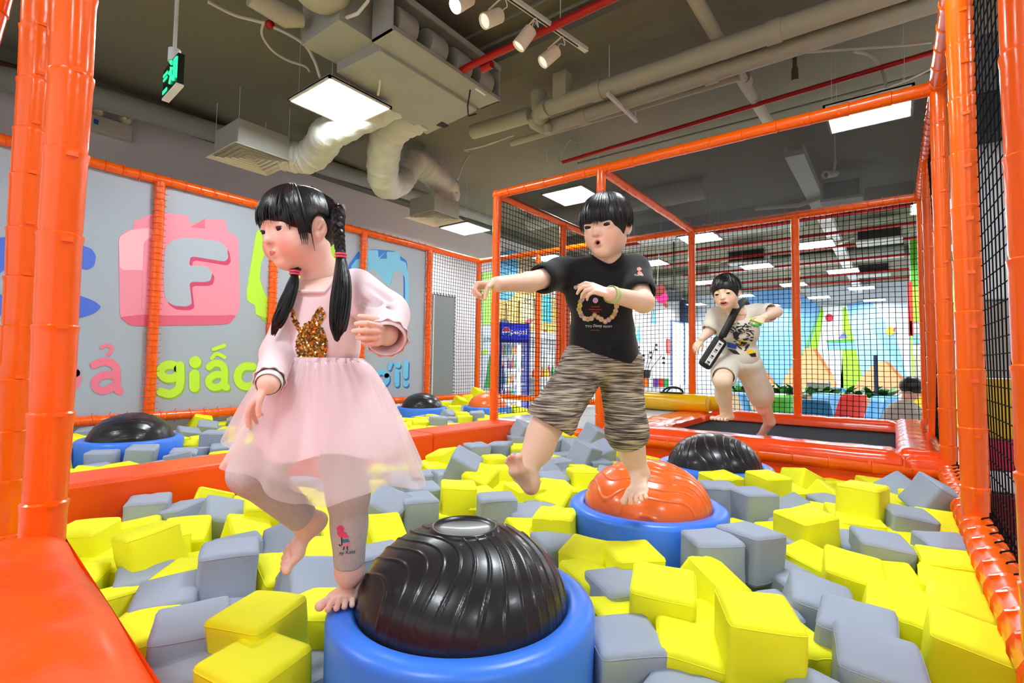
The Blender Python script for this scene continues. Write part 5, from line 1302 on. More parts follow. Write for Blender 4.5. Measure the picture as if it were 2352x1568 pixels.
# wrist band
bw = wR - (wR - eR) * .02; axw = nrm(wR - eR); a_ = nrm(np.cross(axw, UP)); b_ = np.cross(axw, a_)
v = []; f = []
for k_ in range(2):
    for i in range(24): t = 2 * math.pi * i / 24; v.append(bw + axw * (k_ * .016 - .008) + (.0265 - .001 * k_) * (math.cos(t) * a_ + math.sin(t) * b_))
for i in range(24): f.append((i, (i + 1) % 24, 24 + (i + 1) % 24, 24 + i))
wbn = MB().add(v, f).build('paper_wristband', mat('white_paper_band', (236, 240, 244), .5), girl)
m = wbn.modifiers.new('thick', 'SOLIDIFY'); m.thickness = .001
# hair
MB_h = MB()
hs = [(EL(gh.q(0, -.06, .10), np.array((.405, .475, .43)) * gh.H, gh.R), '+', .01), (EL(gh.q(0, .10, .17), np.array((.35, .31, .27)) * gh.H, gh.R), '+', .02),
      (EL(gh.q(0, .60, -.30), np.array((.52, .56, .42)) * gh.H, gh.R), '-', .008), (EL(gh.q(0, .0, -.52), np.array((.6, .46, .36)) * gh.H, gh.R), '-', .008),
      (EL(gh.q(.42, -.03, -.06), np.array((.12, .11, .17)) * gh.H, gh.R), '-', .006), (EL(gh.q(-.42, -.03, -.06), np.array((.12, .11, .17)) * gh.H, gh.R), '-', .006)]
figure_part('hair', [Field(hs, .0026)], HAIRM, girl)
fr = hair_locks(gh, 210, 4, lambda p: 85 + (12 if abs(p) > 42 else 0) + 5 * math.sin(p * .3), phi=(-62, 66), r=.015, rad=(.425, .50, .445), center=(0, -.03, .09), crown=(0, -.02, .53), start=4, jitter=.05)
for i in range(14):                             # longer strands in front of the ear
    a = i / 13; s0 = .30 + .05 * a
    P = [gh.q(.10, .18, .49), gh.q(.27, .28 - .10 * a, .33), gh.q(.365, .28 - .11 * a, .12), gh.q(.375, .26 - .12 * a, -.02), gh.q(.36, .25 - .11 * a, -.10 - .06 * (i % 3))]
    fr.tube(smoothpath(P, 5), np.concatenate([np.full(12, .012), np.linspace(.012, .002, 9)]) * gh.H, 5)
fr.tube(smoothpath([gh.q(.39, .10, .05), gh.q(.385, .10, -.12), gh.q(.36, .08, -.30)], 6), np.linspace(.010, .002, 13) * gh.H, 5)
fr.build('fringe', HAIRM, girl)
sd = MB(); rg4 = random.Random(8)
tieN, tieF = gh.q(.33, -.36, .20), gh.q(-.33, -.36, .20)
for sgn, tie in ((1, tieN), (-1, tieF)):        # side hair combed back into the ties
    for i in range(90):
        a = (i + rg4.random()) / 90; u0 = .50 - .42 * a; f0 = -.25 + .42 * math.sin(a * 2.4)
        P = [gh.q(sgn * (.03 + .30 * a ** .6), f0, u0 + .02), gh.q(sgn * (.30 + .10 * a), f0 * .35 - .16, .36 - .30 * a), gh.q(sgn * .40, -.28, .27 - .14 * a), tie + np.array([rg4.uniform(-.004, .004) for _ in range(3)])]
        sd.tube(smoothpath(P, 5), np.concatenate([np.linspace(.012, .017, 8), np.linspace(.017, .012, 8)]) * gh.H, 5)
for i in range(30):                             # back of the head
    a = (i + rg4.random()) / 30; sg = 1 if a > .5 else -1; b = abs(a - .5) * 2
    P = [gh.q(sg * .02, -.30, .48), gh.q(sg * (.02 + .16 * b), -.52, .22 - .3 * (1 - b)), gh.q(sg * .22, -.50, .10), (tieN if sg > 0 else tieF)]
    sd.tube(smoothpath(P, 5), np.full(16, .028) * gh.H, 5)
sd.build('combed_hair', HAIRM, girl)
def braid(path, r0, r1, n, matl=HAIRM):
    P = smoothpath(path, 12); mb = MB()
    for s in range(3):
        Q = []; rr = []
        for i, p in enumerate(P):
            t = i / (len(P) - 1); T = nrm(P[min(i + 1, len(P) - 1)] - P[max(i - 1, 0)]); A = nrm(np.cross(T, WH)); B = np.cross(T, A); w_ = (r0 + (r1 - r0) * t); ph_ = 2 * math.pi * (n * t + s / 3)
            Q.append(p + A * w_ * .62 * math.sin(ph_) + B * w_ * .38 * math.sin(2 * ph_)); rr.append(w_ * .60)
        mb.tube(Q, rr, 8)
    return mb
bN = [tieN, dp(776, 505, 1.10), dp(779, 548, 1.085), dp(783, 584, 1.07)]
bF = [tieF, dp(700, 560, 1.22), dp(686, 600, 1.17), dp(677, 624, 1.12)]
braid(bN, .014, .009, 3.2).build('braid', HAIRM, girl); braid(bF, .013, .009, 3).build('braid', HAIRM, girl)
def tail(path, w0, n, seed, tip=.35):
    rg_ = random.Random(seed); mb = MB()
    for i in range(n):
        a, rr0 = rg_.uniform(0, 6.28), math.sqrt(rg_.random()); Q = []; m_ = len(path)
        for k_, p in enumerate(path):
            t = k_ / (m_ - 1); w_ = w0 * (math.sin(math.pi * min(.97, t * .87 + .07)) ** .8)
            Q.append(np.array(p) + RH * math.cos(a) * rr0 * w_ + WH * math.sin(a) * rr0 * w_ * .6 + UP * (-.03 * rg_.random() * t))
        Q = smoothpath(Q, 5); mb.tube(Q, np.linspace(.0036, .0012, len(Q)), 5)
    return mb
tail([dp(783, 588, 1.07), dp(786, 640, 1.05), dp(782, 690, 1.04), dp(777, 735, 1.035), dp(776, 752, 1.035)], .020, 110, 2).build('pigtail', HAIRM, girl)
tail([dp(677, 628, 1.12), dp(670, 655, 1.11), dp(654, 695, 1.10), dp(638, 728, 1.09), dp(628, 740, 1.09)], .015, 70, 6).build('pigtail', HAIRM, girl)
for p, r_ in ((tieN, .014), (dp(783, 587, 1.07), .0105), (dp(677, 626, 1.12), .0095)):
    for dz in (-.003, .003): MB().tube([np.array(p) + UP * dz + RH * math.cos(t) * r_ + WH * math.sin(t) * r_ for t in np.linspace(0, 2 * math.pi, 15)[:-1]], .0026, 6, closed=True).build('hair_tie', BAND, girl)
MB().box(gh.q(.36, -.43, .22), (.004, .008, .014), gh.R).build('hair_clip', mat('silver_clip', (210, 222, 226), .2, metal=.8), girl)
# ------------------------------------------------------------------ the boy in the black T-shirt
boy = thing('person', 'boy in a black T-shirt striding from the orange dome, arms out', 'person', tuple(np.append(dp(1462, 1135, 1.72)[:2], .80)))
VB = np.stack([RH, WH, UP], 1)
B_skin = (251, 213, 190)
bF = nrm(-.52 * RH - .84 * WH - .16 * UP); bU = nrm(UP + .12 * bF - .04 * RH)
bn = dp(1393, 608, 1.70)
bh = Head(dp(1392, 522, 1.645), bF, bU, .207, bn, .040, 'round', eye_open=.020, gaze=(-.05, -.38), slim=.91, jowl=.88)
bh.ops.append((RC(bn, dp(1390, 640, 1.72), .045, .08), '+', .03))
bhf = Field(bh.ops, .0023)
shR, shL = dp(1288, 628, 1.72), dp(1455, 622, 1.69)
eR, wR = dp(1216, 648, 1.58), dp(1142, 652, 1.46)
eL, wL = dp(1478, 694, 1.56), dp(1404, 676, 1.44)
hR_ = [(RC(shR, eR, .036, .031), '+', .01), (RC(eR, wR, .031, .022), '+', .015)] + hand_ops(wR, -RH * .95 - UP * .12 - WH * .15, -UP * .9 - RH * .2 - WH * .2, -WH * 1 + RH * .1, .115, [(55, 62, 30), (60, 62, 30), (64, 62, 30), (68, 62, 30)], .12, (.6, .45, .55), (.4, .0, .95), 1.08)
hL_ = [(RC(shL, eL, .036, .031), '+', .01), (RC(eL, wL, .031, .022), '+', .015)] + hand_ops(wL, -RH * .92 + UP * .28 - WH * .12, WH * .5 - UP * .55 - RH * .3, UP * .8 - WH * .25, .115, [(14, 38, 22), (26, 40, 22), (34, 44, 22), (40, 46, 24)], .25, (.7, .55, .35), (.85, .15, .4), 1.05)
hipR, hipL = dp(1345, 835, 1.73), dp(1422, 838, 1.75)
kR, aR = dp(1268, 962, 1.52), dp(1203, 1085, 1.50)
kL, aL = dp(1440, 990, 1.72), dp(1468, 1085, 1.78)
# standing foot on the dome
toe, heel = dp(1452, 1163, 1.665), dp(1478, 1085, 1.80)
fd_ = nrm(toe - heel); nn_ = nrm(nrm(kL - aL) - fd_ * (nrm(kL - aL) @ fd_)); mm_ = np.cross(fd_, nn_)
fL = foot_ops(toe - fd_ * .168, fd_, nn_, mm_, .172, aL, .031); fL.append((RC(aL, kL, .032, .048), '+', .02)); fL.append((EL(aL + (kL - aL) * .62 + WH * .012, (.045, .045, .07)), '+', .02))
# lifted foot, sole towards the viewer
hl, tt = dp(1222, 1128, 1.47), dp(1170, 1050, 1.42)
f2 = nrm(tt - hl); n2 = nrm(nrm(kR - aR) - f2 * (nrm(kR - aR) @ f2)); n2 = nrm(n2 + WH * .55 + RH * .1); n2 = nrm(n2 - f2 * (n2 @ f2)); m2 = np.cross(n2, f2)
fR = foot_ops(hl - n2 * .012 - f2 * .012, f2, n2, m2, .158, aR, .032, curl=.6); fR.append((RC(aR, kR, .033, .048), '+', .02)); fR.append((EL(aR + (kR - aR) * .60 + WH * .015, (.046, .046, .075)), '+', .02))
tb = [(RC(dp(1388, 660, 1.72), dp(1385, 820, 1.75), .085, .08), '+', .03), (RC(shR, shL, .045, .045), '+', .03), (RC(hipR, kR, .065, .05), '+', .03), (RC(hipL, kL, .065, .05), '+', .03)]
bc = bh.color(B_skin, (206, 108, 98), (226, 132, 108), .30)
def bcol(P):
    col = bc(P); red = np.array(lin((224, 128, 104)))
    for c_, r_ in ((dp(1345, 640, 1.38), .025), (tt, .03), (toe, .03), (hl, .03), (dp(1100, 665, 1.40), .025)):
        w_ = np.exp(-((P - c_) ** 2).sum(1) / r_ ** 2) * .4; col = col * (1 - w_[:, None]) + red * w_[:, None]
    return col
figure_part('body', [bhf, Field(hR_, .002), Field(hL_, .002), Field(fL, .0021), Field(fR, .0021), Field(tb, .007)], SKIN, boy, bcol)
bh.eyes(boy)
tm = mat('teeth', (238, 236, 228), .3)
# T-shirt
BLK = mat('black_cotton', (22, 23, 27), .8, .2, bump=.2, bscale=16, sheen=.2)
ts = [(EL(dp(1378, 670, 1.715), (.120, .090, .115), VB), '+', .03), (EL(dp(1383, 765, 1.735), (.112, .090, .15), VB), '+', .03), (EL(dp(1387, 815, 1.742), (.120, .102, .10), VB), '+', .03), (RC(shR, shL, .052, .052), '+', .03),
      (RC(shR, shR + (eR - shR) * .55, .050, .052), '+', .03), (RC(shL, shL + (eL - shL) * .62, .050, .052), '+', .03)]
pR, pL = shR + (eR - shR) * .50, shL + (eL - shL) * .50
ts_ops = ts + [(RC(shR + (eR - shR) * .45, eR, .041, .043), '-', .004), (RC(shL + (eL - shL) * .50, eL, .041, .043), '-', .004),
       (RC(bn + UP * .09, bn + UP * .022 - WH * .008, .050, .048), '-', .008), (PL(dp(1385, 822, 1.74), -UP * .95 - RH * .26), '&', .006)]
for a, b, r in ((dp(1310, 700, 1.62), dp(1345, 790, 1.62), .007), (dp(1440, 740, 1.63), dp(1405, 810, 1.64), .007), (dp(1322, 665, 1.62), dp(1350, 720, 1.6), .006), (dp(1450, 690, 1.62), dp(1425, 740, 1.62), .006), (dp(1360, 770, 1.62), dp(1390, 820, 1.63), .007)):
    ts_ops.append((RC(a, b, r, r), '-', .02))
tsf = Field(ts_ops, .0034); tee = figure_part('t_shirt', [tsf], BLK, boy)
ngp = np.array([bn - WH * .004 + (math.cos(t) * RH * .054 + math.sin(t) * WH * .053) + UP * .09 for t in np.linspace(0, 2 * math.pi, 41)[:-1]]); ngq, okk = tsf.onto(ngp, -UP, .001); ngq[:, 2] = np.maximum(ngq[:, 2], bn[2] - .012)
MB().tube(ngq, .005, 8, closed=True).build('collar', BLK, tee)
# bead chain
nk = MB()
for t in np.linspace(0, 2 * math.pi, 58)[:-1]: nk.ball(bn + (math.cos(t) * RH * .047 + math.sin(t) * WH * .047) + UP * (.030 + .020 * math.sin(t)) - WH * .004, .0032, 6, 4)
tag(nk.build('bead_necklace', mat('silver_beads', (206, 196, 178), .25, metal=.7), boy), kind='stuff')
# shirt print: rings of small round badges and lettering
dS = nrm(ray(1385, 710)); rg5 = random.Random(12)
badge = [mat('badge_%d' % i, c_, .6) for i, c_ in enumerate(((214, 190, 110), (196, 170, 120), (232, 206, 70), (206, 180, 150), (170, 140, 110), (186, 150, 190)))]
def badge_path(pts, n, r):
    P = smoothpath([np.array((x, y, 0.0)) for x, y in pts], 20); L = np.cumsum([0] + [np.linalg.norm(P[i + 1] - P[i]) for i in range(len(P) - 1)])
    for k_ in range(n):
        s = L[-1] * k_ / (n - 1); i = min(int(np.searchsorted(L, s)), len(P) - 1); x, y = P[i][0] + rg5.uniform(-1, 1), P[i][1] + rg5.uniform(-1, 1)
        wrap_prism(tsf, circ(x, y, r, 12), 1.5, dS, rg5.choice(badge), 'print_badge', tee, .0022 + .0004 * (k_ % 3)); wrap_prism(tsf, circ(x, y, r * .55, 8), 1.5, dS, rg5.choice(badge), 'print_badge', tee, .0036)
badge_path([(1348, 672), (1336, 680), (1327, 695), (1325, 712), (1332, 728), (1346, 735), (1356, 733)], 11, 6.5)
badge_path([(1363, 725), (1375, 732), (1392, 740), (1410, 728), (1418, 712), (1418, 695), (1408, 684), (1392, 680)], 13, 6.5)
badge_path([(1316, 655), (1330, 648), (1344, 650)], 4, 5.5)
wrap_prism(tsf, circ(1366, 688, 7, 12), 1.5, dS, badge[5], 'print_badge', tee)
wt = mat('print_white', (226, 226, 222), .6); rdp = mat('print_dark_red', (120, 30, 34), .6); salm = mat('print_salmon', (226, 92, 92), .6)
wrap_text(tsf, 'TYO', 1340, 756, 17, 5.5, 1.5, wt, 'print_lettering', tee, dS, .0026); wrap_text(tsf, 'Disney', 1360, 757, 23, 9, 1.5, wt, 'print_lettering', tee, dS, .0026, shear=.2); wrap_text(tsf, 'RESORT', 1386, 756, 22, 5.0, 1.5, wt, 'print_lettering', tee, dS, .0026)
wrap_prism(tsf, [(1352, 762), (1376, 762), (1376, 764), (1352, 764)], 1.5, dS, rdp, 'print', tee, .0024)
for yy, w_ in ((702, 22), (709, 34), (715, 18)): wrap_prism(tsf, [(1366 - w_ / 2, yy), (1366 + w_ / 2, yy), (1366 + w_ / 2, yy + 3.5), (1366 - w_ / 2, yy + 3.5)], 1.5, dS, rdp, 'print', tee, .0024)
dS2 = nrm(ray(1465, 625))
for pts in ([(1463, 614), (1470, 612), (1475, 617), (1470, 622), (1463, 620)], [(1466, 622), (1474, 624), (1478, 632), (1470, 632), (1464, 628)]): wrap_prism(tsf, pts, 1.5, dS2, salm, 'print', tee, .0026)
wrap_text(tsf, 'TOKYO', 1456, 634, 22, 4.5, 1.5, wt, 'print_lettering', tee, dS2, .0026)
# three-quarter shorts in streaky black and beige
sm_ = bpy.data.materials.new('streaky_marl'); sm_.use_nodes = True; nt = sm_.node_tree; b = nt.nodes['Principled BSDF']; b.inputs['Roughness'].default_value = .85
tc = nt.nodes.new('ShaderNodeTexCoord'); mp = nt.nodes.new('ShaderNodeMapping'); mp.inputs['Scale'].default_value = (13, 13, 300); mp.inputs['Rotation'].default_value = (.16, .16, 0)
nz = nt.nodes.new('ShaderNodeTexNoise'); nz.inputs['Scale'].default_value = 1.0; nz.inputs['Detail'].default_value = 2.5; cr = nt.nodes.new('ShaderNodeValToRGB')
cr.color_ramp.elements[0].position = .36; cr.color_ramp.elements[0].color = (*lin((40, 38, 40)), 1); cr.color_ramp.elements[1].position = .62; cr.color_ramp.elements[1].color = (*lin((206, 194, 172)), 1)
e = cr.color_ramp.elements.new(.50); e.color = (*lin((128, 116, 104)), 1)
nt.links.new(tc.outputs['Object'], mp.inputs[0]); nt.links.new(mp.outputs[0], nz.inputs['Vector']); nt.links.new(nz.outputs['Fac'], cr.inputs[0]); nt.links.new(cr.outputs[0], b.inputs['Base Color'])
hemR, hemL = kR + (aR - kR) * .10, kL + (aL - kL) * .22
def shorts(hip, k, hem, a, r0, r1, r2, legr, folds):
    ops = [(RC(hip, k, r0, r1), '+', .03), (RC(k, hem + (hem - k) * .3, r1, r2), '+', .03), (EL(dp(1385, 815, 1.745), (.106, .090, .07), VB), '+', .03), (RC(hip, dp(1385, 812, 1.745), r0, .09), '+', .03), (PL(hem, a - k), '&', .002),
           (RC(k + (hem - k) * .1, a, r1 - .012, r2 - .010), '-', .003)]
    for p, q, r in folds: ops.append((RC(p, q, r, r), '-', .02))
    return Field(ops, .0034)
fo = [(dp(1300, 870, 1.5), dp(1345, 850, 1.58), .006), (dp(1290, 920, 1.46), dp(1340, 905, 1.52), .006), (dp(1330, 880, 1.55), dp(1370, 850, 1.6), .006)]
fo2 = [(dp(1405, 900, 1.62), dp(1460, 880, 1.63), .006), (dp(1400, 960, 1.62), dp(1460, 975, 1.62), .006), (dp(1385, 850, 1.62), dp(1430, 900, 1.62), .006)]
figure_part('shorts', [shorts(hipR, kR, hemR, aR, .078, .070, .066, .05, fo), shorts(hipL, kL, hemL, aL, .076, .068, .058, .05, fo2)], sm_, boy)
# wrist band
axw = nrm(wL - eL); bw = wL - axw * .004; a_ = nrm(np.cross(axw, UP)); b_ = np.cross(axw, a_); v = []; f = []
for k_ in range(2):
    for i in range(24): t = 2 * math.pi * i / 24; v.append(bw + axw * (k_ * .018 - .009) + .0255 * (math.cos(t) * a_ + math.sin(t) * b_))
for i in range(24): f.append((i, (i + 1) % 24, 24 + (i + 1) % 24, 24 + i))
o = MB().add(v, f).build('paper_wristband', mat('lime_band', (206, 232, 150), .5), boy); o.modifiers.new('thick', 'SOLIDIFY').thickness = .001
# hair: smooth bowl cut
hs = [(EL(bh.q(0, -.06, .11), np.array((.410, .480, .425)) * bh.H, bh.R), '+', .01), (EL(bh.q(0, .12, .17), np.array((.345, .30, .26)) * bh.H, bh.R), '+', .02),
      (EL(bh.q(0, .64, -.34), np.array((.56, .60, .42)) * bh.H, bh.R), '-', .008), (EL(bh.q(0, .05, -.56), np.array((.6, .46, .38)) * bh.H, bh.R), '-', .008),
      (EL(bh.q(.44, -.02, -.10), np.array((.13, .10, .17)) * bh.H, bh.R), '-', .006), (EL(bh.q(-.44, -.02, -.10), np.array((.13, .10, .17)) * bh.H, bh.R), '-', .006)]
figure_part('hair', [Field(hs, .0028)], HAIRM, boy)
def bhem(p):
    a = abs(p)
    if a < 50: return 97 + 4 * math.sin(p * .11 + 1)
    if a < 75: return 104
    if a < 110: return 110
    return 118 + 8 * math.sin(a / 20)
hair_locks(bh, 420, 9, bhem, r=.015, rad=(.438, .515, .455), center=(0, -.045, .10), crown=(0, -.12, .545), jitter=.035).build('hair_locks', HAIRM, boy)
# ------------------------------------------------------------------ the boy jumping on the trampoline
kid = thing('person', 'smiling boy in a beige printed set jumping on the trampoline', 'person', tuple(np.append(dp(1778, 1008, 3.62)[:2], .665)))
K_skin = (252, 216, 192)
kF = nrm(-.62 * RH - .78 * WH - .20 * UP); kU = nrm(UP + .16 * kF - .10 * RH)
kn = dp(1690, 722, 3.36)
kh = Head(dp(1668, 672, 3.27), kF, kU, .222, kn, .042, 'open', eye_open=.018, smile=.5, gaze=(-.05, -.4), slim=.92, jowl=.9)
kh.ops.append((RC(kn, dp(1695, 745, 3.4), .05, .09), '+', .03)); khf = Field(kh.ops, .003)
shL, shR = dp(1738, 720, 3.36), dp(1645, 726, 3.42)
eL, wL = dp(1784, 716, 3.20), dp(1756, 728, 3.06)
eR, wR = dp(1628, 762, 3.40), dp(1612, 778, 3.38)
aL_ = [(RC(shL, eL, .038, .033), '+', .01), (RC(eL, wL, .034, .024), '+', .01)] + hand_ops(wL, -RH * .75 - UP * .55 - WH * .2, -RH * .2 + WH * .7 - UP * .3, -WH * .6 - RH * .3 + UP * .2, .125, [(40, 55, 30)] * 4, .1, (.6, .5, .5), (.6, .1, .7), 1.1)
aR_ = [(RC(shR, eR, .038, .032), '+', .01), (RC(eR, wR, .032, .024), '+', .01)] + hand_ops(wR, -UP * .75 - RH * .55, RH * .6 + WH * .5, -WH, .125, [(25, 35, 20)] * 4, .15, (.7, .5, .4), (.8, .2, .4), 1.1)
hipR, hipL = dp(1668, 838, 3.42), dp(1718, 838, 3.44)
kR, aR = dp(1660, 874, 3.16), dp(1668, 948, 3.30)
kL, aL = dp(1745, 900, 3.50), dp(1768, 968, 3.60)
toe = dp(1642, 966, 3.22); hl = dp(1690, 962, 3.34); f_ = nrm(toe - hl); n_ = nrm(UP - f_ * (UP @ f_)); m_ = np.cross(f_, n_)
fR = foot_ops(toe - f_ * .185, f_, n_, m_, .19, aR, .034); fR += [(RC(aR, kR, .036, .052), '+', .02), (EL(aR + (kR - aR) * .6 + WH * .02, (.05, .05, .08)), '+', .02), (EL(kR, (.055, .055, .06)), '+', .02)]
toe2 = np.append(dp(1782, 1010, 3.60)[:2], .672); hl2 = toe2 + WH * .15 - RH * .05 + UP * .03; f2 = nrm(toe2 - hl2); n2 = nrm(UP - f2 * (UP @ f2)); m2 = np.cross(n2, f2)
fL = foot_ops(toe2 - f2 * .185, f2, n2, m2, .19, aL, .034); fL += [(RC(aL, kL, .036, .052), '+', .02), (EL(aL + (kL - aL) * .6 + WH * .02, (.05, .05, .08)), '+', .02)]
tb = [(RC(dp(1695, 760, 3.4), dp(1692, 830, 3.43), .09, .09), '+', .03), (RC(shR, shL, .05, .05), '+', .03), (RC(hipR, kR, .07, .055), '+', .03), (RC(hipL, kL, .07, .055), '+', .03)]
figure_part('body', [khf, Field(aL_, .003), Field(aR_, .003), Field(fR, .003), Field(fL, .003), Field(tb, .008)], SKIN, kid, kh.color(K_skin, (206, 92, 90), (236, 140, 116), .35))
kh.eyes(kid); kh.brows(kid, khf, .105)
MB().tube([kh.q(x, .375 - 2.4 * x * x, -.252 + x * x * 1.5) for x in np.linspace(-.075, .075, 9)], .016 * kh.H, 8, flat=.8).build('teeth', tm, kid)
BEI = mat('beige_cotton', (226, 220, 208), .85, .15, bump=.2, bscale=12)
ts = [(EL(dp(1695, 760, 3.39), (.140, .105, .13), VB), '+', .03), (EL(dp(1697, 815, 3.42), (.135, .105, .12), VB), '+', .03), (RC(shR, shL, .062, .062), '+', .03), (RC(shL, shL + (eL - shL) * .6, .060, .062), '+', .03), (RC(shR, shR + (eR - shR) * .65, .056, .060), '+', .03),
      (RC(shL + (eL - shL) * .5, eL + (eL - shL) * .3, .050, .052), '-', .004), (RC(shR + (eR - shR) * .5, eR + (eR - shR) * .3, .047, .050), '-', .004), (RC(kn + UP * .09, kn - UP * .0 - WH * .02, .055, .053), '-', .008), (PL(dp(1695, 846, 3.42), -UP), '&', .006)]
tsf2 = Field(ts, .0045); tee2 = figure_part('t_shirt', [tsf2], BEI, kid)
def sh2(hip, k, hem, a, r0, r1, r2): return Field([(RC(hip, k, r0, r1), '+', .03), (RC(k, hem, r1, r2), '+', .03), (EL(dp(1695, 838, 3.43), (.130, .105, .07), VB), '+', .03), (PL(k + (hem - k) * .55, hem - k), '&', .002), (RC(k - (hem - k) * .05, a, r1 - .012, r2 - .012), '-', .003)], .0045)
def shr(hip, k): e = hip + (k - hip) * .82; return Field([(RC(hip, hip + (k - hip) * .95, .092, .076), '+', .03), (EL(dp(1695, 838, 3.43), (.125, .105, .07), VB), '+', .03), (PL(e, k - hip), '&', .002), (RC(e - (k - hip) * .15, k, .064, .066), '-', .003)], .0045)
figure_part('shorts', [shr(hipR, kR), sh2(hipL, kL, kL + (aL - kL) * .5, aL, .092, .080, .074)], BEI, kid)
hs = [(EL(kh.q(0, -.06, .11), np.array((.412, .480, .425)) * kh.H, kh.R), '+', .01), (EL(kh.q(0, .12, .19), np.array((.345, .28, .24)) * kh.H, kh.R), '+', .02),
      (EL(kh.q(0, .64, -.26), np.array((.56, .60, .42)) * kh.H, kh.R), '-', .008), (EL(kh.q(0, .05, -.52), np.array((.6, .46, .38)) * kh.H, kh.R), '-', .008),
      (EL(kh.q(.44, -.02, -.08), np.array((.13, .10, .18)) * kh.H, kh.R), '-', .006), (EL(kh.q(-.44, -.02, -.08), np.array((.13, .10, .18)) * kh.H, kh.R), '-', .006)]
figure_part('hair', [Field(hs, .0036)], HAIRM, kid)
def khem(p):
    a = abs(p)
    if a < 50: return 68 + 8 * math.sin(p * .21)
    if a < 75: return 90
    if a < 110: return 100
    return 112
hair_locks(kh, 260, 5, khem, r=.019, rad=(.438, .515, .46), center=(0, -.045, .10), crown=(0.02, -.12, .56), jitter=.05).build('hair_locks', HAIRM, kid)
# abstract print in the shirt's black, yellow and blue
dK = nrm(ray(1700, 780)); ylp = mat('print_yellow', (244, 204, 30), .6); nvy = mat('print_navy', (34, 74, 170), .6); skn = mat('print_tan', (196, 160, 120), .6)
rg6 = random.Random(5)
for i in range(80):                             # loose pencil-like strokes
    x, y = rg6.uniform(1675, 1730), rg6.uniform(738, 806); a = rg6.uniform(-1.2, 1.2); L_ = rg6.uniform(5, 16)
    P = np.array([dp(x + L_ * t * math.cos(a) + 2 * math.sin(6 * t), y + L_ * t * math.sin(a), 3.1) for t in np.linspace(-.5, .5, 5)]); Q, ok = tsf2.onto(P, dK, .002)
    if ok.all(): MB().tube(Q, [.001, .0035, .005, .0035, .001], 5, flat=.5).build('print_stroke', bkp, tee2)
for pts, m_ in (([(1682, 764), (1692, 758), (1697, 770), (1692, 782), (1684, 776)], bkp), (circ(1705, 788, 9, 14), ylp), ([(1668, 786), (1692, 792), (1690, 803), (1668, 798)], nvy), ([(1712, 806), (1730, 803), (1738, 812), (1722, 816)], ylp), ([(1722, 815), (1738, 812), (1740, 822), (1728, 822)], bkp), ([(1668, 802), (1690, 806), (1700, 816), (1684, 814)], bkp), (circ(1705, 788, 4, 8), bkp)):
    wrap_prism(tsf2, pts, 3.1, dK, m_, 'print_patch', tee2, .0034 if m_ is bkp else .0026)
MB().tube([kn + (math.cos(t) * RH * .058 + math.sin(t) * WH * .055) + UP * (.01 + .02 * math.sin(t)) - WH * .012 for t in np.linspace(0, 2 * math.pi, 31)[:-1]], .003, 6, closed=True).build('necklace', mat('gold_chain', (206, 170, 90), .3, metal=.8), kid)
# shoulder bag
bag = thing('shoulder_bag', 'small black shoulder bag with a white printed panel on the jumping boy', 'bag', tuple(dp(1637, 815, 3.26)))
bkc = mat('black_nylon', (18, 19, 23), .55)
cb = dp(1637, 810, 3.24); ax1 = nrm(dp(1662, 770, 3.24) - dp(1618, 838, 3.24)); ax2 = nrm(np.cross(ax1, -WH)); ax3 = np.cross(ax1, ax2)
RB = np.stack([ax2, ax3, ax1], 1)
MB().box(cb, (.090, .05, .22), RB).build('pouch', bkc, bag, smooth=False, bevel=.022)
side = 1 if (ax3 @ -WH) > 0 else -1
fpn = MB().box(cb + ax3 * side * .0285 + ax2 * .0, (.036, .004, .17), RB).build('front_panel', mat('white_panel', (232, 234, 236), .5), bag, smooth=False)
for k_ in range(4):
    c_ = cb + ax3 * side * .0312 + ax1 * (-.068 + .045 * k_)
    mk = MB()
    for a in (-.75, 0, .75):
        d_ = ax1 * math.cos(a) + ax2 * math.sin(a); s_ = np.cross(ax3, d_); o_ = c_ - ax1 * .008
        mk.prism([(0, 0), (.009, .004), (.016, .0), (.009, -.004)], o_, d_, s_, .0008 * side)
    for q_ in (-.010, -.014): mk.box(c_ + ax1 * (q_ - .002), (.020, .001, .0018), RB)
    mk.build('trefoil_mark', bkp, fpn, smooth=False)
sp = [cb + ax1 * .115, dp(1660, 770, 3.22), dp(1676, 740, 3.235), dp(1690, 712, 3.28), dp(1702, 696, 3.34), dp(1712, 694, 3.42), dp(1716, 715, 3.5), dp(1700, 760, 3.55), dp(1665, 800, 3.5), cb + ax1 * .05 + WH * .03]
S_ = smoothpath(sp, 6); v = []; f = []
for i, p in enumerate(S_):
    T = nrm(S_[min(i + 1, len(S_) - 1)] - S_[max(i - 1, 0)]); w_ = nrm(np.cross(T, WH)); v += [p - w_ * .024, p + w_ * .024]
for i in range(len(S_) - 1): f.append((2 * i, 2 * i + 1, 2 * i + 3, 2 * i + 2))
o = MB().add(v, f).build('strap', bkc, bag, angle=180); o.modifiers.new('thick', 'SOLIDIFY').thickness = .004
# green toy in his hand
toy = thing('toy_ring', 'lime and green plastic toy in the jumping boy\'s hand', 'toy', tuple(dp(1733, 740, 3.02)))
MB().tube([dp(1722, 733, 3.0), dp(1734, 738, 3.0), dp(1746, 742, 3.02)], .014, 8, flat=.4).build('lime_bar', mat('lime_plastic', (196, 240, 70), .35), toy)
MB().tube(smoothpath([dp(1725, 744, 3.0), dp(1735, 748, 2.99), dp(1746, 746, 3.02)], 5), .012, 8, flat=.5).build('green_bar', mat('green_plastic', (40, 180, 90), .35), toy)
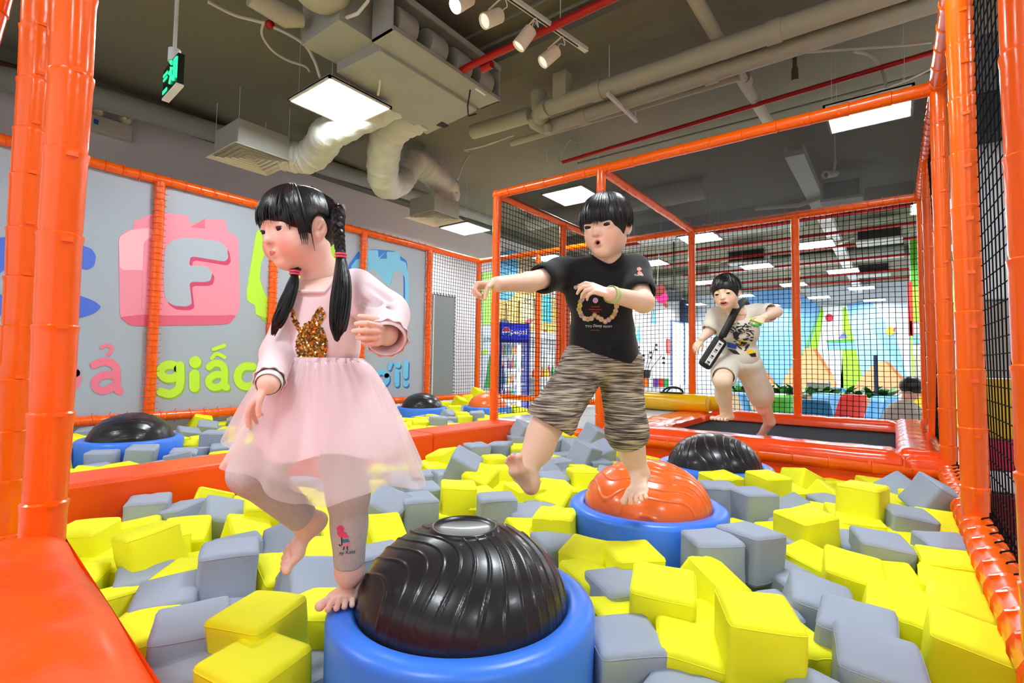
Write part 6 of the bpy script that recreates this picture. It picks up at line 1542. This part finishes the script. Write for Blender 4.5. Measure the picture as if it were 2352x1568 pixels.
# ------------------------------------------------------------------ beyond the cage: kiosk, seating, painted far wall
def flat(col, rough=.55): return mat('flat_%d_%d_%d' % col, col, rough)
def board_y(name, pts, col, layer, parent, Y=6.58, curve=None, th=.006):
    P = [at(x, y, 1, Y) for x, y in pts]; P = [(p[0], p[2]) for p in P]
    if curve: P = roundpoly(P, curve)
    y0 = Y - .004 * layer; n = len(P)
    return MB().add([(x, y0, z) for x, z in P] + [(x, y0 + th, z) for x, z in P], [tuple(range(n))] + [(i, n + i, n + (i + 1) % n, (i + 1) % n) for i in range(n)]).build(name, flat(col), parent, smooth=False)
def board_x(name, pts, col, layer, parent, X=20.46, curve=None, th=.02):
    P = [at(x, y, 0, X) for x, y in pts]; P = [(p[1], p[2]) for p in P]
    if curve: P = roundpoly(P, curve)
    x0 = X - .015 * layer; n = len(P)
    return MB().add([(x0, y, z) for y, z in P] + [(x0 + th, y, z) for y, z in P], [tuple(range(n))] + [(i, n + i, n + (i + 1) % n, (i + 1) % n) for i in range(n)]).build(name, flat(col), parent, smooth=False)
# painted landscape on the far wall
mur = thing('wall_mural', 'painted mural with blue hills, orange brick hills and green tower on the far wall', 'mural', (20.4, 2, 0))
board_x('sky_hill', [(1640, 905), (1640, 740), (1700, 690), (1780, 640), (1880, 700), (1900, 905)], (120, 178, 236), 1, mur)
board_x('sky_hill', [(1940, 700), (2000, 690), (2060, 780), (2088, 905), (1900, 905)], (126, 182, 238), 1, mur)
board_x('pale_hill', [(1940, 720), (1975, 720), (2088, 870), (2088, 905), (1930, 905)], (150, 196, 242), 2, mur)
board_x('white_tower', [(1885, 700), (1945, 700), (1975, 905), (1850, 905)], (226, 232, 240), 2, mur)
board_x('green_leg', [(1888, 702), (1892, 720), (1862, 905), (1825, 905)], (140, 204, 40), 3, mur); board_x('dark_green_leg', [(1888, 702), (1882, 720), (1830, 860), (1815, 880)], (96, 178, 36), 4, mur)
board_x('green_leg', [(1936, 706), (1944, 706), (1990, 905), (1938, 905), (1935, 800)], (150, 208, 50), 3, mur)
board_x('tower_window', [(1900, 785), (1962, 785), (1966, 802), (1900, 802)], (120, 176, 232), 4, mur); board_x('green_sill', [(1898, 782), (1962, 782), (1962, 786), (1898, 786)], (70, 170, 60), 5, mur)
board_x('purple_triangle', [(1925, 778), (1938, 762), (1948, 776)], (104, 112, 210), 4, mur)
board_x('red_ball', circ(1905, 730, 9, 16), (196, 30, 60), 4, mur)
for k_, (x0, w_, hh) in enumerate(((1700, 90, 60), (1795, 130, 105), (1960, 130, 75))):      # stepped brick hills
    st_ = []; n = 7
    for i in range(n): y = 905 - hh * (i / n); dx = w_ * .5 * (i / n) ** 1.6; st_ += [(x0 + dx, y), (x0 + dx, 905 - hh * ((i + 1) / n))]
    rt = [(2 * x0 + w_ - x, y) for x, y in st_][::-1]
    board_x('brick_hill', st_ + rt, (250, 166, 112), 5 + k_, mur)
    board_x('brick_hill_edge', [(x0 + w_ * .55, 905 - hh), (x0 + w_ * .62, 905 - hh), (x0 + w_ * .9, 905 - hh * .45), (x0 + w_ * .86, 905 - hh * .42)], (238, 120, 60), 8, mur)
board_x('yellow_fish', circ(2044, 760, 10, 12), (240, 216, 40), 4, mur); board_x('fish_fin', [(2050, 758), (2058, 750), (2056, 764)], (220, 70, 50), 5, mur)
# lime pillar near the right
pil = thing('painted_pillar', 'lime green painted pillar behind the right part of the net', 'pillar', (13, -1, 0))
MB().bb(13.0, 13.8, -1.9, -.28, 0, CEILZ).build('core', flat((216, 224, 228)), pil, smooth=False)
MB().bb(12.97, 13.0, -1.9, -.28, 2.2, 3.9).build('lime_panel', flat((168, 226, 60)), pil, smooth=False); MB().bb(12.95, 12.97, -1.9, -.28, 2.9, 3.9).build('green_panel', flat((96, 184, 30)), pil, smooth=False)
MB().bb(12.97, 13.0, -1.9, -.28, 1.75, 1.95).build('blue_panel', flat((150, 200, 240)), pil, smooth=False); MB().bb(12.97, 13.0, -1.9, -.28, .9, 1.5).build('beige_panel', flat((206, 198, 184)), pil, smooth=False); MB().bb(12.97, 13.0, -1.9, -.28, .0, .9).build('yellow_panel', flat((240, 206, 50)), pil, smooth=False)
MB().bb(12.9, 12.96, -.30, -.22, 1.9, 3.0).build('red_strip', flat((220, 50, 40)), pil, smooth=False); MB().bb(12.9, 12.96, -.28, -.25, .3, 2.2).build('lime_strip', flat((168, 226, 60)), pil, smooth=False)
# cable tray and ceiling units of the hall
ty = MB().bb(6.6, 20.3, .82, .98, 3.72, 3.78); ty.bb(6.6, 20.3, .80, .82, 3.72, 3.84); ty.bb(6.6, 20.3, .98, 1.0, 3.72, 3.84)
tag(ty.build('cable_tray', STEEL, smooth=False), 'long white cable tray running away along the hall ceiling', 'cable tray')
for x, y, w_, lb in ((8.4, .55, .5, 'dark ceiling fan coil nearest behind the cage net'), (9.0, 3.4, .9, 'dark fan coil beside the left hall lights'), (11.4, .2, .7, 'fan coil with pipes in the middle of the hall ceiling'), (12.2, 2.6, .8, 'fan coil deeper in the hall ceiling'), (15.5, .4, .7, 'farthest fan coil under the hall ceiling')):
    t = thing('fan_coil', lb, 'fan coil', (x, y, 3.6)); MB().bb(x - .25, x + .25, y - w_ / 2, y + w_ / 2, 3.55, 3.85).build('casing', DUCT, t, smooth=False, bevel=.01)
    MB().bb(x - .26, x - .25, y - w_ / 2 + .04, y + w_ / 2 - .04, 3.59, 3.81).build('dark_grille', DUCTIN, t, smooth=False)
    MB().tube([(x, y + w_ / 2, 3.7), (x + .1, y + w_ / 2 + .3, 3.66), (x + .1, y + w_ / 2 + .9, 3.72)], .035, 8).build('pipe', PIPE, t)
for x, y0, y1, r_, lb in ((7.6, 2.2, 5.4, .16, 'thick round duct crossing the hall ceiling near the kiosk'), (10.0, 1.2, 5.4, .18, 'thick round duct crossing the hall ceiling farther back'), (14.2, -.2, 4, .16, 'round duct crossing far down the hall ceiling')):
    tag(MB().tube([(x, y0, CEILZ - r_ - .005), (x, y1, CEILZ - r_ - .005)], r_, 16).build('round_duct', DUCT), lb, 'duct')
# hanging ice lolly and dark speaker
ic = thing('ice_lolly_sign', 'pink ice lolly cut-out hanging behind the net', 'sign', tuple(dp(1520, 682, 9.0)))
c = dp(1520, 680, 9.0); u_ = nrm(UP + RH * -.45); r_ = nrm(np.cross(u_, WH)); 
MB().prism(roundpoly([(-.10, -.12), (.10, -.12), (.10, .20), (-.10, .20)], .3), c, r_, u_, .03).build('lolly', flat((240, 40, 130)), ic, smooth=False)
MB().prism(roundpoly([(-.11, .06), (.0, .02), (.11, .06), (.11, .21), (-.11, .21)], .3), c - WH * .012, r_, u_, .05).build('chocolate', flat((130, 40, 30)), ic, smooth=False)
MB().prism([(-.025, -.22), (.025, -.22), (.025, -.12), (-.025, -.12)], c, r_, u_, .02).build('stick', flat((170, 70, 50)), ic, smooth=False)
MB().tube([c + u_ * .2, (c[0], c[1], CEILZ)], .004, 5).build('hanging_wire', STEEL, ic)
sp_ = thing('wall_speaker', 'black ceiling speaker beside the ice lolly sign', 'speaker', tuple(dp(1548, 680, 9.6)))
c = dp(1548, 680, 9.6); MB().box(c, (.26, .2, .2), np.stack([RH, WH, UP], 1)).build('cabinet', flat((30, 36, 40)), sp_, smooth=False, bevel=.02); MB().tube([c + UP * .1, (c[0], c[1], CEILZ)], .015, 6).build('drop_rod', DUCTIN, sp_)
# bright window, shutter and posters on the left wall
for i_, (x0, x1, z0_, z1_) in enumerate(((18.35, 19.6, .5, 2.85), (19.75, 20.45, .5, 2.9))):
    w0 = struct(MB().bb(x0, x1, 6.56, 6.6, z0_, z1_), 'window_%d' % (i_ + 1), mat('daylit_glass', (1.0, 1.0, 1.0), .3, emit=1.6), smooth=False); ORG[w0] = ORG[w0]
    f_ = MB()
    for a, b_, cc_, d_ in ((x0 - .05, x0, z0_, z1_), (x1, x1 + .05, z0_, z1_), (x0 - .05, x1 + .05, z1_, z1_ + .06)): f_.bb(a, b_, 6.52, 6.6, cc_, d_)
    fo_ = f_.build('window_frame', flat((120, 140, 190)), smooth=False); fo_.parent = w0; fo_.location = fo_.location - w0.location
sh_ = thing('dark_shutter', 'dark blue shutter above the bright window', 'shutter', (19.6, 6.5, 2.9)); MB().bb(19.3, 20.4, 6.45, 6.55, 2.9, 3.75).build('panel', flat((24, 40, 70)), sh_, smooth=False)
for z in np.arange(2.95, 3.7, .12): MB().bb(19.3, 20.4, 6.43, 6.45, z, z + .05).build('slat', flat((40, 60, 96)), sh_, smooth=False)
for (px, py, s_, col, lb) in ((1502, 725, 11, (120, 200, 232), 'upper pale blue triangle on the white wall'), (1466, 765, 13, (112, 204, 232), 'lower pale blue triangle on the white wall')):
    ct_ = at(px, py, 1, 6.59); k_ = .5; tag(MB().prism([(-k_ * .5, -k_ * .55), (k_ * .5, -k_ * .55), (0, k_ * .55)], (ct_[0], 6.59, ct_[2]), (1, 0, 0), (0, 0, 1), .01).build('wall_triangle', flat(col), smooth=False), lb, 'wall decal')
fe = thing('fire_sign', 'tall red fire sign on the white wall', 'sign', tuple(at(1535, 795, 1, 6.58))); c = at(1535, 795, 1, 6.58)
MB().bb(c[0] - .18, c[0] + .18, 6.57, 6.59, c[2] - .26, c[2] + .26).build('board', flat((214, 60, 44)), fe, smooth=False); MB().bb(c[0] - .12, c[0] + .12, 6.565, 6.57, c[2] - .2, c[2] + .2).build('print', flat((236, 120, 100)), fe, smooth=False)
# ------------------------------------------------------------------ drinks kiosk against the left wall
ks = thing('kiosk_wall', 'orange illustrated menu wall of the drinks kiosk', 'menu wall', (9.4, 6.55, 1.9))
board_y('back_panel', [(1140, 765), (1140, 600), (1340, 560), (1340, 770)], (244, 190, 104), 1, ks)
board_y('tan_panel', [(1188, 600), (1240, 588), (1240, 645), (1188, 650)], (206, 184, 150), 2, ks)
board_y('blue_bubble', [(1146, 690), (1146, 590), (1166, 574), (1186, 574), (1189, 625), (1184, 670), (1168, 690)], (96, 176, 224), 3, ks, curve=.25)
board_y('teal_menu', [(1245, 740), (1245, 680), (1266, 676), (1266, 742)], (70, 190, 206), 3, ks); board_y('pink_menu', [(1246, 680), (1246, 655), (1282, 650), (1282, 680)], (244, 200, 186), 2, ks)
board_y('cream_board', [(1198, 735), (1196, 680), (1226, 678), (1228, 735)], (240, 214, 160), 2, ks); board_y('mask_shape', circ(1214, 741, 12, 16), (236, 208, 150), 4, ks); board_y('mouth_shape', [(1203, 738), (1214, 732), (1226, 735), (1216, 743), (1206, 743)], (176, 84, 92), 5, ks, curve=.3)
board_y('yellow_spot', [(1272, 735), (1272, 705), (1282, 703), (1282, 737)], (244, 204, 60), 3, ks); board_y('red_spot', [(1247, 768), (1247, 758), (1255, 758), (1255, 768)], (226, 70, 60), 4, ks); board_y('lime_spot', [(1256, 768), (1256, 750), (1264, 750), (1264, 768)], (190, 220, 70), 4, ks)
board_y('grey_arch', [(1147, 745), (1147, 735), (1158, 732), (1170, 740), (1172, 760), (1166, 760), (1162, 748)], (90, 104, 150), 4, ks, curve=.3)
for pts in ([(1163, 695), (1163, 735)], [(1192, 690), (1192, 755)], [(1228, 685), (1230, 750)]):
    MB().tube([at(x, y, 1, 6.55) for x, y in pts], .012, 6).build('outline', flat((60, 50, 44)), ks)
put_text('lettering', 'OPC', at(1204, 696, 1, 6.555), (1, 0, 0), (0, 0, 1), .12, .24, flat((70, 60, 60)), ks)
lm = thing('lime_panel_sign', 'lime green panel with a grey board of green lettering below', 'sign', tuple(at(1122, 745, 1, 6.58)))
board_y('lime_panel', [(1108, 745), (1108, 625), (1152, 625), (1152, 745)], (160, 232, 90), 1, lm, Y=6.585); board_y('grey_board', [(1108, 890), (1108, 747), (1152, 747), (1152, 890)], (196, 204, 210), 1, lm, Y=6.585)
q0, q1 = at(1110, 787, 1, 6.57), at(1152, 775, 1, 6.57)
put_text('lettering', 'JUNGLINE', (q0[0], 6.57, q0[2]), (1, 0, 0), (0, 0, 1), q1[2] - q0[2], q1[0] - q0[0], flat((30, 120, 90)), lm)
board_y('leaf', circ(1113, 808, 6, 12), (170, 210, 40), 3, lm, Y=6.585); board_y('palm', [(1112, 890), (1124, 815), (1128, 818), (1126, 890)], (60, 150, 60), 3, lm, Y=6.585)
sh3 = thing('kiosk_shelf', 'white shelf of the kiosk with colourful packs below it', 'shelf', (10, 6.3, 1.85)); MB().bb(8.75, 11.2, 6.1, 6.5, 1.80, 1.93).build('board', WHITE, sh3, smooth=False); MB().bb(8.75, 11.2, 5.9, 6.5, .0, .95).build('counter', flat((214, 216, 218)), sh3, smooth=False); MB().bb(8.75, 11.2, 6.5, 6.56, .95, 1.8).build('back', flat((226, 228, 230)), sh3, smooth=False)
rg7 = random.Random(7); cols = ((226, 60, 50), (60, 170, 90), (70, 150, 220), (240, 200, 60), (230, 120, 50), (240, 240, 240), (120, 70, 160))
for i in range(22):
    x = 8.85 + i * .105; z = .95; hh = rg7.uniform(.16, .32); t_ = MB().lathe([(.035, 0), (.038, .02), (.038, hh * .65), (.016, hh * .82), (.016, hh), (0, hh)], (x, 6.05 + rg7.uniform(0, .2), z), 10)
    tag(t_.build('bottle', flat(rg7.choice(cols), .3)), NTH(i + 1) + ' small bottle from the left on the kiosk counter', 'bottle', 'bottles on the kiosk counter')
db = MB().bb(8.9, 9.4, 5.72, 5.9, .0, .62); tag(db.build('kiosk_cabinet', flat((60, 54, 50)), smooth=False, bevel=.01), 'dark brown low cabinet beside the blue fridge', 'cabinet')
# blue drinks fridge
fr_ = thing('drinks_fridge', 'tall blue drinks fridge with glass door', 'fridge', (7.5, 5.72, 0)); FB = mat('fridge_blue', (24, 30, 140), .35)
x0, x1, y0, y1 = 7.22, 7.80, 5.55, 5.9
f_ = MB(); f_.bb(x0, x0 + .04, y0, y1, .0, 1.98); f_.bb(x1 - .04, x1, y0, y1, .0, 1.98); f_.bb(x0, x1, y0, y1, 1.62, 1.98); f_.bb(x0, x1, y0, y1, .0, .25); f_.bb(x0, x1, y1 - .03, y1, .0, 1.98); f_.build('cabinet', FB, fr_, smooth=False)
MB().bb(x0 + .04, x1 - .04, y1 - .05, y1 - .03, .25, 1.62).build('lit_back', mat('fridge_inside', (214, 224, 236), .5, emit=.25), fr_, smooth=False)
sgn_ = MB().bb(x0 + .03, x1 - .02, y0 - .012, y0, 1.68, 1.95).build('sign_panel', mat('sign_blue', (30, 40, 190), .4, emit=.25), fr_, smooth=False)
MB().bb(x1 - .2, x1 - .15, y0 + .06, y0 + .1, .3, 1.58).build('light_tube', mat('fridge_tube', (1, 1, 1), .4, emit=7.0), fr_, smooth=False)
for z in (.30, .58, .86, 1.14, 1.40):
    MB().bb(x0 + .04, x1 - .04, y0 + .12, y1 - .05, z - .012, z).build('shelf', STEEL, fr_, smooth=False)
    for k_ in range(6):
        xx = x0 + .09 + k_ * .075; c_ = cols[(k_ + int(z * 10)) % 7]
        tag(MB().lathe([(.028, 0), (.03, .01), (.03, .12), (.012, .17), (.012, .20), (0, .20)], (xx, y0 + .2, z), 10).build('bottle', flat(c_, .3)), '%s drink bottle from the left on the %s shelf of the blue fridge' % (NTH(k_ + 1), {.30: 'lowest', .58: 'second lowest', .86: 'middle', 1.14: 'second highest', 1.40: 'highest'}[z]), 'bottle', 'bottles in the fridge')
gl = mat('fridge_glass', (230, 240, 250), .05, trans=.0, alpha=.12); gdo = MB().bb(x0 + .04, x1 - .04, y0 + .0, y0 + .006, .25, 1.62).build('glass_door', gl, fr_, smooth=False)
MB().bb(x0 + .05, x0 + .07, y0 - .03, y0 - .005, .75, 1.2).build('door_handle', FB, gdo, smooth=False)
put_text('lettering', 'pepsi', (x0 + .20, y0 - .014, 1.74), (1, 0, 0), (0, 0, 1), .13, .32, flat((240, 244, 250)), sgn_, offset=.012)
ce = np.array([x0 + .12, y0 - .014, 1.815]); lg_ = lambda a0, a1, r: [(r * math.cos(t), r * math.sin(t)) for t in np.linspace(a0, a1, 14)]
MB().prism(lg_(0, 2 * math.pi, .082)[:-1], ce, (1, 0, 0), (0, 0, 1), .002).build('emblem_white', flat((240, 244, 250)), sgn_, smooth=False)
MB().prism(lg_(.25, math.pi - .05, .075) , ce - np.array([0, .002, 0]), (1, 0, 0), (0, 0, 1), .003).build('emblem_red', flat((220, 30, 40)), sgn_, smooth=False); MB().prism(lg_(math.pi + .35, 2 * math.pi - .1, .075), ce - np.array([0, .002, 0]), (1, 0, 0), (0, 0, 1), .003).build('emblem_blue', flat((30, 60, 200)), sgn_, smooth=False)
fc_, fa = Vector((7.5, 5.72, 0)), math.radians(-34)
fr_.rotation_euler = (0, 0, fa)
for o in list(bpy.data.objects):
    if o.get('group') == 'bottles in the fridge': o.location = fc_ + Matrix.Rotation(fa, 3, 'Z') @ (o.location - fc_)
# toy counter with black and white bins
tc_ = thing('toy_counter', 'low white counter with toy bins behind the net', 'counter', (10.2, 4.3, 0)); ca = dp(1478, 880, 9.4)
MB().box((ca[0], ca[1], .42), (.9, .4, .84), np.stack([RH, WH, UP], 1)).build('body', flat((214, 218, 224)), tc_, smooth=False)
for i in range(9):
    p = np.array([ca[0], ca[1], 0]) + RH * (-.38 + i * .095) - WH * .12; col = cols[i % 7]
    tag(MB().box((p[0], p[1], .84 + .08), (.08, .08, .16), np.stack([RH, WH, UP], 1)).build('toy_box', flat(col), smooth=False, bevel=.005), NTH(i + 1) + ' toy box from the left on the low white counter', 'toy box', 'toy boxes on the counter')
bn_ = thing('flag_bin', 'dark bin of black and white chequered flags on the counter', 'flag bin', (ca[0], ca[1], .84)); p = dp(1478, 830, 9.5)
MB().lathe([(.10, 0), (.14, .3), (.13, .3), (.09, .02)], (p[0], p[1], .85), 16).build('bin', flat((40, 44, 50)), bn_)
for i in range(7):
    b0 = np.array([p[0], p[1], 1.1]) + RH * (.03 * (i - 3)); e_ = b0 + UP * (.35 + .1 * (i % 3)) + RH * (.09 * (i - 3)); MB().tube([b0, e_], .006, 5).build('flag_stick', flat((60, 60, 60)), bn_)
    for k_ in range(4): MB().box(e_ - UP * (.03 + .045 * k_) + RH * .02 * (k_ % 2), (.05, .01, .04), np.stack([RH, WH, UP], 1)).build('flag_check', flat((24, 24, 26) if (k_ + i) % 2 else (236, 236, 236)), bn_, smooth=False)
# ------------------------------------------------------------------ cafe seating beyond the net
def chair_parts(t, c, yaw, col):
    c = np.array(c, float); R = np.array(Matrix.Rotation(yaw, 3, 'Z')); m_ = mat('shell_%d_%d_%d' % col, col, .35, .5)
    v = []; f = []; n, k = 12, 9
    for i in range(n + 1):                      # bucket shell: seat flowing into a tall tapered back
        s = i / n
        if s < .45: q = s / .45; y, z, w_ = -.22 + .36 * q, .44 - .02 * math.sin(q * 3.14), .20 + .04 * q
        else: q = (s - .45) / .55; y, z, w_ = .14 + .12 * q, .43 + .40 * q, .24 - .05 * q * q
        for j in range(k + 1):
            a = -1 + 2 * j / k; bend = .05 * a * a * (1 if s < .45 else 1.6)
            v.append(c + R @ np.array([w_ * a, y - (bend if s >= .45 else 0), z + (bend if s < .5 else 0)]))
    for i in range(n):
        for j in range(k): q = i * (k + 1) + j; f.append((q, q + 1, q + k + 2, q + k + 1))
    o = MB().add(v, f).build('shell', m_, t, angle=180); o.modifiers.new('thick', 'SOLIDIFY').thickness = .022
    for sx in (-1, 1):
        for sy in (-1, 1): MB().tube([c + R @ np.array([sx * .14, sy * .13, .43]), c + R @ np.array([sx * .20, sy * .20, 0])], [.016, .011], 8).build('leg', flat((206, 176, 130)), t)
for px, py, col, yaw, lb in ((1775, 912, (96, 200, 50), 4.3, 'wide green bucket chair behind the legs of the jumping boy'), (1735, 905, (90, 170, 232), 2.2, 'pale blue bucket chair left of the green chair'), (1868, 918, (16, 118, 168), 3.4, 'teal bucket chair right of the net post'),
                             (1905, 906, (120, 190, 240), .6, 'pale blue bucket chair between teal and red chairs'), (1945, 906, (232, 44, 24), 4.0, 'red bucket chair in the middle of the seating'), (1985, 916, (104, 180, 236), -.9, 'pale blue bucket chair right of the red chair'),
                             (2052, 914, (110, 184, 238), .9, 'pale blue bucket chair beside the seated adult'), (1822, 912, (96, 200, 50), .8, 'green bucket chair left of the net post'), (1830, 893, (110, 210, 60), .9, 'small green bucket chair in the back row'), (1880, 893, (100, 208, 60), .7, 'green bucket chair in the back row behind the teal one'),
                             (1815, 889, (20, 116, 160), .7, 'small teal bucket chair in the back row'), (1930, 893, (20, 110, 160), .6, 'teal bucket chair in the back row at right')):
    p = at(px, py, 2, .82); t = thing('bucket_chair', lb, 'chair', (p[0], p[1], 0), 'bucket chairs of the cafe'); chair_parts(t, (p[0], p[1], 0), YAW - 1.57 + yaw - .9 + 3.14 * 0, col)
for px, py, lb in ((1745, 902, 'white table top behind the green chairs'), (1900, 906, 'white table top behind the red chair'), (2010, 906, 'white table top near the seated adult')):
    p = at(px, py, 2, .74); t = thing('cafe_table', lb, 'table', (p[0] + .5, p[1], 0)); MB().bb(p[0], p[0] + 1.0, p[1] - .45, p[1] + .45, .71, .74).build('top', WHITE, t, smooth=False, bevel=.01); MB().lathe([(.25, 0), (.25, .02), (.03, .05), (.03, .71)], (p[0] + .5, p[1], 0), 16).build('pedestal', STEEL, t)
def plant(px, py, lb, seed, box=True):
    p = at(px, py, 2, .86); rg_ = random.Random(seed); t = thing('planter', lb, 'potted plant', (p[0], p[1], 0), 'leafy planters among the tables')
    MB().bb(p[0] - .16, p[0] + .16, p[1] - .3, p[1] + .3, .0, .70).build('box', flat((206, 180, 146)), t, smooth=False, bevel=.01)
    for i in range(44):
        a = rg_.uniform(0, 6.28); L = rg_.uniform(.22, .42); d = np.array([math.cos(a), math.sin(a), rg_.uniform(.3, 1.1)]); d /= np.linalg.norm(d); b0 = np.array([p[0] + rg_.uniform(-.1, .1), p[1] + rg_.uniform(-.28, .28), .72]); s_ = nrm(np.cross(d, UP)); w_ = .055
        v = [b0, b0 + d * L * .35 + s_ * w_, b0 + d * L * .35 - s_ * w_, b0 + d * L * .75 + s_ * w_ * .8 - UP * .02, b0 + d * L * .75 - s_ * w_ * .8 - UP * .02, b0 + d * L - UP * .05]
        MB().add(v, [(0, 1, 2), (1, 3, 4, 2), (3, 5, 4)]).build('leaf', flat(rg_.choice(((36, 110, 40), (60, 140, 50), (26, 84, 36))), .4), t)
plant(2005, 896, 'leafy planter box beside the seated adult', 3); plant(1800, 888, 'leafy planter left of the net post', 4); plant(1722, 886, 'leafy planter behind the jumping boy', 5); plant(1900, 892, 'leafy planter behind the red chair', 6)
tag(MB().tube([at(2012, 905, 2, .0) * np.array([1, 1, 0]) if False else (10.2, .26, 0), (10.2, .26, 1.45)], .03, 8).build('signpost', flat((20, 30, 70))), 'dark blue upright pole among the tables', 'pole')
tag(MB().box((11.5, 1.2, .86), (.5, .35, .18)).build('counter_box', flat((120, 120, 110)), smooth=False, bevel=.01), 'grey box on the far table', 'box'); tag(MB().bb(11.2, 11.8, .95, 1.45, 0, .77).build('side_table', WHITE, smooth=False, bevel=.01), 'small white side table under the grey box', 'table')
# seated adult with bowed head
ad = thing('person', 'adult in a grey shirt bending over a table behind the net', 'person', (7.0, -.2, 0))
hc_ = dp(2096, 893, 5.6); hd = Head(hc_, nrm(.75 * RH - .5 * WH - .55 * UP), nrm(UP + .4 * RH), .225, hc_ - UP * .17 - RH * .06, .05); 
figure_part('body', [Field(hd.ops, .006), Field([(RC(hc_ - UP * .25 - RH * .12, hc_ - UP * .50 - RH * .1, .06, .06), '+', .02), (RC(hc_ - UP * .3 + RH * .1 - WH * .15, hc_ - UP * .45 + RH * .25 - WH * .1, .045, .035), '+', .02)], .008)], SKIN, ad, hd.color((226, 180, 156)))
figure_part('hair', [Field([(EL(hd.q(0, -.07, .10), np.array((.47, .54, .50)) * hd.H, hd.R), '+', .01), (EL(hd.q(0, .7, -.3), np.array((.5, .5, .42)) * hd.H, hd.R), '-', .01)], .007)], HAIRM, ad)
sb = hc_ - UP * .28 - RH * .10
figure_part('shirt', [Field([(EL(sb - UP * .10, (.22, .18, .26), VB), '+', .05), (EL(sb - UP * .42, (.2, .17, .3), VB), '+', .05), (RC(sb - WH * .16, sb - UP * .24 + RH * .1 - WH * .2, .075, .06), '+', .04), (RC(sb - UP * .24 + RH * .1 - WH * .2, sb - UP * .22 + RH * .3 - WH * .1, .06, .05), '+', .04)], .009)], mat('grey_shirt', (176, 170, 160), .85, bump=.3, bscale=10), ad)
figure_part('trousers', [Field([(RC(sb - UP * .62, sb - UP * .6 + RH * .35, .12, .09), '+', .04), (RC(sb - UP * .6 + RH * .35, np.append((sb + RH * .35)[:2], .06), .085, .06), '+', .03)], .012)], flat((60, 64, 74)), ad)
stl = MB().lathe([(.18, 0), (.18, .03), (.16, .35), (.17, max(.36, sb[2] - .72))], (sb[0], sb[1], 0), 20); tag(stl.build('stool', flat((210, 70, 50))), 'round stool under the seated adult', 'stool')
# ------------------------------------------------------------------ soft play wall seen through the right net
pw = thing('play_wall', 'soft play wall of coloured padded bands behind the right net', 'padded wall', (4.55, -1.0, 0))
for z0_, z1_, col, nm in ((0, .46, (150, 24, 30), 'red_band'), (.46, .60, (236, 236, 240), 'white_band'), (.60, .80, (206, 24, 66), 'crimson_band'), (.80, 1.19, (226, 176, 20), 'yellow_band'), (1.19, 1.70, (168, 160, 152), 'beige_band'), (1.70, 2.95, (226, 230, 238), 'white_panel'), (2.95, 3.5, (110, 110, 112), 'grey_panel')):
    MB().bb(4.5, 4.62, -2.6, -.36, z0_ + .004, z1_ - .004).build(nm, mat('soft_%s' % nm, col, .45, bump=.1, bscale=6), pw, smooth=False, bevel=.012)
tag(MB().ball(np.array([3.25, -.72, .30]), .34, 32, 20).build('play_ball', mat('dark_red_vinyl', (140, 16, 26), .35)), 'large dark red soft ball behind the right net', 'ball')
sk_ = thing('loudspeaker', 'black loudspeaker box high behind the right net', 'speaker', (4.3, -.62, 2.9)); MB().bb(4.2, 4.45, -.75, -.40, 2.72, 2.98).build('cabinet', flat((22, 24, 28)), sk_, smooth=False, bevel=.02); MB().bb(4.45, 4.5, -.62, -.52, 2.8, 2.9).build('bracket', flat((40, 40, 44)), sk_, smooth=False)
